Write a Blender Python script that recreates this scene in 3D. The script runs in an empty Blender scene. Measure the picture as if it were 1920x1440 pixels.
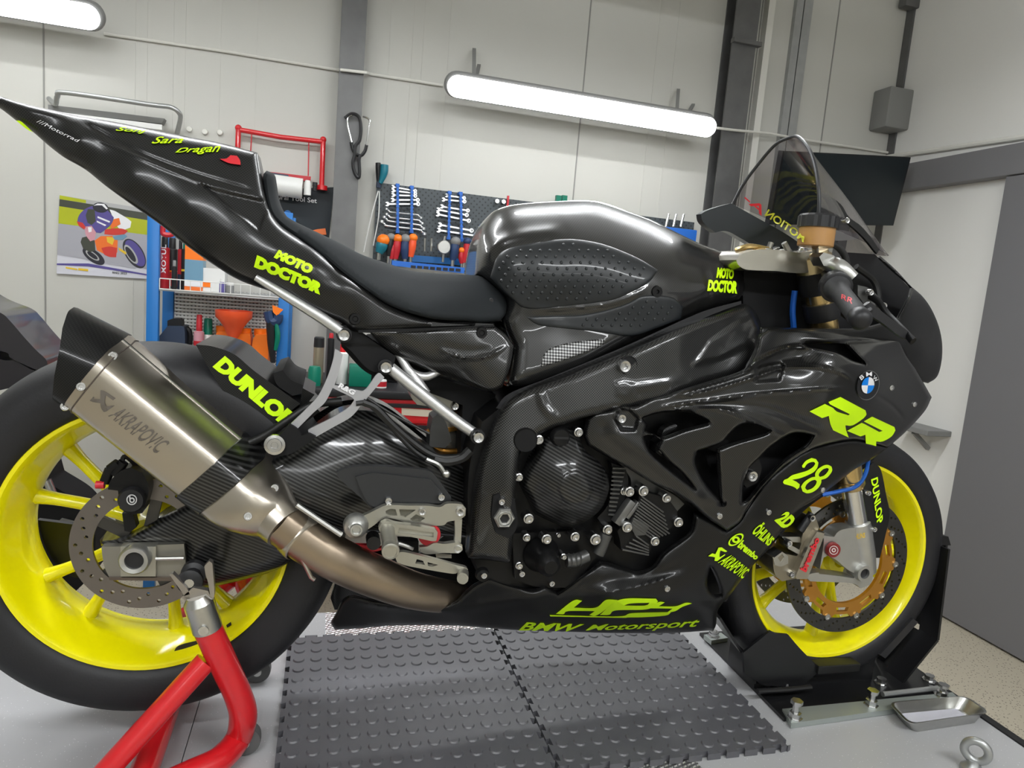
import bpy, bmesh, math, random
import numpy as np
from mathutils import Vector, Matrix
from mathutils.geometry import delaunay_2d_cdt
random.seed(7)
SC = bpy.context.scene
COL = SC.collection
PI = math.pi
# ------------------------------------------------------------------ camera model (metres; bike axis = X, up = Z)
CP = Vector((0.27776, -1.34440, 0.47877))
CR = Vector((0.96483758, -0.24954878, 0.08254599))
CU = Vector((-0.04509142, 0.15224627, 0.98731344))
CF = Vector((0.25895019, 0.95631923, -0.13564041))
FPX = 1320.0

def ray(p):
    return CF + CR * ((p[0] - 960) / FPX) + CU * ((720 - p[1]) / FPX)
def Y(px, py, y):
    d = ray((px, py)); return CP + d * ((y - CP.y) / d.y)
def Z(px, py, z):
    d = ray((px, py)); return CP + d * ((z - CP.z) / d.z)
def X(px, py, x):
    d = ray((px, py)); return CP + d * ((x - CP.x) / d.x)
def C(ox, oy, s, pts):
    """crop pixels -> photo pixels"""
    return [(ox + p[0] / s, oy + p[1] / s) for p in pts]

# ------------------------------------------------------------------ materials
def nt(name):
    m = bpy.data.materials.new(name); m.use_nodes = True
    return m, m.node_tree.nodes, m.node_tree.links, m.node_tree.nodes['Principled BSDF']
def M(name, col, rough=.5, metal=0., coat=0., emit=0., spec=.5, noise=0., nscale=40., bump=0., bscale=200., alpha=1., trans=0., ior=1.45):
    m, N, L, b = nt(name)
    c = (col[0], col[1], col[2], 1)
    b.inputs['Base Color'].default_value = c
    b.inputs['Roughness'].default_value = rough
    b.inputs['Metallic'].default_value = metal
    b.inputs['Coat Weight'].default_value = coat
    b.inputs['Coat Roughness'].default_value = .06
    b.inputs['Specular IOR Level'].default_value = spec
    b.inputs['Transmission Weight'].default_value = trans
    b.inputs['IOR'].default_value = ior
    if emit:
        b.inputs['Emission Color'].default_value = c; b.inputs['Emission Strength'].default_value = emit
    if noise or bump:
        tc = N.new('ShaderNodeTexCoord')
        n = N.new('ShaderNodeTexNoise'); n.inputs['Scale'].default_value = nscale; n.inputs['Detail'].default_value = 4
        L.new(tc.outputs['Object'], n.inputs['Vector'])
        if noise:
            mx = N.new('ShaderNodeMix'); mx.data_type = 'RGBA'
            mx.inputs[6].default_value = tuple(v * (1 - noise) for v in col) + (1,)
            mx.inputs[7].default_value = tuple(min(1, v * (1 + noise)) for v in col) + (1,)
            L.new(n.outputs['Fac'], mx.inputs[0]); L.new(mx.outputs[2], b.inputs['Base Color'])
        if bump:
            n2 = N.new('ShaderNodeTexNoise'); n2.inputs['Scale'].default_value = bscale
            L.new(tc.outputs['Object'], n2.inputs['Vector'])
            bp = N.new('ShaderNodeBump'); bp.inputs['Strength'].default_value = bump; bp.inputs['Distance'].default_value = .002
            L.new(n2.outputs['Fac'], bp.inputs['Height']); L.new(bp.outputs['Normal'], b.inputs['Normal'])
    return m
def math_node(N, L, op, a, b=None):
    n = N.new('ShaderNodeMath'); n.operation = op
    for i, v in enumerate((a, b)):
        if v is None: continue
        if isinstance(v, (int, float)): n.inputs[i].default_value = v
        else: L.new(v, n.inputs[i])
    return n.outputs[0]
def carbon(name, pitch=.0042, lo=.012, hi=.075, ang=0., coat=.8, rough=.42, twill=False, crough=.12, p0=.35, p1=.8, metal=.55):
    m, N, L, b = nt(name)
    tc = N.new('ShaderNodeTexCoord'); mp = N.new('ShaderNodeMapping')
    mp.inputs['Rotation'].default_value = (0, ang, 0)
    L.new(tc.outputs['Object'], mp.inputs['Vector'])
    sp = N.new('ShaderNodeSeparateXYZ'); L.new(mp.outputs[0], sp.inputs[0])
    k = 2 * PI / pitch / (1 if not twill else 1)
    u = math_node(N, L, 'MULTIPLY', sp.outputs[0], k); v = math_node(N, L, 'MULTIPLY', sp.outputs[2], k)
    if twill:
        w = math_node(N, L, 'ADD', math_node(N, L, 'MULTIPLY', u, .5), math_node(N, L, 'MULTIPLY', v, .5))
        h = math_node(N, L, 'SINE', w)
        h2 = math_node(N, L, 'SINE', math_node(N, L, 'SUBTRACT', math_node(N, L, 'MULTIPLY', u, 1.5), math_node(N, L, 'MULTIPLY', v, 1.5)))
        h = math_node(N, L, 'ADD', h, math_node(N, L, 'MULTIPLY', h2, .25))
    else:
        h = math_node(N, L, 'MULTIPLY', math_node(N, L, 'SINE', u), math_node(N, L, 'SINE', v))
    f = math_node(N, L, 'ADD', math_node(N, L, 'MULTIPLY', h, .5), .5)
    r = N.new('ShaderNodeValToRGB'); r.color_ramp.elements[0].position = p0; r.color_ramp.elements[1].position = p1
    r.color_ramp.elements[0].color = (lo, lo, lo * 1.05, 1); r.color_ramp.elements[1].color = (hi, hi, hi * 1.0, 1)
    L.new(f, r.inputs[0]); L.new(r.outputs[0], b.inputs['Base Color'])
    b.inputs['Metallic'].default_value = metal; b.inputs['Roughness'].default_value = rough
    b.inputs['Coat Weight'].default_value = coat; b.inputs['Coat Roughness'].default_value = crough
    return m

# ------------------------------------------------------------------ objects
def tag(o, label=None, cat=None, group=None, kind=None):
    if label: o['label'] = label
    if cat: o['category'] = cat
    if group: o['group'] = group
    if kind: o['kind'] = kind
    return o
def empty(name, loc, label=None, cat=None, group=None, kind=None):
    o = bpy.data.objects.new(name, None); COL.objects.link(o); o.location = loc; o.empty_display_size = .05
    return tag(o, label, cat, group, kind)
_WM = {}
def wm(o):
    """rest matrix of an object made here"""
    m = Matrix.LocRotScale(o.location, o.rotation_euler, o.scale)
    return m if o.parent is None else wm(o.parent) @ o.matrix_parent_inverse @ m
def adopt(o, parent):
    o.parent = parent
    o.matrix_parent_inverse = wm(parent).inverted()
    return o
def link(name, me, mat, parent=None, smooth=40, label=None, cat=None, group=None, kind=None):
    if isinstance(me, bmesh.types.BMesh):
        bm = me; me = bpy.data.meshes.new(name); bm.normal_update(); bm.to_mesh(me); bm.free()
    o = bpy.data.objects.new(name, me); COL.objects.link(o)
    for mm in (mat if isinstance(mat, (list, tuple)) else [mat]): me.materials.append(mm)
    if smooth:
        me.polygons.foreach_set('use_smooth', [True] * len(me.polygons))
        try: me.set_sharp_from_angle(angle=math.radians(smooth))
        except Exception: pass
    # put the origin in the middle of the thing
    if parent is None and len(me.vertices):
        co = np.empty(len(me.vertices) * 3); me.vertices.foreach_get('co', co); co = co.reshape(-1, 3)
        c = Vector(((co[:, 0].min() + co[:, 0].max()) / 2, (co[:, 1].min() + co[:, 1].max()) / 2, co[:, 2].min()))
        me.transform(Matrix.Translation(-c)); o.location = c
    if parent is not None: adopt(o, parent)
    return tag(o, label, cat, group, kind)
def copy_tree(o, parent=None):
    c = o.copy(); COL.objects.link(c)
    if parent is not None:
        c.parent = parent; c.matrix_parent_inverse = o.matrix_parent_inverse.copy()
    for ch in [k for k in bpy.data.objects if k.parent == o]: copy_tree(ch, c)
    return c

# ------------------------------------------------------------------ shapes (all add to a bmesh)
def B(): return bmesh.new()
def frame_from(axis, up=(0, 0, 1)):
    a = Vector(axis).normalized(); u = Vector(up)
    if abs(a.dot(u)) > .98: u = Vector((1, 0, 0))
    x = u.cross(a).normalized(); y = a.cross(x)
    return Matrix((x, y, a)).transposed()
def box(bm, lo, hi, mat=None, bev=0.):
    c = [(a + b) / 2 for a, b in zip(lo, hi)]; s = [abs(b - a) for a, b in zip(lo, hi)]
    r = bmesh.ops.create_cube(bm, size=1, matrix=Matrix.Translation(c) @ Matrix.Diagonal((*s, 1)))
    vs = r['verts']
    if bev:
        es = list({e for v in vs for e in v.link_edges})
        rr = bmesh.ops.bevel(bm, geom=es, offset=bev, segments=2, affect='EDGES', profile=.5)
        vs = list({v for f in rr['faces'] for v in f.verts} | {v for v in vs if v.is_valid})
    if mat is not None: bmesh.ops.transform(bm, matrix=mat, verts=vs)
    return vs
def bar(bm, p, q, w, h, up=(0, 0, 1), bev=0.):
    """box section between two points"""
    p = Vector(p); q = Vector(q); R = frame_from(q - p, up).to_4x4()
    return box(bm, (-w / 2, -h / 2, 0), (w / 2, h / 2, (q - p).length), Matrix.Translation(p) @ R, bev)
def cyl(bm, p, q, r, r2=None, n=20, cap=True):
    p = Vector(p); q = Vector(q); r2 = r if r2 is None else r2
    R = frame_from(q - p); a = []; b = []
    for i in range(n):
        t = 2 * PI * i / n; d = R @ Vector((math.cos(t), math.sin(t), 0))
        a.append(bm.verts.new(p + d * r)); b.append(bm.verts.new(q + d * r2))
    for i in range(n): bm.faces.new((a[i], a[(i + 1) % n], b[(i + 1) % n], b[i]))
    if cap:
        bm.faces.new(a[::-1]); bm.faces.new(b)
def lathe(bm, prof, c, axis=(0, 1, 0), n=48, closed=False):
    """profile [(r, t)] turned about axis through c"""
    c = Vector(c); R = frame_from(axis); a = Vector(axis).normalized(); rings = []
    for r, t in prof:
        if r < 1e-5: rings.append([bm.verts.new(c + a * t)]); continue
        rings.append([bm.verts.new(c + a * t + R @ Vector((math.cos(2 * PI * i / n) * r, math.sin(2 * PI * i / n) * r, 0))) for i in range(n)])
    pairs = list(zip(rings, rings[1:])) + ([(rings[-1], rings[0])] if closed else [])
    for p, q in pairs:
        for i in range(n):
            j = (i + 1) % n
            if len(p) == 1 and len(q) == 1: continue
            if len(p) == 1: bm.faces.new((p[0], q[j], q[i]))
            elif len(q) == 1: bm.faces.new((p[i], p[j], q[0]))
            else: bm.faces.new((p[i], p[j], q[j], q[i]))
    bmesh.ops.recalc_face_normals(bm, faces=bm.faces)
def cr(pts, per=6, closed=False):
    """Catmull-Rom through 3D points"""
    P = [Vector(p) for p in pts]; n = len(P); out = []
    if n < 3 and not closed: return P
    for i in range(n if closed else n - 1):
        p0 = P[(i - 1) % n] if closed or i > 0 else P[0] * 2 - P[1]
        p1 = P[i]; p2 = P[(i + 1) % n]
        p3 = P[(i + 2) % n] if closed or i + 2 < n else P[-1] * 2 - P[-2]
        for k in range(per):
            t = k / per
            out.append(.5 * ((2 * p1) + (p2 - p0) * t + (2 * p0 - 5 * p1 + 4 * p2 - p3) * t * t + (3 * p1 - p0 - 3 * p2 + p3) * t ** 3))
    if not closed: out.append(P[-1])
    return out
def tube(bm, pts, r, n=10, smooth=6, closed=False, flat=1.):
    """swept tube; r a number or one per control point"""
    P = [Vector(p) for p in pts]
    rs = r if isinstance(r, (list, tuple)) else [r] * len(P)
    if smooth and len(P) > 2:
        R3 = [Vector((q, 0, 0)) for q in rs]
        P = cr(P, smooth, closed); rs = [v.x for v in cr(R3, smooth, closed)]
    rings = []; up = None; m = len(P)
    for i, p in enumerate(P):
        if closed: t = P[(i + 1) % m] - P[i - 1]
        else: t = P[min(i + 1, m - 1)] - P[max(i - 1, 0)]
        t.normalize()
        if up is None:
            up = Vector((0, 0, 1)) if abs(t.z) < .9 else Vector((1, 0, 0))
        u = (up - t * up.dot(t)).normalized(); up = u; w = t.cross(u)
        rings.append([bm.verts.new(p + (u * math.cos(2 * PI * k / n) + w * math.sin(2 * PI * k / n) * flat) * rs[i]) for k in range(n)])
    for a, b in list(zip(rings, rings[1:])) + ([(rings[-1], rings[0])] if closed else []):
        for k in range(n): bm.faces.new((a[k], a[(k + 1) % n], b[(k + 1) % n], b[k]))
    if not closed:
        bm.faces.new(rings[0][::-1]); bm.faces.new(rings[-1])
def ball(bm, c, r, sx=1, sy=1, sz=1, n=12):
    bmesh.ops.create_uvsphere(bm, u_segments=n, v_segments=max(6, n // 2), radius=1, matrix=Matrix.Translation(c) @ Matrix.Diagonal((r * sx, r * sy, r * sz, 1)))
def circ(c, r, n=16, sx=1., sy=1., a0=0.):
    return [(c[0] + r * sx * math.cos(a0 + 2 * PI * i / n), c[1] + r * sy * math.sin(a0 + 2 * PI * i / n)) for i in range(n)]

# ---- 2D polygons
def area2(p): return sum(p[i - 1][0] * p[i][1] - p[i][0] * p[i - 1][1] for i in range(len(p))) / 2
def inside_mask(P, poly):
    x = P[:, 0]; y = P[:, 1]; r = np.zeros(len(P), bool)
    for i in range(len(poly)):
        (x1, y1), (x2, y2) = poly[i - 1], poly[i]
        if y1 == y2: continue
        c = ((y1 > y) != (y2 > y)) & (x < (x2 - x1) * (y - y1) / (y2 - y1) + x1)
        r ^= c
    return r
def dist_poly(P, poly, closed=True):
    d = np.full(len(P), 1e9)
    for i in range(0 if closed else 1, len(poly)):
        a = np.array(poly[i - 1][:2], float); b = np.array(poly[i][:2], float); ab = b - a; l2 = ab @ ab
        if l2 < 1e-12: continue
        t = np.clip(((P - a) @ ab) / l2, 0, 1)
        d = np.minimum(d, np.hypot(*(P - a - t[:, None] * ab).T))
    return d
def smooth2(pts, step, corner=38):
    """closed outline -> smooth between corners, resampled to step"""
    n = len(pts); P = [Vector((p[0], p[1])) for p in pts]; cor = []
    for i in range(n):
        a = P[i] - P[i - 1]; b = P[(i + 1) % n] - P[i]
        cor.append(len(pts[i]) > 2 or (a.length > 0 and b.length > 0 and abs(a.angle_signed(b)) > math.radians(corner)))
    out = []
    for i in range(n):
        p1, p2 = P[i], P[(i + 1) % n]
        p0 = P[i - 1] if not cor[i] else p1 * 2 - p2
        p3 = P[(i + 2) % n] if not cor[(i + 1) % n] else p2 * 2 - p1
        k = max(1, int(round((p2 - p1).length / step)))
        for j in range(k):
            t = j / k
            q = .5 * ((2 * p1) + (p2 - p0) * t + (2 * p0 - 5 * p1 + 4 * p2 - p3) * t * t + (3 * p1 - p0 - 3 * p2 + p3) * t ** 3)
            out.append((q.x, q.y))
    return out
def cdt(outer, holes=(), extra=()):
    vs = [Vector(p[:2]) for p in outer]; es = [(i, (i + 1) % len(outer)) for i in range(len(outer))]
    for h in holes:
        o = len(vs); vs += [Vector(p[:2]) for p in h]; es += [(o + i, o + (i + 1) % len(h)) for i in range(len(h))]
    vs += [Vector(p[:2]) for p in extra]
    v, e, f, *_ = delaunay_2d_cdt(vs, es, [], 0, 1e-7)
    V = np.array([(p.x, p.y) for p in v]); F = [t for t in f]
    cen = np.array([V[list(t)].mean(0) for t in F])
    ok = inside_mask(cen, [p[:2] for p in outer])
    for h in holes: ok &= ~inside_mask(cen, [p[:2] for p in h])
    F = [t for t, k in zip(F, ok) if k]
    return V, F
def extrude_faces(bm, A, Bk, F):
    """front points A, back points Bk, triangles F -> closed solid"""
    va = [bm.verts.new(p) for p in A]; vb = [bm.verts.new(p) for p in Bk]
    cnt = {}
    for t in F:
        for i in range(len(t)):
            k = (t[i], t[(i + 1) % len(t)]); cnt[k] = cnt.get(k, 0) + 1
    new = []
    for t in F:
        new.append(bm.faces.new([va[i] for i in t])); new.append(bm.faces.new([vb[i] for i in reversed(t)]))
    for (a, b) in cnt:
        if (b, a) not in cnt:
            try: new.append(bm.faces.new((va[b], va[a], vb[a], vb[b])))
            except ValueError: pass
    used = {v for f in new for v in f.verts}
    for v in va + vb:
        if v not in used: bm.verts.remove(v)
    bmesh.ops.recalc_face_normals(bm, faces=new)
def plate(bm, outer, holes, mtx, t0, t1, step=None):
    """flat polygon (local xy) extruded along local z from t0 to t1"""
    if step: outer = smooth2(outer, step)
    V, F = cdt(outer, holes)
    extrude_faces(bm, [mtx @ Vector((x, y, t1)) for x, y in V], [mtx @ Vector((x, y, t0)) for x, y in V], F)
def pxplate(bm, outer, y, th, holes=(), step=4, corner=38):
    """side plate traced in photo pixels, standing at depth y, th thick (away from the viewer)"""
    V, F = cdt(smooth2(outer, step, corner) if step else outer, [smooth2(h, step, corner) if step else h for h in holes])
    fn = y if callable(y) else (lambda a, b: y)
    A = [Y(px, py, fn(px, py)) for px, py in V]
    extrude_faces(bm, A, [p + Vector((0, th, 0)) for p in A], F)
class Surf:
    """thin plate spline y(px, py) through control points, with raised lines"""
    def __init__(s, ctrl, lines=(), reg=1e-4):
        c = np.array([q[:2] for q in ctrl], float) / 500; v = np.array([q[2] for q in ctrl], float)
        n = len(c); s.c = c; A = np.zeros((n + 3, n + 3))
        A[:n, :n] = s.k(c, c) + np.eye(n) * reg; A[:n, n] = 1; A[:n, n + 1:] = c; A[n, :n] = 1; A[n + 1:, :n] = c.T
        s.w = np.linalg.lstsq(A, np.concatenate([v, [0, 0, 0]]), rcond=None)[0]
        s.lo = v.min() - .02; s.hi = v.max() + .02
        s.lines = [([(p.x, p.y) for p in cr([(q[0], q[1], 0) for q in pl], 6)] if kind == 'r' and len(pl) > 2 else pl, h, w, kind) for pl, h, w, kind in lines]
    def k(s, a, b):
        d = np.hypot(a[:, None, 0] - b[None, :, 0], a[:, None, 1] - b[None, :, 1])
        return np.where(d > 1e-9, d * d * np.log(d + 1e-12), 0)
    def __call__(s, px, py):
        return float(s.many(np.array([[px, py]], float))[0])
    def many(s, P):
        q = P / 500; n = len(s.c)
        y = s.k(q, s.c) @ s.w[:n] + s.w[n] + q @ s.w[n + 1:]
        y = np.clip(y, s.lo, s.hi)
        for pl, h, w, kind in s.lines:
            if kind == 'r':                       # ridge (h > 0 comes out) or groove (h < 0)
                e0 = np.array(pl[0]); e1 = np.array(pl[-1]); L = np.hypot(*(e1 - e0)); fd = np.clip(np.minimum(np.hypot(*(P - e0).T), np.hypot(*(P - e1).T)) / min(L * .3, 40), 0, 1)
                y = y - h * np.exp(-(dist_poly(P, pl, False) / w) ** 2) * fd * fd * (3 - 2 * fd)
            elif kind == 'p':                     # pressed area: polygon set in by -h / out by h over width w
                d = dist_poly(P, pl); ins = inside_mask(P, pl); sd = np.where(ins, d, -d)
                t = np.clip(sd / w * .5 + .5, 0, 1); y = y - h * t * t * (3 - 2 * t)
            elif kind == 's':                     # step: the side to the right of the line is set out by h, fading after len
                d = dist_poly(P, pl, False); sg = np.zeros(len(P)); best = np.full(len(P), 1e9)
                for i in range(1, len(pl)):
                    a = np.array(pl[i - 1], float); b = np.array(pl[i], float); ab = b - a
                    t = np.clip(((P - a) @ ab) / (ab @ ab), 0, 1); qd = np.hypot(*(P - a - t[:, None] * ab).T)
                    cz = ab[0] * (P[:, 1] - a[1]) - ab[1] * (P[:, 0] - a[0])
                    m = qd < best; best[m] = qd[m]; sg[m] = np.sign(cz[m])
                sd = d * sg; f = np.clip(sd / w * .5 + .5, 0, 1); fade = np.exp(-np.clip(sd, 0, None) / (w * 6))
                y = y - h * f * f * (3 - 2 * f) * fade
        return y
def patch(name, outline, surf, mat, parent, step=6., roll=.010, rollpx=12., mode='thick', th=.004, holes=(), mirror=True, corner=38, smooth=50, label=None, inset=True):
    """a moulded panel: outline in photo pixels, depth from surf, edges rolled back; closed to its mirror twin or a shell"""
    ol = smooth2(outline, step, corner); hs = [smooth2(h, step, corner) for h in holes]
    xs = [p[0] for p in ol]; ys = [p[1] for p in ol]
    gx, gy = np.meshgrid(np.arange(min(xs), max(xs), step), np.arange(min(ys), max(ys), step))
    gx[1::2] += step / 2
    P = np.column_stack([gx.ravel(), gy.ravel()])
    def bd(Q):
        d = dist_poly(Q, ol)
        for h in hs: d = np.minimum(d, dist_poly(Q, h))
        return d
    def inn(Q):
        k = inside_mask(Q, ol)
        for h in hs: k &= ~inside_mask(Q, h)
        return k
    P = P[inn(P)]; d = bd(P)
    ex = P[d > max(step * .6, rollpx * .9 if roll else 0)]
    if roll:
        rows = []
        for lp in [ol] + hs:
            s = 1 if area2(lp) > 0 else -1
            if lp is not ol: s = -s
            for fr in (.12, .4, .8):
                for i in range(len(lp)):
                    t = Vector(lp[(i + 1) % len(lp)]) - Vector(lp[i - 1])
                    if t.length < 1e-6: continue
                    nrm = Vector((-t.y, t.x)).normalized() * s
                    rows.append((lp[i][0] + nrm.x * rollpx * fr, lp[i][1] + nrm.y * rollpx * fr, rollpx * fr))
        R = np.array(rows); k = inn(R[:, :2]) & (bd(R[:, :2]) > R[:, 2] * .93)
        ex = np.concatenate([ex, R[k][:, :2]])
    V, F = cdt(ol, hs, [tuple(p) for p in ex])
    yv = surf.many(V)
    if roll:
        q = np.clip(bd(V) / rollpx, 0, 1); yv = yv + roll * (1 - np.sqrt(np.clip(1 - (1 - q) ** 2, 0, 1)))
    A = [Y(V[i, 0], V[i, 1], yv[i]) for i in range(len(V))]
    bm = B()
    if mode == 'close':
        extrude_faces(bm, A, [Vector((p.x, max(-p.y, p.y + .004), p.z)) for p in A], F)
    else:
        extrude_faces(bm, A, [p + Vector((0, th, 0)) for p in A], F)
        if mirror:
            b2 = B(); extrude_faces(b2, [Vector((p.x, -p.y, p.z)) for p in A], [Vector((p.x, -p.y - th, p.z)) for p in A], [t[::-1] for t in F]); link(name, b2, mat, parent, smooth)
    return link(name, bm, mat, parent, smooth, label)

from mathutils.bvhtree import BVHTree
_BV = {}
def hit(o, px, py):
    """point of a made part that the viewer's ray meets"""
    if o.name not in _BV: _BV[o.name] = BVHTree.FromPolygons([v.co.copy() for v in o.data.vertices], [tuple(p.vertices) for p in o.data.polygons])
    r = _BV[o.name].ray_cast(CP, ray((px, py)).normalized())
    return r[0] if r[0] is not None else Y(px, py, -.2)
# ---- lettering
def text_mesh(s, bold=0., shear=0., space=1.):
    cu = bpy.data.curves.new('t', 'FONT'); cu.body = s; cu.size = 1; cu.offset = bold; cu.shear = shear; cu.space_character = space
    cu.resolution_u = 3; cu.fill_mode = 'FRONT'
    o = bpy.data.objects.new('t', cu); COL.objects.link(o)
    dg = bpy.context.evaluated_depsgraph_get(); me = bpy.data.meshes.new_from_object(o.evaluated_get(dg))
    bpy.data.objects.remove(o); bpy.data.curves.remove(cu)
    V = np.array([v.co[:2] for v in me.vertices]); F = [tuple(p.vertices) for p in me.polygons]
    bpy.data.meshes.remove(me)
    V = (V - V.min(0)) / (V.max(0) - V.min(0))
    return V, F
def letter(name, s, quad, surf, mat, parent, bold=0., shear=0., lift=.0018, space=1., at=None, bm=None, arc=0.):
    """text in a pixel quad (TL, TR, BR, BL) lying on surf (number = depth y), or on points given by at(px, py)"""
    V, F = text_mesh(s, bold, shear, space)
    TL, TR, BR, BL = [np.array(q, float) for q in quad]
    u = V[:, :1]; v = V[:, 1:] + arc * (1 - (2 * V[:, :1] - 1) ** 2)
    P = (1 - v) * ((1 - u) * BL + u * BR) + v * ((1 - u) * TL + u * TR)
    return sticker(name, P, F, surf, mat, parent, lift, at, bm)
def sticker(name, P, F, surf, mat, parent, lift=.0018, at=None, bm=None):
    own = bm is None; bm = bm or B()
    if at: A = [at(p[0], p[1]) for p in P]
    else:
        ys = surf.many(np.array(P)) if isinstance(surf, Surf) else [surf] * len(P)
        A = [Y(p[0], p[1], y) for p, y in zip(P, ys)]
    A2 = [a + (CP - a).normalized() * lift for a in A]; B2 = [a + (CP - a).normalized() * (-.0005) for a in A]
    extrude_faces(bm, A2, B2, F)
    if own: return link(name, bm, mat, parent, 0)
def shape(name, polys, surf, mat, parent, lift=.0018, at=None, bm=None, step=4):
    own = bm is None; bm = bm or B()
    for pl in polys:
        outer, holes = (pl, ()) if not isinstance(pl, dict) else (pl['o'], pl['h'])
        xs = [p[0] for p in outer]; ys = [p[1] for p in outer]
        V, F = cdt(smooth2(outer, step), [smooth2(h, step) for h in holes])
        sticker(name, V, F, surf, mat, None, lift, at, bm)
    if own: return link(name, bm, mat, parent, 0)
LAMP = 16.0
FILLC = 66.0
FILLR = 60.0
OVERHEAD = [((-1.3, -1.9, 1.75), (.2, -1.9, 1.75)), ((.9, -1.9, 1.75), (2.4, -1.9, 1.75)), ((-1.3, .9, 1.95), (.2, .9, 1.95)), ((.7, .9, 1.95), (2.2, .9, 1.95))]  # unseen lamps; front pair assumed from reflections, rear pair added to brighten floor and wall
EXPO = 0.0
# ================================================================== materials
mWall = M('painted_panel', (.56, .555, .515), .55, bump=.05, bscale=30, noise=.03, nscale=1.5)
mWallD = M('panel_joint', (.28, .275, .26), .6)
mWallL = M('pale_trim', (.72, .71, .66), .5)
mSteel = M('dull_column_steel', (.15, .15, .15), .5, .6, noise=.2, nscale=14)
mGalv = M('galvanised', (.42, .43, .43), .4, .75, noise=.15, nscale=20)
mGrey = M('grey_plastic', (.22, .22, .215), .5)
mDoor = M('slate_door', (.155, .153, .16), .45)
mBeam = M('slate_beam', (.16, .158, .165), .5)
mWhite = M('white_plastic', (.75, .75, .73), .4)
mBlk = M('black_plastic', (.012, .012, .0135), .45)
mBlkM = M('black_matte', (.006, .006, .0065), .7, spec=.3)
mRub = M('rubber', (.028, .028, .03), .62, bump=.15, bscale=350)
mRed = M('red_paint', (.62, .012, .018), .28, coat=.5)
mRedD = M('red_plastic', (.5, .02, .03), .4)
mBlue = M('blue_paint', (.015, .16, .48), .38)
mBlueL = M('blue_holder', (.02, .14, .55), .4)
mOrg = M('orange_plastic', (.95, .2, .01), .4)
mOrgR = M('orange_red_plastic', (.85, .1, .03), .35)
mGrn = M('green_plastic', (.0, .16, .1), .4)
mTeal = M('teal_plastic', (.01, .16, .22), .4)
mNavy = M('navy_plastic', (.03, .045, .08), .4)
mChrome = M('chrome', (.7, .7, .7), .18, 1.)
mSS = M('stainless', (.52, .52, .5), .3, 1., noise=.1, nscale=60)
mBolt = M('bolt_steel', (.6, .6, .6), .25, 1.)
mBeige = M('champagne_metal', (.42, .36, .27), .35, .8)
mScreen = M('screen_glass', (.009, .014, .017), .35)
mLampOn = M('lit_diffuser', (.97, .99, 1), .5, emit=LAMP)
mFillR = M('lit_rear_fill', (.96, .985, 1), .5, emit=FILLR)
mFillC = M('lit_front_fill', (.96, .985, 1), .5, emit=FILLC)
mPoster = {k: M('print_' + k, v, .35) for k, v in dict(sky=(.42, .42, .42), dark=(.06, .065, .05), lime=(.42, .46, .02), road=(.38, .38, .42), kerb=(.62, .62, .68), purp=(.1, .08, .28), orange=(.8, .17, .03), red=(.6, .05, .04), white=(.8, .8, .82), black=(.03, .03, .04), pink=(.6, .3, .35), yel=(.75, .5, .04), sk=(.15, .3, .42)).items()}

def speckle(name, base, dots, scale, thr):
    m, N, L, b = nt(name)
    tc = N.new('ShaderNodeTexCoord'); v = N.new('ShaderNodeTexVoronoi'); v.inputs['Scale'].default_value = scale
    L.new(tc.outputs['Object'], v.inputs['Vector'])
    r = N.new('ShaderNodeValToRGB'); r.color_ramp.interpolation = 'LINEAR'
    r.color_ramp.elements[0].position = thr; r.color_ramp.elements[0].color = (*dots, 1)
    r.color_ramp.elements[1].position = thr + .06; r.color_ramp.elements[1].color = (*base, 1)
    L.new(v.outputs['Distance'], r.inputs[0])
    n = N.new('ShaderNodeTexNoise'); n.inputs['Scale'].default_value = scale * .6; L.new(tc.outputs['Object'], n.inputs['Vector'])
    mx = N.new('ShaderNodeMix'); mx.data_type = 'RGBA'; mx.inputs[0].default_value = .25
    L.new(r.outputs[0], mx.inputs[6]); L.new(n.outputs['Color'], mx.inputs[7])
    mx2 = N.new('ShaderNodeMix'); mx2.data_type = 'RGBA'; mx2.blend_type = 'MULTIPLY'; mx2.inputs[0].default_value = .0
    L.new(r.outputs[0], mx2.inputs[6]); L.new(mx.outputs[2], mx2.inputs[7]); L.new(mx2.outputs[2], b.inputs['Base Color'])
    b.inputs['Roughness'].default_value = .35
    return m
mFloor = speckle('speckled_epoxy', (.5, .45, .35), (.16, .13, .1), 75, .2)
mDeck = speckle('grey_grit_sheet', (.4, .4, .41), (.75, .75, .75), 130, .06)

def treadmat():
    m, N, L, b = nt('chequer_plate')
    tc = N.new('ShaderNodeTexCoord'); sp = N.new('ShaderNodeSeparateXYZ'); L.new(tc.outputs['Object'], sp.inputs[0])
    k = 2 * PI / .028
    a = math_node(N, L, 'MULTIPLY', sp.outputs[0], k); c = math_node(N, L, 'MULTIPLY', sp.outputs[1], k)
    u = math_node(N, L, 'SINE', math_node(N, L, 'ADD', a, c)); v = math_node(N, L, 'SINE', math_node(N, L, 'SUBTRACT', math_node(N, L, 'MULTIPLY', a, 2.), math_node(N, L, 'MULTIPLY', c, 2.)))
    h = math_node(N, L, 'MULTIPLY', u, v)
    bp = N.new('ShaderNodeBump'); bp.inputs['Strength'].default_value = .8; bp.inputs['Distance'].default_value = .003
    L.new(h, bp.inputs['Height']); L.new(bp.outputs['Normal'], b.inputs['Normal'])
    b.inputs['Base Color'].default_value = (.7, .7, .7, 1); b.inputs['Metallic'].default_value = .9; b.inputs['Roughness'].default_value = .3
    return m
mTread = treadmat()

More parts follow.
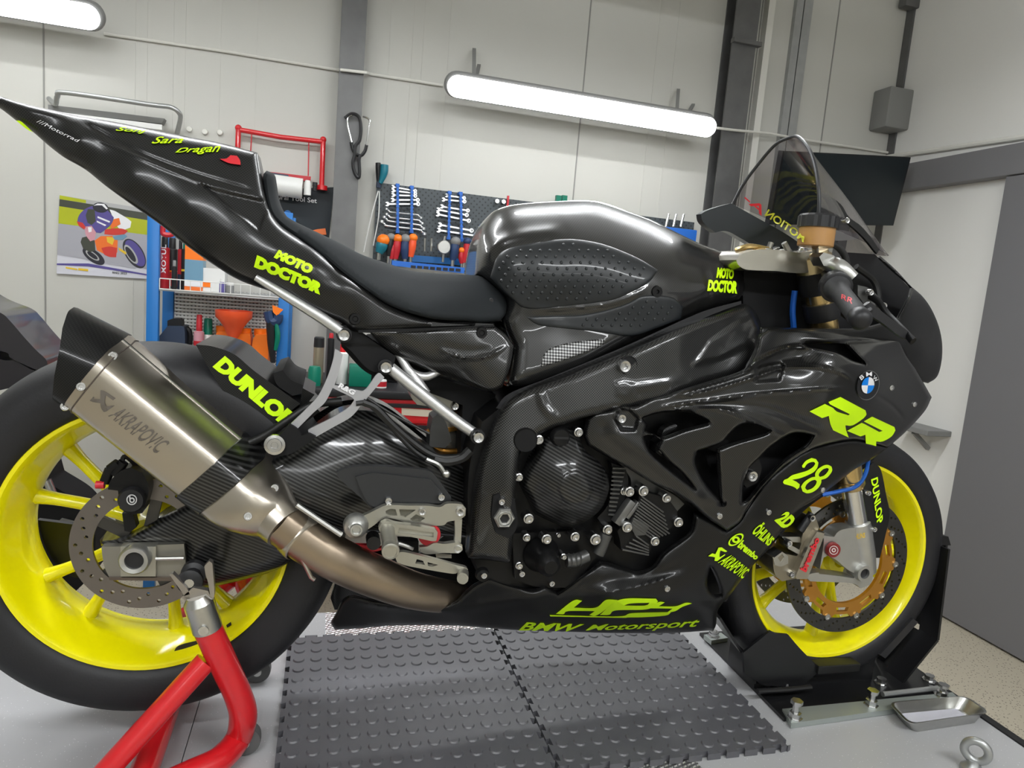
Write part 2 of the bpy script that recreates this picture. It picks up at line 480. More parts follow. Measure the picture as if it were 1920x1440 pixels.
# ================================================================== the room
YB, XR, ZF, ZC, XL_, YF = 2.40, 3.53, -1.05, 2.75, -3.4, -4.2
def struct(name, bm, mat, smooth=0): return link(name, bm, mat, None, smooth, kind='structure')
bm = B(); box(bm, (XL_, YF, ZF - .1), (XR, YB, ZF)); struct('floor', bm, mFloor)
bm = B(); box(bm, (XL_, YF, ZC), (XR, YB, ZC + .1)); struct('ceiling', bm, M('ceiling_grey', (.6, .6, .58), .8))
bm = B(); box(bm, (XL_ - .1, YB, ZF - .1), (XR + .1, YB + .1, ZC + .1)); struct('wall_back', bm, mWall)
mWallLit = M('painted_panel_lit', (.74, .735, .71), .5, bump=.05, bscale=30, noise=.03, nscale=1.5)  # paler copy of the wall paint, lamp light on this wall put into its colour
bm = B(); box(bm, (XR, YF, ZF - .1), (XR + .1, YB, ZC + .1)); struct('wall_right', bm, mWallLit)
bm = B(); box(bm, (XL_ - .1, YF, ZF - .1), (XL_, YB, ZC + .1)); struct('wall_left', bm, mWall)
bm = B(); box(bm, (XL_ - .1, YF - .1, ZF - .1), (XR + .1, YF, ZC + .1)); struct('wall_front', bm, mWall)
# vertical joints between the wall panels
for i, (px, py) in enumerate(((82, 100), (633, 200), (1092, 180), (1420, 90), (1555, 150))):
    x = Y(px, py, YB).x; bm = B(); box(bm, (x - .003, YB - .004, ZF), (x + .003, YB, ZC)); struct('trim_%d' % (i + 1), bm, mWallD)
# faint pressed ribs of the panels
bm = B()
for px in (252, 274, 323, 345, 411, 478, 728, 770, 790, 838, 1225, 1260):
    x = Y(px, 160, YB).x; box(bm, (x - .004, YB - .0025, ZF), (x + .004, YB, ZC))
struct('trim_7', bm, mWall)
# steel columns
for nm, a, b in (('steel_column', (642, 0), (689, 0)), ('steel_column', (1381, 0), (1426, 0))):
    x0, x1 = Y(*a, YB - .1).x, Y(*b, YB - .1).x
    bm = B(); box(bm, (x0, YB - .11, ZF), (x1, YB - .1, ZC)); box(bm, (x0, YB - .01, ZF), (x1, YB - .001, ZC)); box(bm, ((x0 + x1) / 2 - .005, YB - .1, ZF), ((x0 + x1) / 2 + .005, YB - .01, ZC))
    o = struct(nm, bm, mSteel); tag(o, None)
xk = Y(1400, 80, YB - .12); bm = B(); box(bm, (xk.x - .085, YB - .135, xk.z - .01), (xk.x + .085, YB - .1, xk.z + .012)); struct('trim_8', bm, mSteel)
x = Y(1418, 120, YB).x; bm = B(); box(bm, (x + .005, YB - .05, ZF), (x + .045, YB, ZC)); struct('trim_9', bm, mWallL)
# two tone cable duct and the corner
x = Y(1500, 20, YB).x; bm = B(); box(bm, (x - .045, YB - .03, ZF), (x + .0, YB, ZC)); box(bm, (x + .006, YB - .03, ZF), (x + .06, YB, ZC)); struct('trim_10', bm, mGalv)
# gate on the right wall
zt, zb = X(1800, 289, XR - .06).z, X(1800, 342, XR - .06).z
bm = B(); box(bm, (XR - .07, -2.5, zb), (XR, YB, zt), bev=.004); struct('trim_11', bm, mBeam)
yd = X(1893, 345, XR - .03).y
bm = B(); box(bm, (XR - .06, -2.2, ZF + .012), (XR - .012, yd, zb - .004), bev=.003); struct('door_1', bm, mDoor)
bm = B(); p = X(1700, 288, XR); q = X(1920, 258, XR); tube(bm, [(XR - .012, YB, p.z), (XR - .012, q.y, q.z), (XR - .012, -2.5, q.z - .02)], .014, 8, 0); struct('trim_12', bm, mWallL)

t = empty('wall_bracket_shelf', X(1738, 800, XR - .1), 'small grey shelf low on the right wall, seen just above the front wheel', 'shelf')
a, b = X(1700, 792, XR - .05), X(1774, 793, XR - .05); bm = B(); box(bm, (XR - .16, min(a.y, b.y), a.z - .025), (XR - .001, max(a.y, b.y), a.z + .005), bev=.004); link('board', bm, mGrey, t, 0)
bm = B(); m_ = (a + b) / 2; bar(bm, (XR - .12, m_.y, a.z - .03), (XR - .005, m_.y, a.z - .12), .02, .02, (0, 1, 0)); link('brace', bm, mGrey, t, 0)
# ------------------------------------------------------------------ lamps
def batten(p, q, label, group=None, name='tube_lamp', brackets=(), f=-1):
    p = Vector(p); q = Vector(q); t = empty(name, (p + q) / 2, label, 'lamp', group)
    ax = (q - p).normalized(); dn = Vector((0, f * .9, -.44)).normalized(); bm = B()
    def capsule(bm, off, r, flat, ext):
        a = p + dn * off - ax * ext; b = q + dn * off + ax * ext; L_ = (b - a).length; n = 18
        side = ax.cross(dn).normalized(); prof = [(0, 0)] + [(r * math.sin(k / 6 * PI / 2), r * (1 - math.cos(k / 6 * PI / 2))) for k in range(1, 7)]
        st = prof + [(rr, L_ - tt) for rr, tt in prof[::-1]]; rings = []
        for rr, tt in st:
            c = a + ax * tt
            rings.append([bm.verts.new(c + (side * math.cos(2 * PI * k / n) + dn * math.sin(2 * PI * k / n) * flat) * max(rr, .0005)) for k in range(n)])
        for u, v in zip(rings, rings[1:]):
            for k in range(n): bm.faces.new((u[k], u[(k + 1) % n], v[(k + 1) % n], v[k]))
        bmesh.ops.recalc_face_normals(bm, faces=bm.faces)
    capsule(bm, .022, .05, .75, 0); link('diffuser', bm, mLampOn, t)
    bm = B(); capsule(bm, -.018, .062, .8, .012); link('housing', bm, mGrey, t)
    for a, b in brackets:
        bm = B(); bar(bm, a, b, .018, .01); link('bracket', bm, mGrey, t)
    return t
yl = YB - .26
def br(px, py, px2, py2): return (Y(px, py, YB - .03), Y(px2, py2, YB - .22))
L1 = batten(Y(838, 157, yl), Y(1338, 239, yl), 'long white tube lamp on the wall above the pegboard, between the two steel columns', 'wall tube lamps',
            brackets=[br(889, 92, 889, 140), br(898, 122, 893, 144), br(1272, 168, 1269, 210), br(1300, 196, 1289, 214)])
d = Y(1338, 239, yl) - Y(838, 157, yl); e = Y(190, 34, yl)
L2 = batten(e - d, e, 'white tube lamp in the top left corner, above the poster', 'wall tube lamps', brackets=[(Vector((e.x - .2, YB - .03, e.z + .13)), Vector((e.x - .2, YB - .12, e.z + .04)))])
# copies of the wall lamps, unseen and added for fill behind the viewer
zl = 1.5
for i, (a, b, w) in enumerate((((-1.2, YF + .16, zl), (.3, YF + .16, zl), 'behind'), ((1.2, YF + .16, zl), (2.7, YF + .16, zl), 'behind'))):
    t = batten(a, b, 'unseen white tube lamp added on the opposite wall', 'unseen opposite wall lamps', f=1)
for a, b in OVERHEAD:
    t = empty('unseen_ceiling_lamp', (Vector(a) + Vector(b)) / 2, 'unseen white lamp hung from the ceiling, added to light the lift', 'lamp', 'unseen hanging lamps')
    x0, x1, y_, z_ = a[0], b[0], a[1], a[2]
    bm = B(); box(bm, (x0 + .02, y_ - .055, z_ - .022), (x1 - .02, y_ + .055, z_ + .02)); link('diffuser', bm, mFillC if y_ < 0 else mFillR, t, 0)
    bm = B(); box(bm, (x0, y_ - .075, z_ + .0205), (x1, y_ + .075, z_ + .08))
    if y_ > 0: box(bm, (x0, y_ + .06, z_ - .03), (x1, y_ + .075, z_ + .0205))  # skirt added so the rear fill does not spill onto the wall
    link('housing', bm, mGrey, t, 0)
    for f in (.15, .85):
        x = x0 + (x1 - x0) * f; bm = B(); cyl(bm, (x, y_, z_ + .08), (x, y_, ZC), .006, n=8); link('hanger', bm, mGrey, t)

# thin white cable pipe along the wall
bm = B(); tube(bm, [Y(195, 63, YB - .012), Y(420, 96, YB - .012), Y(632, 131, YB - .012), Y(640, 131, YB - .13), Y(686, 136, YB - .13), Y(695, 139, YB - .012), Y(830, 160, YB - .012)], .007, 8, 0)
tag(link('cable_pipe', bm, mWallL), 'thin white cable pipe between the two wall lamps, crossing the left steel column', 'cable pipe')
bm = B(); tube(bm, [Y(1345, 240, YB - .2), Y(1376, 244, YB - .14), Y(1440, 250, YB - .06), Y(1520, 264, YB - .04), Y(1600, 276, YB - .015), Y(1690, 290, YB - .015)], .007, 8, 0)
tag(link('cable_pipe', bm, mWallL), 'thin white cable pipe from the lamp to the corner behind the windscreen', 'cable pipe')

# corner conduit, junction box, monitor
t = empty('corner_conduit', (0, 0, 0), 'grey upright cable conduit in the room corner above the monitor', 'conduit'); t.location = Y(1690, 150, YB - .03)
bm = B(); bar(bm, Y(1718, -30, YB - .03), Y(1645, 470, YB - .03), .055, .03); link('rail', bm, mSteel, t)
bm = B(); a = Y(1716, 8, YB - .05); box(bm, (a.x - .09, a.y - .03, a.z - .03), (a.x + .09, a.y + .03, a.z + .03), bev=.006); link('clamp', bm, mSteel, t)
bm = B(); a = Y(1676, 206, YB - .09); box(bm, (a.x - .085, a.y - .05, a.z - .115), (a.x + .085, a.y + .09, a.z + .115), bev=.012)
tag(link('junction_box', bm, mGrey), 'grey junction box fixed on the corner conduit', 'junction box')
TR = Y(1708, 295, 2.02); TL = Y(1468, 283, 1.95); u = (TR - TL); dr = ray((1675, 423))
s_ = ((TR - CP).dot(u)) / dr.dot(u); BR = CP + dr * s_; BL = BR - u; nrm = u.cross(TR - BR).normalized()
if nrm.dot(CP - TR) < 0: nrm = -nrm
t = empty('monitor', (TL + TR + BL + BR) / 4, 'black flat monitor, switched off, in the corner behind the windscreen', 'monitor')
def slab(bm, q, n, f, k):
    vs = [bm.verts.new(p + n * f) for p in q] + [bm.verts.new(p + n * k) for p in q]
    bm.faces.new(vs[:4]); bm.faces.new(vs[7:3:-1])
    for i in range(4): bm.faces.new((vs[i], vs[(i + 1) % 4], vs[4 + (i + 1) % 4], vs[4 + i]))
    bmesh.ops.recalc_face_normals(bm, faces=bm.faces)
bm = B(); slab(bm, [TL, TR, BR, BL], nrm, 0, -.035); link('casing', bm, mBlk, t, 0)
ctr = (TL + TR + BL + BR) / 4
bm = B(); slab(bm, [ctr + (p - ctr) * .975 for p in (TL, TR, BR, BL)], nrm, .002, -.01); link('screen', bm, mScreen, t, 0)
bm = B(); m_ = (BL + BR) / 2 + (BR - BL) * .12; bar(bm, m_ - nrm * .03 + Vector((0, 0, .06)), m_ - nrm * .05 - Vector((.01, 0, .55)), .06, .03, (0, 1, 0)); bar(bm, m_ - nrm * .04 + Vector((0, 0, .1)), Vector((m_.x, YB - .001, m_.z + .12)), .05, .05); link('arm', bm, mSteel, t)

# ================================================================== things on the back wall
def span(px0, px1, pyt, pyb, y):
    """box on the photo at depth y -> base centre, width, height"""
    a = Y((px0 + px1) / 2, pyb, y); b = Y((px0 + px1) / 2, pyt, y); w = (Y(px1, (pyb + pyt) / 2, y) - Y(px0, (pyb + pyt) / 2, y)).length
    return a, w, b.z - a.z
def lz(bm, prof, base, n=20): lathe(bm, prof, base, (0, 0, 1), n)

# poster of a rider cornering
PQ = [(112, 366), (277, 392), (275, 523), (106, 513)]
pw = YB - .012
t = empty('poster', Y(190, 520, pw), 'printed poster of a motorcycle racer leaning into a bend, hung left of the blue rack', 'poster')
def pu(u, v):
    """poster coordinates (0..1, from its left top) -> point"""
    q = [np.array(k, float) for k in PQ]; p = (1 - v) * ((1 - u) * q[0] + u * q[1]) + v * ((1 - u) * q[3] + u * q[2]); return Y(p[0], p[1], pw)
bm = B(); slab(bm, [pu(0, 0), pu(1, 0), pu(1, 1), pu(0, 1)], Vector((0, -1, 0)), 0, -.006); link('sheet', bm, mPoster['kerb'], t, 0)
def pp(name, polys, mat, lift, uv=False):
    for pl in polys:
        bm = B(); V, F = cdt(pl if uv else smooth2(pl, 12, 30))
        A = [(pu(a, b) if uv else Y(100 + a / 7.2, 340 + b / 7.2, pw)) + Vector((0, -lift, 0)) for a, b in V]; extrude_faces(bm, A, [p + Vector((0, .0007, 0)) for p in A], F)
        link(name, bm, mat, t, 0)
def ov(c, a, b, th, n=20):
    return [(c[0] + a * math.cos(k) * math.cos(th) - b * math.sin(k) * math.sin(th), c[1] + a * math.cos(k) * math.sin(th) + b * math.sin(k) * math.cos(th)) for k in np.linspace(0, 2 * PI, n, endpoint=False)]
mP = mPoster
pp('print_sky', [[(0, 0), (1, 0), (1, .07), (0, .06)]], mP['sky'], .001, True)
pp('print_barrier', [[(0, .05), (1, .06), (1, .16), (0, .14)]], mP['dark'], .0012, True)
pp('print_grass', [[(0, .0), (.3, .01), (.3, .05), (0, .05)], [(0, .14), (1, .16), (1, .37), (0, .36)]], mP['lime'], .0015, True)
pp('print_road', [[(0, .36), (1, .37), (1, .86), (0, .76)]], mP['road'], .0012, True)
pp('print_stripe', [[(0, .87), (.35, .84), (1, .93), (1, .95), (.35, .88), (0, .89)]], mP['purp'], .0015, True)
pp('print_shadow', [[(440, 1060), (800, 1010), (1180, 1150), (1100, 1180), (700, 1110)]], mP['road'], .0014)
pp('print_wheel', [ov((545, 1010), 175, 78, .62), ov((1095, 975), 225, 118, 1.0)], mP['black'], .0016)
pp('print_tyre_band', [ov((1105, 970), 205, 92, 1.0)], mP['purp'], .0018)
pp('print_rim', [ov((1050, 985), 150, 55, 1.0), ov((530, 1000), 110, 40, .62)], mP['sky'], .002)
pp('print_hub', [ov((1045, 985), 120, 38, 1.0), ov((530, 1000), 85, 28, .62)], mP['black'], .0022)
pp('print_fairing', [[(560, 800), (640, 740), (800, 735), (870, 800), (865, 960), (780, 1000), (700, 985), (590, 930)]], mP['orange'], .002)
pp('print_belly', [[(650, 900), (760, 880), (862, 900), (850, 1025), (760, 1020), (690, 990)]], mP['red'], .0024)
pp('print_flash', [[(720, 750), (835, 760), (800, 860), (730, 820)], [(880, 890), (990, 960), (980, 990), (890, 930)]], mP['yel'], .0026)
pp('print_frame', [[(390, 760), (470, 740), (560, 800), (570, 930), (500, 960), (400, 900), (370, 820)]], mP['dark'], .0022)
pp('print_leg', [[(420, 600), (520, 590), (580, 680), (560, 790), (500, 810), (440, 720)]], mP['pink'], .0026)
pp('print_seat', [[(760, 380), (830, 400), (900, 440), (1000, 500), (1055, 545), (1040, 625), (930, 665), (860, 600)]], mP['white'], .002)
pp('print_tank', [[(770, 610), (820, 510), (890, 495), (910, 580), (790, 640)]], mP['orange'], .0026)
pp('print_band', [[(700, 650), (820, 635), (930, 640), (1010, 670), (960, 715), (830, 725), (690, 715)]], mP['red'], .0026)
pp('print_nose', [[(800, 745), (960, 715), (1000, 740), (940, 790), (830, 790)]], mP['sk'], .0028)
pp('print_rider', [[(325, 545), (345, 470), (395, 405), (470, 355), (560, 330), (690, 350), (760, 420), (820, 490), (790, 570), (720, 640), (640, 700), (580, 690), (520, 600), (430, 610), (360, 590)]], mP['purp'], .003)
pp('print_sleeve', [[(470, 375), (560, 380), (575, 540), (520, 590), (465, 560), (440, 460)]], mP['dark'], .0034)
pp('print_glove', [[(320, 540), (400, 560), (440, 620), (420, 650), (350, 600)]], mP['red'], .0034)
pp('print_helmet', [ov((640, 355), 105, 68, .15)], mP['black'], .0036)
pp('print_visor', [[(545, 330), (600, 300), (690, 305), (740, 370), (720, 380), (660, 325), (590, 325)]], mP['white'], .004)
pp('print_mark', [[(600, 470), (770, 540), (760, 560), (600, 495)], [(590, 530), (720, 590), (700, 605), (590, 552)], [(470, 620), (520, 620), (520, 680), (480, 690)]], mP['white'], .0036)
pp('print_caption', [[(.1, .905), (.23, .92), (.23, .94), (.1, .925)], [(.24, .91), (.35, .915), (.35, .945), (.24, .94)]], mP['yel'], .0016, True)
V_, F_ = text_mesh('RNG 2023', .01); bm = B(); A = [pu(.62 + .16 * a, .955 - .03 * b) + Vector((0, -.0018, 0)) for a, b in V_]; extrude_faces(bm, A, [q + Vector((0, .001, 0)) for q in A], F_); link('caption', bm, mPoster['dark'], t, 0)

# folded steel rail with a tray, upper left
t = empty('wall_rail', Y(200, 230, YB - .05), 'bent chrome tube rail with a grey tray on the wall, upper left', 'rail')
bm = B(); tube(bm, [Y(92, 185, YB - .02), Y(104, 195, YB - .1), Y(108, 180, YB - .14), Y(125, 174, YB - .15), Y(280, 196, YB - .15), Y(320, 201, YB - .15), Y(336, 212, YB - .14), Y(338, 224, YB - .1), Y(332, 250, YB - .02)], .0105, 10, 5); link('tube', bm, mGalv, t)
bm = B(); slab(bm, [Y(90, 196, YB - .06), Y(308, 222, YB - .06), Y(303, 232, YB - .06), Y(90, 207, YB - .06)], Vector((0, -1, 0)), 0, -.05); link('tray', bm, mGrey, t, 0)
bm = B(); slab(bm, [Y(92, 208, YB - .06), Y(304, 234, YB - .06), Y(304, 244, YB - .06), Y(92, 217, YB - .06)], Vector((0, -1, 0)), .005, -.05); link('lip', bm, mWhite, t, 0)
for px, py in ((356, 243), (385, 248), (413, 249)):
    bm = B(); a = Y(px, py, YB); lathe(bm, [(0, -.02), (.012, -.018), (.014, -.008), (.009, 0)], a, (0, 1, 0), 12)
    tag(link('wall_hook', bm, mWallL), 'small pale hook knob on the wall between the chrome rail and the red frame', 'hook', 'pale wall hook knobs')

# red hanging frame with a bar
t = empty('red_frame', Y(525, 300, YB - .03), 'red tubular frame on the wall left of the column', 'frame')
yf = YB - .05
bm = B(); tube(bm, [Y(447, 243, yf), Y(526, 257, yf), Y(606, 266, yf)], .012, 10, 0); link('top_tube', bm, mRed, t)
for a, b in (((447, 240), (445, 300)), ((606, 262), (603, 350))):
    bm = B(); tube(bm, [Y(*a, yf), Y(*b, yf)], .0125, 10, 0); ball(bm, Y(*a, yf), .016); link('leg', bm, mRed, t)
bm = B(); a = Y(603, 352, yf); cyl(bm, a + Vector((0, 0, -.012)), a + Vector((0, 0, .01)), .028, n=16); link('foot', bm, mRed, t)
for a, b in (((472, 250), (470, 284)), ((579, 268), (578, 330))):
    bm = B(); tube(bm, [Y(*a, yf), Y(*b, yf)], .003, 6, 0); link('cord', bm, mRedD, t)
bm = B(); slab(bm, [Y(505, 322, yf), Y(583, 331, yf), Y(582, 340, yf), Y(505, 332, yf)], Vector((0, -1, 0)), 0, -.03); link('bar', bm, mRedD, t, 0)
bm = B(); slab(bm, [Y(505, 323, yf), Y(541, 328, yf), Y(541, 334, yf), Y(505, 330, yf)], Vector((0, -1, 0)), .003, 0); link('sleeve', bm, mNavy, t, 0)
a, w, h = span(508, 567, 336, 362, YB - .14)
bm = B(); cyl(bm, Y(505, 345, YB - .1), Y(567, 354, YB - .1), .048, n=24)
tag(link('paper_roll', bm, mWhite), 'white paper roll hanging under the red frame', 'paper roll')
a, w, h = span(569, 583, 338, 366, YB - .1); bm = B(); lz(bm, [(0, 0), (w / 2, 0), (w / 2, h * .8), (w * .3, h), (0, h)], a)
tag(link('paper_tube', bm, mWhite), 'short white tube beside the paper roll', 'tube')
a, w, h = span(586, 594, 342, 358, YB - .1); bm = B(); lz(bm, [(0, 0), (w / 2, 0), (w / 2, h * .5), (w * .6, h * .55), (w * .6, h), (0, h)], a)
tag(link('spray_nozzle', bm, mBlk), 'small dark capped bottle at the foot of the red frame', 'bottle')
# black tool set banner
t = empty('tool_set_banner', Y(580, 440, YB - .02), 'black tool set poster with white lettering beside the left steel column', 'poster')
bm = B(); slab(bm, [Y(515, 355, YB - .01), Y(626, 351, YB - .01), Y(614, 470, YB - .01), Y(505, 470, YB - .01)], Vector((0, -1, 0)), 0, -.008); link('sheet', bm, M('poster_black', (.006, .012, .018), .5), t, 0)
letter('lettering', 'Samurai Tool Set', ((497, 361), (594, 372), (594, 381), (497, 371)), YB - .0185, mPoster['white'], t, .01)
shape('picture', [circ((539, 401), 7, 14), [(545, 405), (553, 412), (548, 416), (542, 410)]], YB - .0185, M('poster_blue', (.03, .2, .6), .5), t)
shape('picture', [[(586, 432), (594, 430), (610, 428), (612, 440), (586, 440)]], YB - .0185, mPoster['orange'], t)

# headset loops on the column: dark hose with a bright wire bow
t = empty('stethoscope', Y(668, 330, YB - .13), 'black stethoscope with chrome ear tubes hanging on the left steel column', 'stethoscope')
ys = YB - .135
bm = B(); tube(bm, [Y(*p, ys) for p in C(640, 200, 6, [(110, 400), (125, 470), (160, 530), (220, 550), (265, 500), (285, 430)])], .008, 8, 6); tube(bm, [Y(*p, ys - .004) for p in C(640, 200, 6, [(215, 540), (200, 600), (205, 740), (190, 800), (150, 740), (130, 640), (150, 540), (160, 440), (205, 380), (220, 250), (200, 120), (120, 80), (40, 130)])], .008, 8, 6); link('hose', bm, mBlk, t)
bm = B(); tube(bm, [Y(*p, ys - .006) for p in C(640, 200, 6, [(115, 400), (70, 210), (80, 120), (120, 100)])], .0045, 8, 6); link('ear_tube', bm, mChrome, t)
bm = B(); tube(bm, [Y(*p, ys - .006) for p in C(640, 200, 6, [(285, 435), (310, 250), (320, 160), (290, 125), (240, 110)])], .0045, 8, 6); link('ear_tube', bm, mChrome, t)
# hose crimper with teal grips hanging on a cable beside the pegboard
t = empty('hand_crimper', Y(706, 350, YB - .06), 'hand tool with black and teal grips hanging at the left end of the pegboard', 'tool')
def crp(pts): return C(680, 300, 6.544, pts)
bm = B(); tube(bm, [Y(*p, YB - .07) for p in crp([(268, 60), (262, 150), (235, 240), (215, 285)])], [.02, .02, .013, .01], 10); link('grip', bm, mTeal, t)
bm = B(); tube(bm, [Y(*p, YB - .05) for p in crp([(190, 35), (195, 150), (195, 270)])], [.013, .014, .01], 10); link('grip', bm, mBlk, t)
bm = B(); tube(bm, [Y(*p, YB - .06) for p in crp([(200, 270), (195, 340)])], .013, 8); link('jaw', bm, mNavy, t)
bm = B(); tube(bm, [Y(*p, YB - .05) for p in crp([(190, 380), (100, 720), (10, 1130)])], .003, 6); tube(bm, [Y(*p, YB - .05) for p in crp([(205, 380), (195, 700), (130, 1050)])], .003, 6); link('cable', bm, mWhite, t)
# ------------------------------------------------------------------ pegboard and its tools
def q6(pts): return C(680, 300, 6.544, pts)
yp = YB - .03
def pegmat():
    m, N, L, b = nt('perforated_board')
    tc = N.new('ShaderNodeTexCoord'); sp = N.new('ShaderNodeSeparateXYZ'); L.new(tc.outputs['Object'], sp.inputs[0])
    k = 2 * PI / .03
    h = math_node(N, L, 'MULTIPLY', math_node(N, L, 'SINE', math_node(N, L, 'MULTIPLY', sp.outputs[0], k)), math_node(N, L, 'SINE', math_node(N, L, 'MULTIPLY', sp.outputs[2], k)))
    r = N.new('ShaderNodeValToRGB'); r.color_ramp.elements[0].position = .5; r.color_ramp.elements[1].position = .75
    r.color_ramp.elements[0].color = (.06, .072, .08, 1); r.color_ramp.elements[1].color = (.02, .023, .026, 1)
    L.new(h, r.inputs[0]); L.new(r.outputs[0], b.inputs['Base Color']); b.inputs['Roughness'].default_value = .5
    return m
PT = [Y(707, 342, yp), Y(1302, 417, yp)]
t = empty('pegboard', Y(950, 500, yp), 'dark perforated tool board on the back wall, behind the tank', 'pegboard')
zb_ = Y(709, 492, yp).z
bm = B(); V4 = [PT[0], PT[1], Vector((PT[1].x, yp, zb_)), Vector((PT[0].x, yp, zb_))]; slab(bm, V4, Vector((0, -1, 0)), 0, -.025); link('board', bm, pegmat(), t, 0)
mWrench = M('wrench_steel', (.78, .79, .8), .3, .85)
# wrenches : offset ring spanners and combination spanners
def spanner(p, q, w, kind, label, group):
    a, b = Y(*p, yp - .036), Y(*q, yp - .036); L_ = (b - a).length; w *= .72; ax = (b - a).normalized(); up = ax.cross(Vector((0, 1, 0))).normalized()
    if up.z < 0: up = -up
    R = Matrix((ax, up, ax.cross(up))).transposed().to_4x4(); R.translation = a; bm = B(); w = w * .5
    if kind == 'ring':
        tube(bm, [R @ Vector(v) for v in ((0, 0, 0), (L_ * .07, -L_ * .05, 0), (L_ * .15, -L_ * .085, 0), (L_ * .85, -L_ * .085, 0), (L_ * .93, -L_ * .12, 0), (L_, -L_ * .16, 0))], w * .55, 8, 3)
        for e in ((0, 0, 0), (L_, -L_ * .16, 0)): lathe(bm, [(w * .7, -w * .7), (w * 1.25, -w * .7), (w * 1.25, w * .7), (w * .7, w * .7)], R @ Vector(e), up, 14, True)
    else:
        plate(bm, [(0, w * .5), (L_, w * .5), (L_, -w * .5), (0, -w * .5)], (), R, -w * .3, w * .3)
        jaw = [(L_ * .0 + w * 1.5 * math.cos(k), w * 1.5 * math.sin(k)) for k in np.linspace(-2.5, 2.5, 12)] + [(-w * .3, w * .5), (w * .5, 0), (-w * .3, -w * .5)]
        plate(bm, jaw, (), R, -w * .4, w * .4)
        plate(bm, circ((L_, 0), w * 1.35, 16), [circ((L_, 0), w * .75, 12)], R, -w * .5, w * .5)
    return tag(link('spanner', bm, mWrench), label, 'spanner', group)
G1 = [((370, 330), (645, 378)), ((370, 375), (645, 410)), ((370, 430), (645, 440)), ((365, 490), (675, 490)), ((300, 540), (680, 540))]
ORD = ['topmost', 'second', 'third', 'fourth', 'fifth', 'sixth', 'seventh']
for i, (a, b) in enumerate(G1):
    p, q = q6([a, b]); spanner(p, q, .017 + .001 * i, 'comb', '%s of the short spanners on the left pair of blue strips, counted from above' % ORD[i], 'spanners on the left strips')
G2 = [((295, 600), (720, 690)), ((295, 665), (735, 755)), ((265, 700), (755, 840)), ((235, 755), (765, 900))]
for i, (a, b) in enumerate(G2):
    p, q = q6([a, b]); spanner(p, (q[0], p[1] + (q[1] - p[1]) * .45), .018 + .002 * i, 'ring', '%s of the cranked ring spanners on the left pair of blue strips' % (ORD[i] if i < 3 else 'longest and lowest'), 'ring spanners on the left strips')
G3 = [((1030, 435), (1245, 465)), ((990, 485), (1250, 510)), ((970, 570), (1290, 620)), ((925, 610), (1275, 675)), ((920, 665), (1300, 745)), ((945, 795), (1335, 865)), ((930, 860), (1390, 930))]
for i, (a, b) in enumerate(G3):
    p, q = q6([a, b]); spanner(p, q, .018 + .001 * i, 'comb', '%s of the spanners on the right pair of blue strips, counted from above' % ORD[i], 'spanners on the right strips')
p, q = q6([(1625, 505), (1640, 505)]); 
for i, (px, py) in enumerate(((930, 378), (942, 379))):
    bm = B(); a = Y(px, py, yp); lathe(bm, [(0, -.03), (.011, -.03), (.011, 0), (0, 0)], a, (0, 1, 0), 14); tag(link('socket', bm, mChrome), 'small chrome socket at the top of the pegboard, %s of a pair' % ('left' if i == 0 else 'right'), 'socket', 'sockets on the pegboard')
bm = B(); a = Y(952, 378, yp - .02); bar(bm, a + Vector((0, 0, .03)), a - Vector((0, 0, .03)), .012, .01); tag(link('bit_holder', bm, mRedD), 'small red bit holder at the top of the pegboard, next to the sockets', 'bit holder')
for i, px in enumerate((1047, 1058)):
    bm = B(); a = Y(px, 372, yp - .02); box(bm, (a.x - .014, a.y - .01, a.z - .03), (a.x + .014, a.y + .015, a.z + .015)); tag(link('clip', bm, mGrn), 'green clip on the board edge above the tank, %s of two' % ('left' if i == 0 else 'right'), 'clip', 'green clips above the tank')
# blue bin and small tools right of the tank
a, w, h = span(1238, 1300, 414, 470, yp - .06); bm = B(); box(bm, (a.x - w / 2, a.y - .02, a.z), (a.x + w / 2, yp - .03, a.z + h * .75), bev=.004); tag(link('storage_bin', bm, mBlueL), 'blue storage bin on the board in front of the right column', 'storage bin')
for i, px in enumerate((1248, 1262, 1276)):
    a = Y(px, 425, yp - .06); bm = B(); cyl(bm, a, a + Vector((.01, 0, .07)), .008, n=10); tag(link('bit', bm, mChrome), 'chrome bit standing in the blue bin, %s of three' % ('left', 'middle', 'right')[i], 'bit', 'bits in the blue bin')
# blue holder strips
for a, b, gl in (((430, 305), (430, 880), 0), ((605, 330), (600, 880), 0), ((1070, 395), (1055, 960), 1), ((1205, 405), (1215, 985), 1)):
    (p, q) = q6([a, b]); bm = B(); bar(bm, Y(*p, yp - .056), Y(*q, yp - .056), .011, .006, (0, 1, 0)); [box(bm, (e.x - .009, e.y - .002, e.z - .006), (e.x + .009, yp - .001, e.z + .006)) for e in (Y(*p, yp - .056), Y(*q, yp - .056))]
    for k in range(12):
        f = (k + .5) / 12; c = Y(*p, yp - .056).lerp(Y(*q, yp - .056), f); box(bm, (c.x - .008, c.y - .006, c.z - .003), (c.x + .008, c.y + .004, c.z + .003))
    link('holder_strip', bm, mBlueL, t)
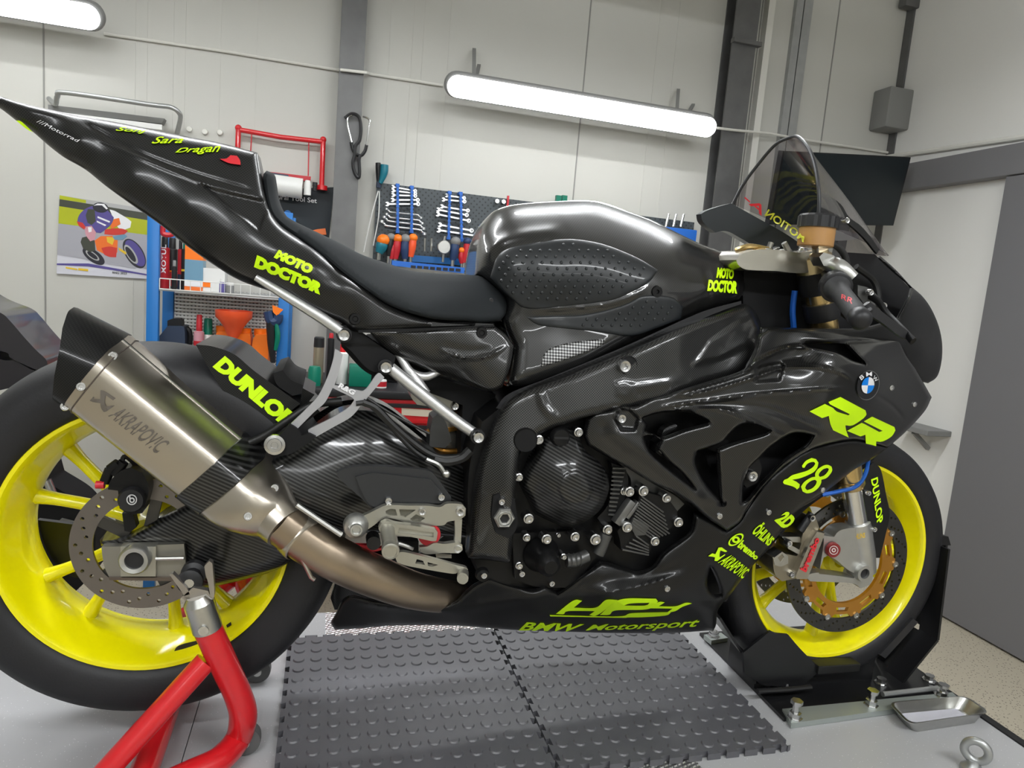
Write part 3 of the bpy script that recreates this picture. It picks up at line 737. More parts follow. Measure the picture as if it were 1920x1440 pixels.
# lower tool shelf with handles
t = empty('tool_shelf', Y(810, 500, yp - .1), 'blue perforated tool tray along the foot of the pegboard', 'shelf')
bm = B(); slab(bm, [Y(735, 488, yp - .12), Y(900, 505, yp - .12), Y(900, 516, yp - .12), Y(735, 498, yp - .12)], Vector((0, -1, 0)), 0, -.012); link('lip', bm, mBlueL, t, 0)
bm = B(); slab(bm, [Y(770, 478, yp - .02), Y(900, 488, yp - .02), Y(900, 500, yp - .02), Y(765, 490, yp - .02)], Vector((0, -1, 0)), 0, -.02); link('back', bm, mBlue, t, 0)
for px in range(775, 868, 12):
    bm = B(); a = Y(px, 500 + (px - 775) * .07, yp - .122); box(bm, (a.x - .012, a.y - .002, a.z - .008), (a.x + .012, a.y + .004, a.z + .006)); link('slot', bm, mBlk, t)
mHRed, mHOr, mHBl = mRedD, mOrg, M('dark_blue_grip', (.02, .045, .12), .45)
def handle(pts, r, mat, label, cap=None, cat='pliers', name='plier_handle'):
    bm = B(); P = [Y(*p, yp - .1) for p in q6(pts)]
    tube(bm, P, [r * .8] + [r] * (len(P) - 2) + [r * .65] if len(P) > 2 else r, 10)
    t_ = empty(name, P[-1], label, cat, 'hand tools in the blue tray'); link('grip', bm, mat, t_)
    if cap:
        bm = B(); ball(bm, P[0], r * 1.12, 1, 1, .9); link('grip_end', bm, cap, t_)
    bm = B(); tube(bm, [P[-1], P[-1] + Vector((0, 0, -.035))], r * .4, 8); link('shaft', bm, mSS, t_)
handle([(255, 985), (235, 1060), (200, 1140)], .03, mTeal, 'teal and orange pliers, leftmost in the tray', mOrg)
handle([(275, 925), (262, 960), (255, 1000)], .022, mOrg, 'short orange grip behind the teal pliers')
handle([(350, 945), (335, 1050), (320, 1180)], .019, mBlk, 'black handle with a grey end next to the teal pliers', mGrey, 'screwdriver', 'screwdriver')
handle([(430, 965), (415, 1080), (400, 1215)], .022, mRedD, 'red and orange pliers between the black and the navy handles', mOrg)
handle([(375, 1040), (365, 1120), (350, 1215)], .016, mRedD, 'slim pink red handle left of the red and orange pliers', None, 'screwdriver', 'screwdriver')
handle([(525, 965), (515, 1090), (520, 1215)], .023, mHBl, 'navy blue handle right of the red and orange pliers', mGrey, 'screwdriver', 'screwdriver')
handle([(620, 955), (605, 1060), (590, 1190)], .021, mOrgR, 'red pliers with orange back, fifth along the tray', mOrg)
handle([(1140, 1000), (1125, 1110), (1105, 1230)], .024, mHBl, 'blue handle right of the round gauge', mGrey, 'screwdriver', 'screwdriver')
handle([(1215, 1110), (1210, 1190), (1215, 1270)], .016, mRedD, 'short red handle with orange top right of the blue handle', mOrg, 'screwdriver', 'screwdriver')
handle([(1285, 1000), (1275, 1120), (1245, 1260)], .02, mRedD, 'tall red handle with a blue end next to the tank', mHBl, 'screwdriver', 'screwdriver')
for i, x in enumerate((765, 845)):
    p, q = q6([(x, 960), (x - 5, 1120)]); bm = B(); tube(bm, [Y(*p, yp - .09), Y(*q, yp - .09)], .006, 8); tag(link('steel_punch', bm, mSS), 'thin steel punch in the tray, %s of two' % ('left' if i == 0 else 'right'), 'punch', 'steel punches in the tray')
p = q6([(995, 1070)])[0]; t = empty('dial_gauge', Y(*p, yp - .1), 'round silver dial gauge in the middle of the tool tray', 'gauge')
bm = B(); lathe(bm, [(0, -.016), (.03, -.016), (.034, -.012), (.034, .012), (0, .012)], Y(*p, yp - .11), (0, 1, 0), 28); link('dial', bm, mSS, t)
bm = B(); c = Y(*p, yp - .11); tube(bm, [c + Vector((0, 0, .03)), c + Vector((.004, 0, .055))], .008, 8); tube(bm, [c - Vector((0, 0, .03)), c - Vector((0, 0, .075))], .007, 8); link('stem', bm, mSS, t)

# ------------------------------------------------------------------ blue rack
yr0, yr1 = 2.02, YB - .03
t = empty('storage_rack', Y(400, 690, yr0), 'blue steel rack with white wire shelves and grid back, between poster and column', 'rack')
zt_, zl_ = Y(285, 372, yr0).z, ZF
for px, pyy in ((286, 520), (531, 600)):
    x = Y(px, pyy, yr0).x; hw = .024
    for yy in (yr0, yr1 - .04):
        bm = B(); box(bm, (x - hw, yy, zl_), (x + hw, yy + .035, zt_ if px < 400 else zt_ - .0), bev=.003); link('post', bm, mBlue, t)
xl, xr = Y(299, 540, yr0).x, Y(522, 600, yr0).x
zs1 = Y(320, 543, yr0).z; zs2 = Y(440, 700, yr0 + .1).z - .002
def wires(z0, z1, y, step, r=.0019):
    bm = B()
    n = int((xr - xl) / step)
    for k in range(n + 1): tube(bm, [(xl + (xr - xl) * k / n, y, z0), (xl + (xr - xl) * k / n, y, z1)], r, 5, 0)
    for z in (z0, z1): tube(bm, [(xl, y, z), (xr, y, z)], r * 1.3, 5, 0)
    return bm
link('shelf_rail', wires(zs1, zs1 + .045, yr0 + .0, .04), mWhite, t)
for zs in (zs1, zs2):
    bm = B(); box(bm, (xl - .005, yr0 + .012, zs - .008), (xr + .005, yr1 - .05, zs)); link('shelf', bm, mGalv, t)
bm = B()
n = 30
for k in range(n + 1): tube(bm, [(xl + (xr - xl) * k / n, yr1 - .02, zs2), (xl + (xr - xl) * k / n, yr1 - .02, zs1)], .0055, 4, 0)
k = zs2
while k < zs1: tube(bm, [(xl, yr1 - .024, k), (xr, yr1 - .024, k)], .0055, 4, 0); k += (xr - xl) / n
link('grid_back', bm, mWhite, t)
bm = B(); box(bm, (xl, yr1 - .012, zs2), (xr, yr1 - .006, zs1)); link('back_sheet', bm, mGrey, t)

def can(px0, px1, pyt, y, z, mats, name, label, group=None, cat='can', capf=.2, neck=.62, band=None, text=None):
    a = Y((px0 + px1) / 2, 500, y); a = Vector((a.x, y, z)); w = (Y(px1, 500, y) - Y(px0, 500, y)).length; h = Y((px0 + px1) / 2, pyt, y).z - z
    t_ = empty(name, a, label, cat, group); r = w / 2
    bm = B(); lz(bm, [(0, .001), (r * .96, .001), (r, h * .02), (r, h * (1 - capf) - r * .25), (r * neck, h * (1 - capf)), (0, h * (1 - capf))], a); link('body', bm, mats[0], t_)
    bm = B(); lz(bm, [(0, h * (1 - capf)), (r * neck * 1.05, h * (1 - capf)), (r * neck, h * .98), (r * neck * .8, h), (0, h)], a); link('cap', bm, mats[1], t_)
    if band:
        for z0, z1, mm in band:
            bm = B(); lz(bm, [(r * 1.012, h * z0), (r * 1.012, h * z1)], a); link('label_band', bm, mm, t_)
    if text:
        s, mm, z0, z1, rot = text; V, F = text_mesh(s, .02); bm = B()
        A = []
        for u, v in V:   # lettering running up the can
            ang = (v - .5) * .9; A.append(a + Vector((math.sin(-ang) * r * 1.03, -math.cos(ang) * r * 1.03, h * (z0 + (z1 - z0) * u))))
        extrude_faces(bm, A, [p + Vector((0, .002, 0)) for p in A], F); link('lettering', bm, mm, t_, 0)
    return t_
mPW, mCanG = mPoster['white'], M('can_charcoal', (.03, .032, .035), .35)
ysf = yr0 + .09
can(299, 318, 444, ysf, zs1, (mRedD, mBlk), 'oil_can', 'red can with white upright lettering, leftmost on the wire shelf', 'cans on the wire shelf', text=('MOTUL', mPW, .3, .85, 1))
can(312, 333, 446, ysf + .05, zs1, (mCanG, mBlk), 'spray_can', 'charcoal can with a dark red foot, second on the wire shelf', 'cans on the wire shelf', band=[(.05, .32, mRedD), (.33, .36, mOrg)])
can(322, 332, 488, ysf - .04, zs1, (mBlk, mGrey), 'small_bottle', 'small black bottle with grey cap standing in front of the charcoal can', 'cans on the wire shelf')
can(333, 343, 448, ysf + .03, zs1, (mRedD, mBlk), 'oil_can', 'slim dark red can between the charcoal and the black cans', 'cans on the wire shelf', band=[(.0, .3, mNavy)])
can(340, 354, 447, ysf, zs1, (mBlk, mGrn), 'spray_can', 'black spray can with a yellow ring, left of the orange box', 'cans on the wire shelf', band=[(.36, .4, mPoster['yel'])])
a = Y(365, 500, ysf); w_ = .075; hb = Y(365, 452, ysf).z - zs1
t = empty('carton', Vector((a.x, ysf, zs1)), 'tall box, orange above and blue and white below, on the wire shelf', 'box')
for z0, z1, mm, nm in ((0, .08, mPoster['orange'], 'foot_stripe'), (.08, .2, mPoster['white'], 'white_band'), (.2, .62, mPoster['sk'], 'blue_front'), (.62, 1, mOrg, 'orange_front')):
    bm = B(); box(bm, (a.x - w_ / 2, ysf - .02, zs1 + hb * z0 + .0005), (a.x + w_ / 2, ysf + .06, zs1 + hb * z1)); link(nm, bm, mm, t)
a = Y(402, 520, ysf + .03); t = empty('carton', Vector((a.x, ysf, zs1)), 'small white box with an orange stripe right of the tall orange box', 'box')
bm = B(); box(bm, (a.x - .05, ysf - .01, zs1 + .001), (a.x + .05, ysf + .08, zs1 + .105)); link('body', bm, mWhite, t)
bm = B(); box(bm, (a.x - .051, ysf - .0115, zs1 + .02), (a.x - .01, ysf - .009, zs1 + .045)); link('stripe', bm, mOrg, t)
for i, (p0, p1, pt, ma, l) in enumerate(((411, 424, 522, mPoster['purp'], 'small purple jar right of the white box'), (425, 440, 530, mGrey, 'small grey jar at the right end of the wire shelf'))):
    can(p0, p1, pt, ysf, zs1, (ma, mWhite), 'jar', l, 'jars on the wire shelf', 'jar', .25, .9)
for i, (px, z_) in enumerate(((315, 470), (345, 472))):
    pass
bm = B(); a = Y(315, 437, yr0 + .02); tube(bm, [Y(306, 424, yr0 + .02), Y(305, 436, yr0 + .02), Y(310, 440, yr0 + .02), Y(321, 440, yr0 + .02), Y(326, 434, yr0 + .02), Y(325, 424, yr0 + .02)], .011, 8)
tag(link('hose_loop', bm, mRedD), 'bent red hose loop above the cans at the left end of the rack', 'hose')

# lower shelf
ysl = yr0 + .1
t = empty('jug', Vector((Y(330, 640, ysl).x, ysl, zs2)), 'dark blue jug with a wide cap, left end of the lower shelf', 'jug')
def q7(pts): return C(280, 540, 6.857, pts)
bm = B(); pxplate(bm, q7([(100, 1100), (110, 640), (235, 490), (420, 490), (455, 560), (460, 1100)]), ysl, .12); link('body', bm, mNavy, t)
bm = B(); pxplate(bm, q7([(232, 490), (232, 420), (300, 395), (390, 395), (415, 420), (420, 490)]), ysl + .03, .06); link('cap', bm, mBlk, t)
bm = B(); tube(bm, [Y(*p, ysl + .06) for p in q7([(430, 520), (500, 540), (520, 640), (500, 800)])], .013, 8); link('handle', bm, mBlk, t)
can(366, 386, 590, ysl, zs2, (mPoster['pink'], mRedD), 'bottle', 'white and pink bottle with a red cap beside the jug', cat='bottle', capf=.28, neck=.55, band=[(.42, .55, mRedD)])
can(384, 402, 597, ysl + .04, zs2, (mWhite, mGrn), 'bottle', 'white bottle with a green cap behind the pink bottle', cat='bottle', capf=.3, neck=.9)
def canister(pts, neck, y, label):
    P = q7(pts); t_ = empty('canister', Y(sum(p[0] for p in P) / len(P), max(p[1] for p in P), y), label, 'canister', 'orange canisters')
    bm = B(); pxplate(bm, P, y, .1, corner=60); link('body', bm, mOrg, t_)
    bm = B(); p, q, w = neck; (p, q) = q7([p, q]); cyl(bm, Y(*q, y + .05), Y(*p, y + .05), w, n=18); link('cap', bm, mOrg, t_)
canister([(835, 1100), (850, 640), (880, 560), (1010, 560), (1045, 660), (1060, 1100)], ((945, 485), (945, 570), .03), ysl, 'left of three orange canisters, half behind the red funnel')
canister([(1090, 1100), (1110, 700), (1165, 590), (1290, 590), (1305, 700), (1300, 1100)], ((1228, 515), (1228, 600), .029), ysl - .02, 'middle of three orange canisters on the lower rack shelf')
canister([(1310, 1100), (1325, 700), (1370, 600), (1510, 600), (1530, 720), (1520, 1100)], ((1438, 525), (1438, 610), .032), ysl - .04, 'right of three orange canisters, beside the blue post')
p, q, r_ = q7([(1090, 290), (1090, 480), (1090, 640)]); a = Y(*p, ysl - .06); b = Y(*q, ysl - .06); c = Y(*r_, ysl - .06)
bm = B(); hz = a.z; rr = .08
lathe(bm, [(rr, hz), (rr * .98, hz - .03), (rr * .55, b.z), (rr * .42, b.z - .03), (.012, b.z - .07), (.008, c.z - .03), (.005, c.z - .03), (.009, b.z - .068), (rr * .38, b.z - .026), (rr * .92, hz - .03), (rr * .95, hz)], (a.x, a.y, 0), (0, 0, 1), 28, True)
tag(link('funnel', bm, mOrgR), 'big orange red funnel standing between two orange canisters', 'funnel')
t = empty('hanging_tools', Y(*q7([(1600, 500)])[0], yr0 - .02), 'bunch of dark blue and green hand tools hanging on the right rack post', 'tools')
bm = B(); tube(bm, [Y(*p, yr0 - .03) for p in q7([(1530, 300), (1560, 420), (1640, 420), (1660, 340)])], .022, 8); link('sling', bm, mHBl, t)
bm = B(); tube(bm, [Y(*p, yr0 - .03) for p in q7([(1560, 440), (1570, 700), (1590, 960)])], [.02, .018, .012], 8); link('handle', bm, mBlk, t)
bm = B(); tube(bm, [Y(*p, yr0 - .04) for p in q7([(1630, 450), (1650, 620), (1620, 800)])], [.008, .012, .008], 8); link('handle', bm, mGrn, t)
bm = B(); pxplate(bm, q7([(1580, 220), (1720, 280), (1640, 360), (1590, 310)]), yr0 - .05, .02); tag(link('orange_tag', bm, mOrg), 'orange plastic scraper hanging at the top of the right rack post', 'scraper')

# ------------------------------------------------------------------ red tool trolley seen through the frame, with things on top
ytr = 1.55
tz = Y(760, 747, ytr).z; xa, xb = Y(560, 760, ytr).x, Y(880, 780, ytr).x
t = empty('tool_trolley', Vector(((xa + xb) / 2, ytr + .25, ZF)), 'red tool trolley with a black top, seen through the frame behind the shock absorber', 'tool trolley')
zb2 = tz - .40
bm = B(); box(bm, (xa, ytr, zb2), (xb, ytr + .45, tz - .005), bev=.006); link('body', bm, mRed, t)
for sx in (xa + .07, xb - .04):
    for sy in (ytr + .08, ytr + .41):
        bm = B(); box(bm, (sx - .02, sy - .02, ZF + .09), (sx + .02, sy + .02, zb2 - .0005)); link('leg', bm, mBlk, t, 0)
bm = B(); box(bm, (xa - .01, ytr - .015, tz - .004), (xb + .01, ytr + .46, tz + .03), bev=.006); link('top', bm, mBlk, t)
zz = tz - .018
for k, hh in enumerate((.085, .08, .09, .1)):
    d_ = empty('drawer', Vector(((xa + xb) / 2, ytr, zz - hh))); adopt(d_, t)
    bm = B(); box(bm, (xa + .02, ytr - .012, zz - hh), (xb - .02, ytr + .02, zz - .018), bev=.003); o = link('front', bm, mRed, d_)
    bm = B(); box(bm, (xa + .03, ytr - .018, zz - .018), (xb - .03, ytr + .0, zz - .004)); link('handle', bm, mBlk, d_)
    zz -= hh + .004
bm = B(); pl = [(765, 770), (812, 771), (812, 780), (765, 779)]; slab(bm, [Y(*p, ytr - .013) for p in [(753, 765), (812, 769), (812, 782), (753, 778)]], Vector((0, -1, 0)), .002, -.004); link('name_plate', bm, M('cream_plate', (.55, .48, .38), .4), t, 0)
for sx in (xa + .07, xb - .04):
    for sy in (ytr + .08, ytr + .41):
        bm = B(); cyl(bm, (sx - .015, sy, ZF + .05), (sx + .015, sy, ZF + .05), .05, n=16); link('caster', bm, mBlk, t)
tz2 = tz + .03; yt = ytr + .12
can(595, 615, 632, yt, tz2, (mBeige, mBlk), 'spray_can', 'beige spray can with a black cap, left end of the trolley top', 'cans on the trolley', capf=.22, neck=.98)
can(621, 634, 625, yt + .1, tz2, (mBlk, mRedD), 'spray_can', 'dark can with a red button, right of the beige spray can', 'cans on the trolley', capf=.1)
can(640, 662, 645, yt, tz2, (mWhite, mRed), 'glue_bottle', 'tall white bottle with a red nozzle on the trolley', cat='bottle', capf=.2, neck=.5)
can(714, 738, 712, yt - .05, tz2, (mWhite, mWhite), 'jar', 'white jar with a red striped label on the trolley', cat='jar', capf=.15, neck=.95, band=[(.2, .8, mRedD)])
a, w, h = span(652, 693, 708, 748, yt - .02); bm = B(); box(bm, (a.x - w / 2, yt - .06, tz2), (a.x + w / 2, yt + .04, tz2 + h * .95), bev=.004); tag(link('carton', bm, mGrn), 'dark green box on the trolley between the white bottle and the striped jar', 'box')
a, w, h = span(682, 745, 650, 735, yt + .14); bm = B(); box(bm, (a.x - w / 2, yt + .1, tz2), (a.x + w / 2, yt + .2, tz2 + h), bev=.01); tag(link('tool_case', bm, mBlkM), 'tall black case at the back of the trolley', 'case')
a, w, h = span(575, 600, 715, 750, yt - .06); bm = B(); lz(bm, [(0, 0), (w / 2, 0), (w / 2, h * .8), (w * .4, h), (0, h)], Vector((a.x, yt - .06, tz2))); tag(link('tin', bm, mGrn), 'small green tin at the left edge of the trolley', 'tin')
# ================================================================== the lift, mats and what stands on it
ZD = -.385
mEdge = M('black_edge', (.012, .012, .013), .5)
mBS = M('black_powder_coat', (.007, .007, .008), .38, coat=.2)
XD = Z(1800, 1310, ZD).x; YBK = Z(600, 1149, ZD).y; YFR = -.47
t = empty('motorcycle_lift', (.3, 0, ZF), 'grey scissor lift table that carries the motorcycle', 'motorcycle lift')
xs0, xs1 = Z(610, 1195, ZD).x, Z(1299, 1418, ZD).x
xsm = Z(358, 1370, ZD).x
for a, b, mm, nm in ((-1.35, xsm - .001, mDeck, 'deck_sheet'), (xsm + .001, xs0, mDeck, 'deck_sheet'), (xs0, xs1, mTread, 'chequer_plate'), (xs1, XD - .02, mDeck, 'deck_sheet')):
    bm = B(); box(bm, (a, YFR, ZD - .006), (b, YBK, ZD)); link(nm, bm, mm, t, 0)
bm = B(); box(bm, (-1.36, YFR, ZD - .08), (XD - .005, YBK, ZD - .0062)); link('deck_frame', bm, mGrey, t, 0)
bm = B(); box(bm, (XD - .02, YFR, ZD - .08), (XD, YBK, ZD + .004)); link('edge_strip', bm, mEdge, t, 0)
for s in (-1, 1):
    yy = (YFR + YBK) / 2 + s * .3
    for a, b in (((-.9, ZF + .1), (1.2, ZD - .1)), ((1.2, ZF + .1), (-.9, ZD - .1))):
        bm = B(); bar(bm, (a[0], yy + (.03 if a[0] > 0 else 0), a[1]), (b[0], yy + (.03 if a[0] > 0 else 0), b[1]), .025, .07, (0, 1, 0)); link('scissor_leg', bm, mGrey, t, 0)
bm = B(); box(bm, (-1.1, YFR + .06, ZF), (1.5, YBK - .06, ZF + .07)); link('base_frame', bm, mGrey, t, 0)

# rubber tiles with studs and toothed edges
ZM = ZD + .013
mMat = M('studded_rubber', (.085, .085, .095), .45, spec=1., noise=.25, nscale=9, bump=.06, bscale=500)
ca, cb, cc = Z(541, 1193, ZM), Z(1490, 1398, ZM), Z(1335, 1232, ZM)
xm0, ym1, ym0 = ca.x, ca.y, cb.y; xm2 = cb.x - .006; xm1 = Z(982, 1300, ZM).x
def tile(x0, x1, y0, y1, label):
    W, D = x1 - x0, y1 - y0; n = 12; e = .009
    out = []
    def side(p, q, nx, ny):
        for k in range(n):
            a = Vector(p).lerp(Vector(q), k / n); b = Vector(p).lerp(Vector(q), (k + .5) / n); c = Vector(p).lerp(Vector(q), (k + 1) / n)
            du = (Vector(q) - Vector(p)).normalized() * .004; nn = Vector((nx, ny)) * e
            out.extend([tuple(a), tuple(b), tuple(b + du + nn)] if False else [tuple(a + du), tuple(a + nn), tuple(b + nn), tuple(b - du)])
    side((0, 0), (W, 0), 0, 1); side((W, 0), (W, D), -1, 0); side((W, D), (0, D), 0, -1); side((0, D), (0, 0), 1, 0)
    V, F = cdt(out); bm = B()
    A = [Vector((x0 + x, y0 + y, ZM)) for x, y in V]; extrude_faces(bm, A, [p - Vector((0, 0, .0125)) for p in A], F)
    m = 13
    for i in range(m):
        for j in range(m):
            c = Vector((x0 + W * (i + .75) / (m + .5), y0 + D * (j + .75) / (m + .5), ZM))
            lathe_ = [(0, .0028), (.0105, .0028), (.0128, 0)]
            vs = [bm.verts.new(c + Vector((math.cos(2 * PI * k / 14) * .0105, math.sin(2 * PI * k / 14) * .0105, .0028))) for k in range(14)]
            vo = [bm.verts.new(c + Vector((math.cos(2 * PI * k / 14) * .0128, math.sin(2 * PI * k / 14) * .0128, -.0003))) for k in range(14)]
            bm.faces.new(vs)
            for k in range(14): bm.faces.new((vo[k], vo[(k + 1) % 14], vs[(k + 1) % 14], vs[k]))
    return tag(link('rubber_tile', bm, mMat, None, 25), label, 'floor tile', 'studded rubber tiles')
tile(xm0, xm1 - .0015, ym0, ym1, 'studded black rubber tile on the lift, the one nearer the rear wheel')
tile(xm1 + .0015, xm2, ym0, ym1, 'studded black rubber tile on the lift, the one nearer the front wheel')

# ------------------------------------------------------------------ front wheel chock
t = empty('wheel_chock', Z(1550, 1290, ZD), 'black steel wheel chock clamping the front tyre', 'wheel chock')
zc = ZD + .008
bp = [Z(*p, zc) for p in ((1312, 1186), (1470, 1347), (1752, 1300), (1716, 1246), (1560, 1170))]
bm = B(); V, F = cdt([(p.x, p.y) for p in bp]); A = [Vector((x, y, zc)) for x, y in V]; extrude_faces(bm, A, [p - Vector((0, 0, .0075)) for p in A], F); link('base_plate', bm, mBS, t, 0)
# front stop: bent channel that stands before the tyre
def chan(P, hw, th):
    """bent strip through the side points P (x, z), hw half width in y"""
    bm = B(); n = len(P)
    for a, b in zip(P, P[1:]):
        a3, b3 = Vector((a[0], 0, a[1])), Vector((b[0], 0, b[1])); bar(bm, a3, b3 + (b3 - a3).normalized() * th * .4, hw * 2, th, (1, 0, 0))
        for s in (-1, 1): bar(bm, a3 + Vector((-.012, s * hw, 0)), b3 + Vector((-.012, s * hw, 0)), .006, .032, (0, 1, 0))
    return bm
ys_ = -.05
sp = [Y(1762, 1022, ys_), Y(1742, 1190, ys_), Y(1668, 1280, ys_)]
bm = B()
for a, b in zip(sp, sp[1:]):
    for yy in (-.05, .05): bar(bm, Vector((a.x, yy, a.z)), Vector((b.x, yy, b.z)), .006, .055, (0, 1, 0))
    bar(bm, Vector((a.x + .022, 0, a.z)), Vector((b.x + .022, 0, b.z)), .1, .006, (1, 0, 0)) if False else None
    d_ = (b - a).normalized(); n_ = Vector((-d_.z, 0, d_.x)); n_ = n_ if n_.x > 0 else -n_
    vs = [Vector((a.x, -.05, a.z)) + n_ * .024, Vector((a.x, .05, a.z)) + n_ * .024, Vector((b.x, .05, b.z)) + n_ * .024, Vector((b.x, -.05, b.z)) + n_ * .024]
    slab(bm, vs, n_, 0, -.006)
link('front_stop', bm, mBS, t, 30)
bm = B(); a = sp[0]; plate(bm, [(-.03, 0), (.03, .0), (.018, .022), (-.012, .026)], (), Matrix.Translation((a.x, -.053, a.z)) @ Matrix.Rotation(PI / 2, 4, 'X'), -.1, .0); link('stop_cap', bm, mBS, t, 0)
# tyre cradle plates
bm = B()
for s in (0, 1):
    pts_ = [(1650, 1228), (1712, 1160), (1720, 1176), (1668, 1240)]
    q = [Y(*p, -.065) for p in pts_]
    slab(bm, [q[0], q[1], Vector((q[1].x, .075, q[1].z)), Vector((q[0].x, .075, q[0].z))], (q[0] - q[3]).normalized(), 0, -.02); break
link('front_ramp', bm, M('worn_black_steel', (.05, .05, .055), .3, .6), t, 0)
bm = B(); q0, q1 = Y(1352, 1158, -.07), Y(1393, 1222, -.07)
slab(bm, [q0, q1, Vector((q1.x + .02, .07, q1.z)), Vector((q0.x + .02, .07, q0.z))], Vector((1, 0, .6)).normalized(), 0, -.006); link('rear_ramp', bm, mBS, t, 0)
bm = B(); pxplate(bm, [(1394, 1224), (1445, 1183), (1456, 1188), (1478, 1190), (1500, 1216), (1533, 1249), (1532, 1262), (1500, 1290), (1430, 1285), (1396, 1262)], -.082, .006, corner=25); link('side_cheek', bm, mBS, t, 0)
bm = B(); pxplate(bm, [(1394, 1224), (1445, 1183), (1456, 1188), (1478, 1190), (1500, 1216), (1533, 1249), (1532, 1262), (1500, 1290), (1430, 1285), (1396, 1262)], .075, .006, corner=25); link('side_cheek', bm, mBS, t, 0)
bm = B(); a, b = Y(1533, 1248, -.085), Y(1612, 1240, -.085); box(bm, (a.x, -.09, a.z - .02), (b.x, .02, a.z - .0), bev=.002); link('foot_rest', bm, M('grey_black_steel', (.02, .02, .02), .4, .4), t, 0)
bm = B(); a, b = Y(1420, 1262, -.06), Y(1640, 1262, -.06); box(bm, (a.x, -.055, zc), (b.x, .055, a.z + .02)); link('lower_beam', bm, mBS, t, 0)
for p, q in (((1415, 1277), (1490, 1270)), ((1420, 1296), (1475, 1293)), ((1475, 1293), (1520, 1288))):
    bm = B(); tube(bm, [Z(*p, zc + .022), Z(*q, zc + .022)], .006, 8, 0); link('latch_rod', bm, mBS, t)
bm = B(); tube(bm, [Z(*p, zc + .02) for p in ((1478, 1290), (1472, 1272), (1476, 1264), (1480, 1274), (1475, 1288))], .0022, 6, 5); link('spring_pin', bm, mGalv, t)
for p in ((1438, 1284), (1455, 1283)):
    bm = B(); ball(bm, Z(*p, zc + .012), .007); link('rivet', bm, mBlk, t)
for p in ((1652, 1282), (1742, 1276), (1383, 1230)):
    bm = B(); a = Z(p[0], p[1], zc); lz(bm, [(0, 0), (.016, 0), (.016, .003), (.011, .004), (.011, .014), (0, .014)], a, 8); link('bolt', bm, mBolt, t)
bm = B(); tube(bm, [Z(1655, 1302, zc + .006), Z(1760, 1290, zc + .006)], .006, 8, 0); link('cross_rod', bm, mGalv, t)

# galvanised cross bars with bolts that hold the chock down
def crossbar(P, z, label, bolts, grp):
    t_ = empty('clamp_bar', Z(*P[0], z), label, 'clamp bar'); bm = B()
    V = [Z(*p, z) for p in P]; slab(bm, V, Vector((0, 0, 1)), 0, -.012); link('bar', bm, M('pale_zinc', (.42, .46, .44), .35, .6), t_, 0)
    for (px, py, h) in bolts:
        a = Z(px, py, z); bm = B(); lz(bm, [(0, 0), (.016, 0), (.016, .002), (.0125, .0025), (.0125, .013), (.007, .0135), (.007, h * .8), (.0125, h * .8), (.0125, h), (0, h)], a, 6); link('bolt', bm, mBolt, t_)
crossbar([(1467, 1329), (1786, 1298), (1800, 1312), (1484, 1356)], ZD + .013, 'pale zinc clamp bar with tall bolts in front of the chock base', [(1490, 1346, .04), (1633, 1322, .036), (1766, 1306, .03)], 'zinc clamp bars')
crossbar([(1320, 1190), (1352, 1186), (1365, 1196), (1334, 1201)], ZD + .018, 'short zinc clamp bar end beside the belly fairing, behind the chock', [(1338, 1193, .012)], 'zinc clamp bars')
# drip tray
t = empty('drip_tray', Z(1765, 1345, ZD), 'small stainless steel tray lying on the lift beside the clamp bar', 'tray')
rim = [Z(*p, ZD + .026) for p in ((1670, 1318), (1808, 1306), (1852, 1336), (1708, 1357))]; c_ = sum(rim, Vector()) / 4
def ring(f, z):
    pts = []
    q = [c_ + (p - c_) * f for p in rim]
    for i in range(4):
        a, b, d_ = q[i - 1], q[i], q[(i + 1) % 4]
        for k in range(6):
            s = k / 5; r_ = .022; u_ = (a - b).normalized() * r_; w_ = (d_ - b).normalized() * r_
            pts.append(b + u_ * (1 - s) ** 2 + w_ * s ** 2)
    return [Vector((p.x, p.y, z)) for p in pts]
bm = B(); rr = [ring(1.06, ZD + .025), ring(1.06, ZD + .027), ring(1, ZD + .027), ring(.86, ZD + .004), ring(.84, ZD + .0025), ring(.85, ZD + .0005), ring(.88, ZD + .002), ring(1.0, ZD + .024)]
vv = [[bm.verts.new(p) for p in r_] for r_ in rr]
for a, b in list(zip(vv, vv[1:])) + [(vv[-1], vv[0])]:
    for k in range(len(a)): bm.faces.new((a[k], a[(k + 1) % len(a)], b[(k + 1) % len(a)], b[k]))
bm.faces.new(vv[4]); bm.faces.new(vv[5][::-1]); bmesh.ops.recalc_face_normals(bm, faces=bm.faces); link('pan', bm, mSS, t, 35)
bm = B(); b0 = [c_ + (p - c_) * .74 for p in rim]; slab(bm, [Vector((p.x, p.y, ZD + .0032)) for p in b0], Vector((0, 0, 1)), .001, 0); link('paper_liner', bm, M('liner', (.55, .55, .62), .5), t, 0)
# eye bolt
t = empty('eye_bolt', Z(1822, 1440, ZD), 'zinc eye bolt screwed into the lift deck, bottom right corner', 'eye bolt')
e = Z(1822, 1446, ZD); bm = B(); lz(bm, [(0, 0), (.021, 0), (.021, .008), (.012, .016), (.01, .024), (0, .024)], e, 18); link('collar', bm, mGalv, t)
bm = B(); c_ = e + Vector((.002, 0, .043)); rd = (CP - c_); rd.z = 0; rd.normalize(); sd = Vector((0, 0, 1)).cross(rd)
tube(bm, [c_ + (sd * math.cos(2 * PI * k / 16) + Vector((0, 0, 1)) * math.sin(2 * PI * k / 16)) * .02 for k in range(16)], .0078, 10, 2, True); link('ring', bm, mGalv, t)

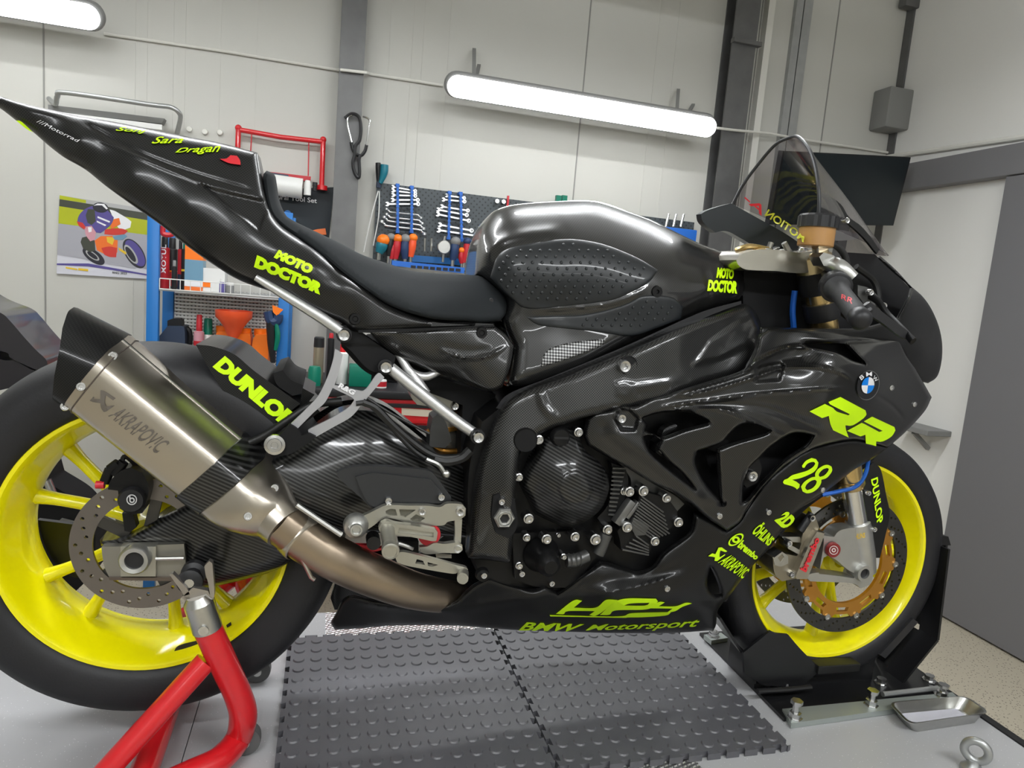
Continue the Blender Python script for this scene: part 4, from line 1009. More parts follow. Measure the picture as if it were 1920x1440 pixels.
# ------------------------------------------------------------------ red paddock stand under the swingarm
t = empty('paddock_stand', Z(440, 1420, ZD), 'red tubular paddock stand lifting the rear wheel', 'paddock stand')
N1 = [Y(387, 1172, -.175), Y(402, 1206, -.17), Y(424, 1254, -.16), Y(446, 1302, -.15), Y(456, 1342, -.14), Z(446, 1385, ZD + .034), Z(412, 1424, ZD + .03), Z(360, 1450, ZD + .03), Z(250, 1500, ZD + .03)]
N2 = [Y(386, 1240, -.165), Y(300, 1335, -.195), Y(212, 1432, -.225), Y(120, 1535, -.25)]
def arm(s):
    f = (lambda v: v) if s < 0 else (lambda v: Vector((v.x, .33 - .0 - (v.y + .33) if False else -v.y + .0, v.z)))
    bm = B(); tube(bm, [f(v) for v in N1], [.0225] * 4 + [.0235] + [.0225] * 4, 18, 8); link('lift_tube', bm, mRed, t, 60)
    bm = B(); tube(bm, [f(v) for v in N2], .0185, 16, 4); link('handle_tube', bm, mRed, t, 60)
    a, b = f(N1[0]), f(Y(373, 1128, -.18)); bm = B(); cyl(bm, a + (a - b).normalized() * .006, b, .0238, n=22); cyl(bm, b, b + (b - a).normalized() * .012, .0238, .016, n=22); link('sleeve', bm, mSS, t)
    bm = B()
    for poly in ([(318, 1078), (324, 1076), (352, 1106), (356, 1124), (350, 1128), (342, 1112)], [(383, 1062), (392, 1052), (398, 1056), (402, 1112), (396, 1130), (390, 1092), (386, 1080)], [(340, 1120), (362, 1102), (390, 1108), (400, 1130), (368, 1146)]):
        pp_ = B(); pxplate(pp_, poly, -.186, .012)
        for v in pp_.verts: v.co = f(v.co)
        me_ = bpy.data.meshes.new('x'); pp_.to_mesh(me_); bm.from_mesh(me_); bpy.data.meshes.remove(me_); pp_.free()
    bmesh.ops.recalc_face_normals(bm, faces=bm.faces); link('hook', bm, M('hook_steel', (.4, .37, .34), .35, .9), t, 30)
    bm = B(); a = f(Y(382, 1182, -.2)); cyl(bm, a, a + Vector((0, -.003 * (1 if s < 0 else -1), 0)), .008, n=12); link('screw', bm, mBolt, t)
    bm = B(); c = Z(456, 1408, ZD + .027); c = f(c); lathe(bm, [(.008, -.014), (.018, -.014), (.026, -.012), (.027, 0), (.026, .012), (.018, .014), (.008, .014)], c + Vector((0, .035 if s < 0 else -.035, 0)), (0, 1, 0), 24, True); link('roller', bm, M('roller_grey', (.1, .1, .1), .5), t)
    bm = B(); c2 = c + Vector((0, .035 if s < 0 else -.035, 0)); cyl(bm, c2 - Vector((0, .018, 0)), c2 + Vector((0, .018, 0)), .0085, n=14); link('hub', bm, mSS, t)
arm(-1); arm(1)
bm = B(); a = N1[-1]; tube(bm, [a, Vector((a.x, -a.y, a.z))], .0225, 14, 0); link('cross_tube', bm, mRed, t)
# ================================================================== the motorcycle
mCF = carbon('carbon_plain', .0046, .002, .06, 0, .7, .36)
mCFk = carbon('carbon_gloss', .0046, .003, .02, 0, 1., .3, crough=.03, metal=.25)
mCFr = carbon('carbon_tail', .0046, .003, .022, 0, .35, .36, crough=.2, metal=.4)
mCFd = carbon('carbon_fine', .0042, .002, .032, 0, .8, .34)
mCFt = carbon('carbon_twill', .0040, .004, .05, .35, .6, .36, True)
mCFs = carbon('carbon_satin', .0042, .005, .018, 0, .25, .42)
mYel = M('rim_yellow', (.84, .77, .0), .3, coat=.4)
mNeon = M('neon_film', (.60, .95, .0), .5)
mTyre = M('tyre_rubber', (.012, .012, .014), .55, bump=.12, bscale=260, noise=.25, nscale=25)
mDisc = M('disc_steel', (.22, .2, .19), .32, .95)
mDiscB = M('disc_dark', (.085, .083, .08), .35, .9)
mGold = M('gold_anodised', (.62, .3, .06), .35, .9)
mGoldT = M('gold_tube', (.62, .45, .2), .25, .95)
mTi = M('titanium', (.50, .455, .39), .33, 1., noise=.06, nscale=8, bump=.02, bscale=300)
mTiB = M('heated_titanium', (.36, .29, .22), .34, 1., noise=.28, nscale=9)
mAlu = M('cast_aluminium', (.5, .5, .48), .38, .9, noise=.08, nscale=50)
mAluD = M('billet_aluminium', (.43, .42, .37), .36, .85)
mSub = M('silver_tube', (.58, .58, .58), .36, .75)
mEng = M('engine_black', (.009, .009, .0095), .4, .5)
mEngG = M('engine_grey', (.1, .1, .098), .4, .7)
mSeat = M('seat_foam', (.008, .0105, .0125), .85, bump=.1, bscale=600)
mPad = M('grip_pad', (.009, .011, .013), .45, coat=.15)
mHose = M('hose_black', (.009, .009, .009), .45)
mBlueA = M('blue_anodised', (.01, .09, .4), .35, .3)
mGuard = M('satin_black_plate', (.03, .031, .033), .4, .2)
mBrk = M('bracket_grey', (.42, .42, .44), .4, .5)
mAmber = M('amber_fluid', (.5, .27, .1), .25, trans=.25)
mRedL = M('red_lettering', (.6, .02, .03), .5)

BIKE = empty('motorcycle', (.72, 0, ZD), 'black carbon racing motorcycle with neon yellow wheels standing on the lift', 'motorcycle')

# ------------------------------------------------------------------ wheels
def wheel(pos, steer, W, hw, spoke_c, half, tyre, front):
    nm = 'front_wheel' if front else 'rear_wheel'
    g = empty(nm, pos); adopt(g, BIKE)
    FM = Matrix.Translation(pos) @ Matrix.Rotation(steer, 4, 'Z')
    def put(bm): bmesh.ops.transform(bm, matrix=FM, verts=bm.verts); return bm
    bm = B(); w = hw
    lathe(bm, [(.2335, -w), (.2355, -w + .004), (.234, -w + .009), (.222, -w + .014), (.216, -w * .45), (.207, -w * .2), (.207, w * .2), (.216, w * .45), (.222, w - .014), (.234, w - .009), (.2355, w - .004), (.2335, w),
               (.227, w - .001), (.2215, w - .008), (.219, w * .72), (.205, w * .45), (.198, w * .15), (.198, -w * .15), (.205, -w * .45), (.2185, -w * .72), (.2205, -w + .009), (.2275, -w + .001)], (0, 0, 0), (0, 1, 0), 96, True)
    link('rim', put(bm), mYel, g, 35)
    bm = B(); tp = [(r, -y) for r, y in tyre]; lathe(bm, tyre + tp[::-1][1:], (0, 0, 0), (0, 1, 0), 112); link('tyre', put(bm), mTyre, g, 60)
    bm = B(); hr = .05 if not front else .042
    lathe(bm, [(.016, -w * .9), (hr * .75, -w * .9), (hr * .8, -w * .6), (hr, -.03), (hr, .03), (hr * .8, w * .6), (hr * .75, w * .9), (.016, w * .9)], (0, 0, 0), (0, 1, 0), 32, True); link('hub', put(bm), mYel, g)
    for k in range(5):
        for s in (-1, 1):
            a = math.radians(spoke_c + 72 * k + s * half * .55); b = math.radians(spoke_c + 72 * k + s * half)
            P = [Vector((math.cos(a) * r, y, math.sin(a) * r)).lerp(Vector((math.cos(b) * r, y, math.sin(b) * r)), f) for r, y, f in ((.035, 0, 0), (.07, 0, .25), (.12, 0, .55), (.17, 0, .85), (.203, 0, 1))]
            bm = B(); tube(bm, P, [.015, .0125, .011, .011, .0145], 10, 4, flat=1.25); link('spoke', put(bm), mYel, g, 60)
    return g, FM
TR_ = [(.2325, -.079), (.2365, -.088), (.25, -.095), (.272, -.1), (.292, -.098), (.308, -.088), (.320, -.070), (.328, -.045), (.3325, -.02), (.3335, 0)]
RW, RM = wheel(Vector((0, 0, 0)), 0, .17, .086, 150, 14.5, TR_, False)
TF_ = [(.2325, -.049), (.2365, -.057), (.25, -.060), (.268, -.061), (.283, -.055), (.293, -.040), (.2985, -.02), (.300, 0)]
FPOS = Vector((1.441, 0, -.0785)); STEER = .011
FW, FM = wheel(FPOS, STEER, .09, .055, 206, 11, TF_, True)
# discs with drilled holes
def disc(g, M4, y, ro, ri, rows, hr, n, mat, th=.0055):
    holes = [circ((0, 0), ri, 72)]
    for r_, a0 in rows:
        for k in range(n): holes.append(circ((r_ * math.cos(2 * PI * (k + a0) / n), r_ * math.sin(2 * PI * (k + a0) / n)), hr, 8))
    bm = B(); plate(bm, circ((0, 0), ro, 120), holes, M4 @ Matrix.Translation((0, y, 0)) @ Matrix.Rotation(PI / 2, 4, 'X'), -th / 2, th / 2)
    return link('brake_disc', bm, mat, g, 30)
disc(RW, RM, -.094, .1135, .079, ((.104, 0), (.0965, .33), (.089, .66)), .0033, 14, mDisc)
for k in range(5):
    a = math.radians(150 + 72 * k); bm = B(); bar(bm, (math.cos(a) * .03, -.088, math.sin(a) * .03), (math.cos(a) * .084, -.09, math.sin(a) * .084), .018, .008, (0, 1, 0)); link('disc_carrier', bm, mDiscB, RW)
for s in (-1, 1):
    disc(FW, FM, s * .073, .160, .128, ((.1535, 0), (.1465, .25), (.1395, .5), (.1345, .75)), .0031, 24, mDiscB)
    holes = [circ((0, 0), .09, 48)]
    for k in range(10):
        a = 2 * PI * (k + .5) / 10; c = Vector((math.cos(a), math.sin(a))) * .105; t_ = Vector((-c.y, c.x)).normalized(); r_ = c.normalized()
        holes.append([tuple(c + t_ * x + r_ * y) for x, y in ((-.017, -.005), (.017, -.005), (.014, .005), (-.014, .005))])
    out = [((.117 + .009 * (math.cos(10 * a) > .2)) * math.cos(a), (.117 + .009 * (math.cos(10 * a) > .2)) * math.sin(a)) for a in np.linspace(0, 2 * PI, 120, endpoint=False)]
    bm = B(); plate(bm, out, holes, FM @ Matrix.Translation((0, s * .073, 0)) @ Matrix.Rotation(PI / 2, 4, 'X'), -.004, .004); link('disc_carrier', bm, mGold, FW, 30)
    for k in range(10):
        a = 2 * PI * k / 10; bm = B(); lathe(bm, [(0, -.006), (.0042, -.006), (.0042, -.0075), (.0068, -.0075), (.0075, -.005), (.0075, .005), (0, .005)], FM @ Vector((.1265 * math.cos(a), s * .073, .1265 * math.sin(a))), FM.to_3x3() @ Vector((0, 1, 0)), 14); link('bobbin', bm, mSS, FW)
shape('rim_sticker', [[(326, 1222), (336, 1210), (378, 1199), (378, 1207), (340, 1219)]], -.06, mBlk, RW); shape('rim_sticker', [[(424, 1172), (433, 1166), (434, 1172), (426, 1177)]], -.06, mBlk, RW)

# ------------------------------------------------------------------ inner mass: engine block, frame head, radiator
def slab_body(name, outline, y, mat, parent=BIKE, half=None, corner=38, step=8):
    bm = B(); pxplate(bm, outline, y, 2 * abs(y) if half is None else half, step=step, corner=corner); return link(name, bm, mat, parent, 40)
slab_body('engine_block', [(880, 880), (905, 790), (960, 755), (1080, 730), (1230, 735), (1290, 780), (1330, 880), (1320, 960), (1280, 1040), (1180, 1080), (1060, 1110), (960, 1100), (900, 1085), (880, 1000)], -.15, mEng)
slab_body('radiator', [(1230, 730), (1420, 670), (1545, 650), (1560, 760), (1500, 880), (1430, 960), (1385, 1055), (1340, 1075), (1310, 980), (1300, 860)], -.13, mBlkM)
slab_body('airbox', [(1000, 720), (1200, 640), (1400, 575), (1425, 640), (1300, 720), (1080, 770), (1010, 800)], -.12, mBlkM)
slab_body('head_tube', [(1395, 505), (1520, 500), (1545, 615), (1420, 640), (1395, 580)], -.06, mBlkM)
slab_body('under_seat_tray', [(640, 600), (700, 645), (780, 690), (860, 720), (930, 740), (900, 800), (882, 870), (862, 880), (868, 760), (760, 720), (690, 700), (640, 650)], -.07, mBlkM)
bm = B(); pxplate(bm, [(1340, 985), (1392, 965), (1450, 935), (1560, 860), (1610, 830), (1640, 860), (1590, 905), (1545, 930), (1500, 965), (1440, 1030), (1390, 1085), (1362, 1128), (1338, 1130), (1318, 1090), (1320, 1040)], -.10, .2); link('inner_fairing', bm, mBlkM, BIKE)

# ------------------------------------------------------------------ swingarm
sSw = Surf([(190, 1015, -.118), (345, 1060, -.12), (300, 975, -.108), (450, 960, -.135), (560, 950, -.15), (640, 775, -.10), (700, 772, -.10), (690, 830, -.135), (600, 870, -.14), (780, 850, -.125), (880, 880, -.10), (880, 1000, -.11), (700, 980, -.14), (420, 1095, -.12), (530, 1050, -.12)])
patch('swingarm', [(187, 1012), (222, 1008), (255, 996), (289, 976), (327, 956), (380, 930), (440, 900), (500, 868), (560, 832), (600, 797), (640, 772), (690, 768), (730, 783), (770, 812), (815, 848), (850, 866), (888, 880), (888, 1010), (760, 1000), (600, 1000), (530, 1062), (460, 1086), (400, 1100), (362, 1110), (345, 1090), (345, 1027), (189, 1024)], sSw, mCFt, BIKE, 7, .022, 22, 'thick', .05)
bm = B(); pxplate(bm, [(190, 1026), (345, 1020), (350, 1080), (330, 1083), (205, 1083), (195, 1060)], -.123, .03); link('axle_carrier', bm, M('adjuster_metal', (.3, .29, .26), .4, .85), BIKE)
bm = B(); pxplate(bm, [(226, 1025), (292, 1025), (292, 1081), (226, 1081)], -.131, .02, corner=20); link('adjuster_block', bm, mAluD, BIKE)
bm = B(); c = Y(253, 1049, -.14); lathe(bm, [(.0145, -.006), (.021, -.008), (.024, -.004), (.024, .01), (.0145, .01)], c, (0, 1, 0), 32, True); link('axle_nut', bm, mAlu, BIKE)
bm = B(); cyl(bm, c + Vector((0, -.001, 0)), c + Vector((0, .012, 0)), .0148, n=28); link('axle_bore', bm, mBlk, BIKE)
bm = B(); tube(bm, [Y(292, 1047, -.134), Y(345, 1046, -.134)], .0035, 8, 0); link('adjuster_screw', bm, mSS, BIKE)
bm = B(); pxplate(bm, [(203, 1083), (350, 1083), (352, 1090), (205, 1088)], -.128, .03, corner=20); link('carrier_foot', bm, M('adjuster_brown', (.16, .13, .11), .4, .8), BIKE)
bm = B(); c = Y(359, 1084, -.16); lathe(bm, [(0, -.02), (.012, -.02), (.02, -.016), (.02, -.010), (.013, -.004), (.013, .012), (.02, .016), (.02, .03), (0, .03)], c, (0, 1, 0), 20); link('stand_bobbin', bm, mBlk, BIKE)
bm = B(); cyl(bm, c + Vector((0, -.0215, 0)), c + Vector((0, -.019, 0)), .0075, n=12); link('bobbin_screw', bm, mBolt, BIKE)
# rear caliper
cal = empty('rear_caliper', Y(250, 930, -.12)); adopt(cal, BIKE)
bm = B(); pxplate(bm, C(60, 820, 4.5, [(640, 440), (660, 370), (740, 290), (830, 255), (930, 300), (985, 420), (960, 560), (930, 640), (820, 655), (740, 600), (725, 450)]), -.128, .05); link('body', bm, mEng, cal, 30)
bm = B(); c = Y(247, 937, -.135); lathe(bm, [(0, -.006), (.018, -.006), (.0205, -.002), (.0205, .012), (0, .012)], c, (0, 1, 0), 28); link('piston_cap', bm, mBlk, cal)
bm = B(); a = math.radians(20); shape('emblem', [{'o': circ((247, 937), 10, 28), 'h': [circ((247, 937), 8, 28)]}, {'o': circ((247.5, 938), 5.2, 18), 'h': [circ((247.5, 938), 2.8, 14)]}, [(242, 931), (244.5, 930), (245, 939), (242.6, 939)]], -.1425, M('emblem_grey', (.5, .5, .5), .5), cal, step=0 or 3); bm.free()
bm = B(); tube(bm, [Y(180, 909, -.125), Y(196, 909, -.125)], .0065, 10, 0); link('bleed_cap', bm, mRedD, cal)
for p, q in (((196, 905), (206, 880)), ((206, 880), (222, 868)), ((215, 890), (232, 866))):
    bm = B(); tube(bm, [Y(*p, -.12), Y(*q, -.12)], .008, 10, 0); link('fitting', bm, mEng, cal)
bm = B(); tube(bm, [Y(228, 866, -.115), Y(240, 858, -.11), Y(300, 905, -.09), Y(420, 890, -.1), Y(470, 850, -.11)], .004, 8); link('brake_hose', bm, mHose, BIKE)
bm = B(); pxplate(bm, C(60, 820, 4.5, [(760, 640), (850, 640), (880, 760), (830, 800), (780, 790)]), -.115, .02); link('caliper_bracket', bm, mEng, BIKE)
# chain side
bm = B(); lathe(bm, [(.07, .1), (.098, .1), (.1, .103), (.098, .107), (.07, .107)], (0, 0, 0), (0, 1, 0), 60, True); link('sprocket', bm, mEngG, RW)
bm = B(); tube(bm, [Vector((.02, .104, .1)), Vector((.3, .104, .13)), Vector((.56, .104, .12))], .01, 6, 0, flat=.6); tube(bm, [Vector((.0, .104, -.1)), Vector((.3, .104, -.02)), Vector((.56, .104, .03))], .01, 6, 0, flat=.6); link('chain', bm, mEng, BIKE)
bm = B(); pxplate(bm, [(70, 975), (150, 985), (165, 1085), (128, 1078), (90, 1035)], .11, .012); link('chain_guard', bm, mBlk, BIKE)

# hugger over the rear tyre
bm = B(); pxplate(bm, [(367, 646), (400, 650), (440, 665), (480, 698), (563, 757), (520, 790), (493, 806), (440, 762), (400, 705)], -.098, .196, step=5); link('hugger', bm, mCFs, BIKE, 30)
bm = B(); pxplate(bm, [(512, 700), (530, 694), (545, 712), (568, 722), (566, 738), (548, 742), (520, 722)], -.1, .2); link('hugger_vent', bm, mBlkM, BIKE)
letter('hugger_lettering', 'DUNLOP', ((422, 667), (558, 780), (535, 803), (398, 688)), -.0985, mNeon, BIKE, .07, .0)
bm = B(); pxplate(bm, [(568, 728), (590, 740), (580, 752), (600, 772), (560, 800), (500, 835), (470, 850), (480, 838), (556, 786)], -.07, .14); link('hugger_mount', bm, mCFs, BIKE)
bm = B(); tube(bm, [Y(430, 845, -.115), Y(490, 820, -.115), Y(540, 788, -.115), Y(585, 760, -.11), Y(640, 752, -.10)], .007, 10); link('swingarm_hose', bm, mHose, BIKE)

# ------------------------------------------------------------------ exhaust
ex = empty('exhaust', Y(330, 830, -.18)); adopt(ex, BIKE)
def section(T, R, L, yT=-.125, yR=-.205, yL=-.19, yB=-.07):
    T, R, L = Y(*T, yT), Y(*R, yR), Y(*L, yL)
    m1 = T.lerp(R, .5) + Vector((0, -.006, 0.003)); m2 = R.lerp(L, .5) + Vector((0, -.006, 0))
    Lb = Vector((L.x + .012, yB, L.z - .012)); Tb = Vector((T.x, yB, T.z + .002))
    P = [T, m1, R, m2, L, L.lerp(Lb, .5) + Vector((0, 0, -.006)), Lb, Lb.lerp(Tb, .5) + Vector((0, .012, 0)), Tb, Tb.lerp(T, .5) + Vector((0, 0, .004))]
    out = []
    n = len(P)
    for i in range(n):     # rounded corners
        a, b, c = P[i - 1], P[i], P[(i + 1) % n]
        if i % 2 == 0:
            for s in (.0, .25, .5, .75, 1.):
                u = b.lerp(a, .32); v = b.lerp(c, .32); out.append((u * (1 - s) ** 2 + b * 2 * s * (1 - s) + v * s * s))
        else: out.append(b)
    return out
def loft(bm, secs, cap=True):
    vv = [[bm.verts.new(p) for p in s] for s in secs]; n = len(vv[0])
    for a, b in zip(vv, vv[1:]):
        for k in range(n): bm.faces.new((a[k], a[(k + 1) % n], b[(k + 1) % n], b[k]))
    if cap: bm.faces.new(vv[0][::-1]); bm.faces.new(vv[-1])
    bmesh.ops.recalc_face_normals(bm, faces=bm.faces)
S0 = section((231, 637), (181, 680), (115, 764)); S1 = section((459, 829), (414, 871), (336, 938))
bm = B(); loft(bm, [[a.lerp(b, f) for a, b in zip(S0, S1)] for f in np.linspace(0, 1, 9)]); SIL = link('silencer', bm, mTi, ex, 30)
SE = section((127, 581), (111, 655), (96, 756), yR=-.2, yL=-.185); cS = lambda S, f: [sum(S, Vector()) / len(S) + (p - sum(S, Vector()) / len(S)) * f for p in S]
bm = B(); loft(bm, [cS(S0, 1.012), cS(S0, 1.014)] + [[a.lerp(b, f) for a, b in zip(cS(S0, 1.014), cS(SE, .97))] for f in (.3, .6, .9, 1)] + [cS(SE, .9), [p + Vector((.05, 0, -.02)) for p in cS(SE, .82)]]); link('end_cap', bm, mCFs, ex, 30)
bm = B(); loft(bm, [cS([a.lerp(b, f) for a, b in zip(S0, S1)], g) for f, g in ((.965, 1.02), (.97, 1.05), (1.165, 1.05), (1.175, 1.0))]); link('carbon_band', bm, mCFt, ex, 30)
S2 = [a.lerp(b, 1.165) for a, b in zip(S0, S1)]; cs = sum(S2, Vector()) / len(S2); 
P0 = Y(520, 972, -.185); P1 = Y(560, 1003, -.185)
ax = (P0 - cs).normalized()
def ringp(c, a, r, n=len(S2)):
    R_ = frame_from(a); return [c + R_ @ Vector((math.cos(2 * PI * k / n) * r, math.sin(2 * PI * k / n) * r, 0)) for k in range(n)]
def align(S, T):
    """roll/flip T so that it runs round like S"""
    best = None
    for rev in (0, 1):
        Q = T[::-1] if rev else T
        for k in range(len(Q)):
            W = Q[k:] + Q[:k]; e = sum((a - b).length for a, b in zip(S, W))
            if best is None or e < best[0]: best = (e, W)
    return best[1]
R0 = align(S2, ringp(P0, ax, .0395)); c2_ = sum(S2, Vector()) / len(S2)
rg = [S2]
for f in (.2, .4, .6, .78, .9, 1):
    g = f ** 2.0; cc = c2_.lerp(P0, f); rg.append([cc + (a - c2_).lerp(b - P0, g) for a, b in zip(S2, R0)])
rg.append([P0 + ax * .022 + (b - P0) * .94 for b in R0])
bm = B(); loft(bm, rg); COLL = link('collector', bm, mTi, ex, 40)
bm = B(); tube(bm, [P0 + ax * .004, Y(572, 1012, -.185), Y(635, 1050, -.18), Y(710, 1083, -.165), Y(780, 1108, -.14), Y(860, 1122, -.09)], [.0365, .0365, .0365, .036, .033, .03], 28, 8); link('mid_pipe', bm, mTiB, ex, 60)
bm = B(); lathe(bm, [(.0375, -.012), (.0395, -.01), (.0395, .01), (.0375, .012)], Y(563, 1006, -.185), ax, 32, True); link('pipe_clamp', bm, mTi, ex)
bm = B(); tube(bm, [Y(x_, y_, -.228) for x_, y_ in ((556, 946), (600, 976), (640, 1003))], .0045, 8, 0); tube(bm, [Y(560, 1035, -.215), Y(583, 1082, -.2), Y(590, 1087, -.2)], .0035, 8, 0); link('exhaust_spring', bm, mSS, ex)
for p, o_ in (((211, 668), SIL), ((152, 725), SIL), ((122, 762), SIL), ((515, 915), COLL), ((465, 968), COLL)):
    bm = B(); a = hit(o_, *p); lathe(bm, [(0, -.001), (.003, -.001), (.0035, -.003), (.006, -.003), (.007, .0), (.007, .006)], a, tuple((a - CP).normalized() + Vector((0, .4, 0))), 16); link('rivet', bm, mBolt, ex)
bm = B()
for T_ in ((.06, .0), ):
    q0 = [a.lerp(b, .055) for a, b in zip(S0, S1)]; q0 = cS(q0, 1.004); tube(bm, q0, .0012, 5, 0, True)
link('seam', bm, M('seam_dark', (.12, .1, .085), .5, .6), ex)
bm = B(); tube(bm, [S0[2], S1[2]], .0025, 6, 0); link('edge_weld', bm, mSS, ex)
mInk = M('etched_lettering', (.17, .15, .13), .5, .6)
sil = lambda px, py: Y(px, py, -.2025)
letter('silencer_lettering', 'AKRAPOVIC', ((230, 763), (320, 830), (292, 851), (202, 780)), None, mInk, ex, .012, .0, lift=.0012, at=lambda a, b: hit(SIL, a, b))
shape('silencer_emblem', [C(140, 700, 8, [(385, 255), (440, 262), (615, 375), (575, 405), (470, 330), (450, 420), (470, 500), (605, 480), (470, 575), (430, 575), (395, 520), (385, 450), (270, 430), (225, 410), (280, 350), (290, 385), (385, 390)])], None, mInk, ex, lift=.0012, step=3, at=lambda a, b: hit(SIL, a, b))
# ------------------------------------------------------------------ tail
sTail = Surf([(-40, 168, -.02), (0, 181, -.028), (0, 203, -.022), (60, 222, -.04), (133, 215, -.035), (217, 229, -.04), (350, 256, -.045), (482, 287, -.05), (60, 246, -.03), (160, 318, -.05),
              (150, 262, -.062), (260, 282, -.075), (350, 320, -.085), (470, 352, -.08), (250, 330, -.095), (350, 390, -.112), (430, 430, -.12), (520, 470, -.128), (590, 500, -.132), (640, 540, -.14), (300, 420, -.075), (400, 496, -.088), (520, 551, -.098), (640, 606, -.118),
              (500, 393, -.085), (567, 451, -.10), (640, 508, -.122), (740, 578, -.140), (873, 604, -.148), (800, 616, -.145), (690, 620, -.140)],
             [([(140, 220), (250, 280), (350, 320), (480, 360)], -.004, 4, 'r'), ([(170, 255), (270, 299), (350, 332), (430, 366)], .003, 3.5, 'r'),
              ([(373, 343), (430, 362), (492, 376), (498, 398), (486, 432), (430, 392)], -.007, 4, 'p'), ([(373, 343), (430, 390), (486, 432)], .004, 2.6, 'r')
              ])
patch('tail_cowl', [(-40, 160), (0, 180), (60, 198), (133, 214), (217, 229), (283, 242), (350, 256), (413, 268), (482, 286, 1), (490, 330), (497, 365), (506, 393), (527, 423), (567, 450), (600, 474), (640, 508), (690, 546), (740, 577), (807, 597), (873, 603), (927, 606, 1), (927, 613, 1), (860, 616), (800, 618), (720, 622), (690, 624), (655, 620), (640, 607), (605, 592), (560, 571), (520, 551), (450, 526), (400, 496), (350, 461), (300, 421), (250, 386), (200, 350), (160, 318), (120, 295), (90, 272), (60, 246), (33, 228), (0, 203), (-40, 180)],
      sTail, mCFr, BIKE, 3, .018, 14, 'close')
fat = dict(bold=.035)
letter('tail_lettering', 'MOTO', ((523, 468), (590, 498), (581, 515), (513, 483)), sTail, mNeon, BIKE, .085, space=.98)
letter('tail_lettering', 'DOCTOR', ((482, 478), (609, 533), (600, 553), (476, 501)), sTail, mNeon, BIKE, .09, space=.98)
for s, q in (('Sonj', ((218, 237), (277, 243), (275, 252), (216, 247))), ('Sara', ((286, 256), (345, 256), (343, 268), (284, 269))), ('Dragan', ((330, 279), (414, 268), (412, 290), (328, 288)))):
    letter('name_lettering', s, q, sTail, mNeon, BIKE, .01, .45, lift=.003)
shape('red_emblem', [[(412, 298), (425, 297), (432, 291), (444, 292), (450, 300), (451, 309), (430, 306)]], sTail, mRedL, BIKE, lift=.004)
shape('tail_end_mark', [[(30, 226), (40, 228), (62, 248), (50, 242)]], sTail, mNeon, BIKE, lift=.004)
letter('tail_small_lettering', '///Motorrad', ((70, 222), (150, 262), (148, 268), (68, 229)), sTail, mPoster['white'], BIKE, 0, .3)

# seat
sSeat = Surf([(500, 320, -.05), (513, 325, -.045), (505, 390, -.075), (520, 372, -.055), (547, 412, -.07), (527, 424, -.085), (600, 438, -.075), (600, 474, -.11), (680, 478, -.07), (690, 547, -.14), (727, 494, -.06), (773, 508, -.06), (887, 515, -.08), (740, 540, -.12), (820, 560, -.135), (900, 560, -.125), (930, 540, -.10), (740, 577, -.148), (873, 603, -.152), (937, 602, -.14), (640, 490, -.11)])
patch('seat', [(500, 320, 1), (513, 325, 1), (520, 372), (532, 398), (547, 412), (600, 438), (640, 457), (680, 478), (727, 494), (773, 508), (827, 513), (887, 516), (907, 520), (930, 540), (947, 557), (952, 575), (948, 590), (937, 602), (905, 606), (873, 603), (807, 597), (740, 577), (690, 547), (640, 510), (600, 476), (567, 451), (527, 424), (504, 394), (493, 334)], sSeat, mSeat, BIKE, 6, .02, 16, 'close')
bm = B(); c = Y(921, 564, sSeat(921, 564)); lathe(bm, [(0, -.001), (.004, -.001), (.005, .004)], c, (0, 1, 0), 14); link('seat_stud', bm, mBlk, BIKE)

# side cover under the seat
sSide = Surf([(690, 622, -.14), (800, 620, -.148), (927, 612, -.152), (965, 650, -.158), (942, 725, -.165), (850, 712, -.12), (760, 680, -.115), (700, 645, -.12), (850, 665, -.155), (900, 690, -.16), (780, 650, -.145)],
             [([(812, 648), (845, 664), (880, 672), (915, 668), (957, 645)], .005, 3.5, 'r'), ([(820, 644), (870, 656), (930, 656)], -.003, 6, 'r')])
patch('side_cover', [(690, 620), (760, 619), (827, 616), (927, 611), (947, 626), (964, 648), (956, 690), (942, 726, 1), (920, 734), (880, 722), (840, 706), (800, 693), (750, 671), (715, 648)], sSide, mCF, BIKE, 3, .01, 9)
shape('seam_strip', [[(672, 619), (800, 615), (927, 609), (927, 613), (800, 620), (672, 624)]], -.150, mBlkM, BIKE)
for p, y in (((666, 598), sTail), ((903, 624), sSide)):
    bm = B(); c = Y(*p, y(*p)); lathe(bm, [(0, -.002), (.004, -.002), (.005, -.004), (.009, -.004), (.011, .004)], c, (0, 1, 0), 16); link('panel_screw', bm, mEng, BIKE)

# ------------------------------------------------------------------ tank cover
sTank = Surf([(890, 515, -.075), (893, 463, -.06), (905, 425, -.05), (930, 393, -.035), (1007, 379, -.03), (1073, 376, -.03), (1140, 383, -.03), (1223, 413, -.035), (1313, 457, -.04), (1385, 490, -.05), (1398, 530, -.085), (1390, 558, -.095),
              (930, 450, -.095), (960, 420, -.085), (1060, 410, -.085), (1160, 430, -.09), (950, 500, -.135), (1050, 470, -.140), (1150, 480, -.14), (1260, 470, -.10), (1300, 520, -.125), (1340, 530, -.122), (1050, 530, -.155), (1180, 530, -.155), (960, 560, -.142),
              (1250, 560, -.15), (1330, 572, -.125), (1050, 590, -.14), (1150, 600, -.15), (980, 620, -.145), (1020, 640, -.15), (1230, 622, -.15), (1100, 680, -.165), (1000, 705, -.165), (955, 715, -.165), (945, 640, -.15)],
             [([(905, 510), (925, 462), (975, 440), (1063, 430)], .006, 9, 'r'), ([(985, 582), (1060, 578), (1140, 570), (1200, 548), (1225, 530)], .004, 5, 'r'), ([(1322, 500), (1330, 545), (1322, 575)], -.004, 6, 'r')])
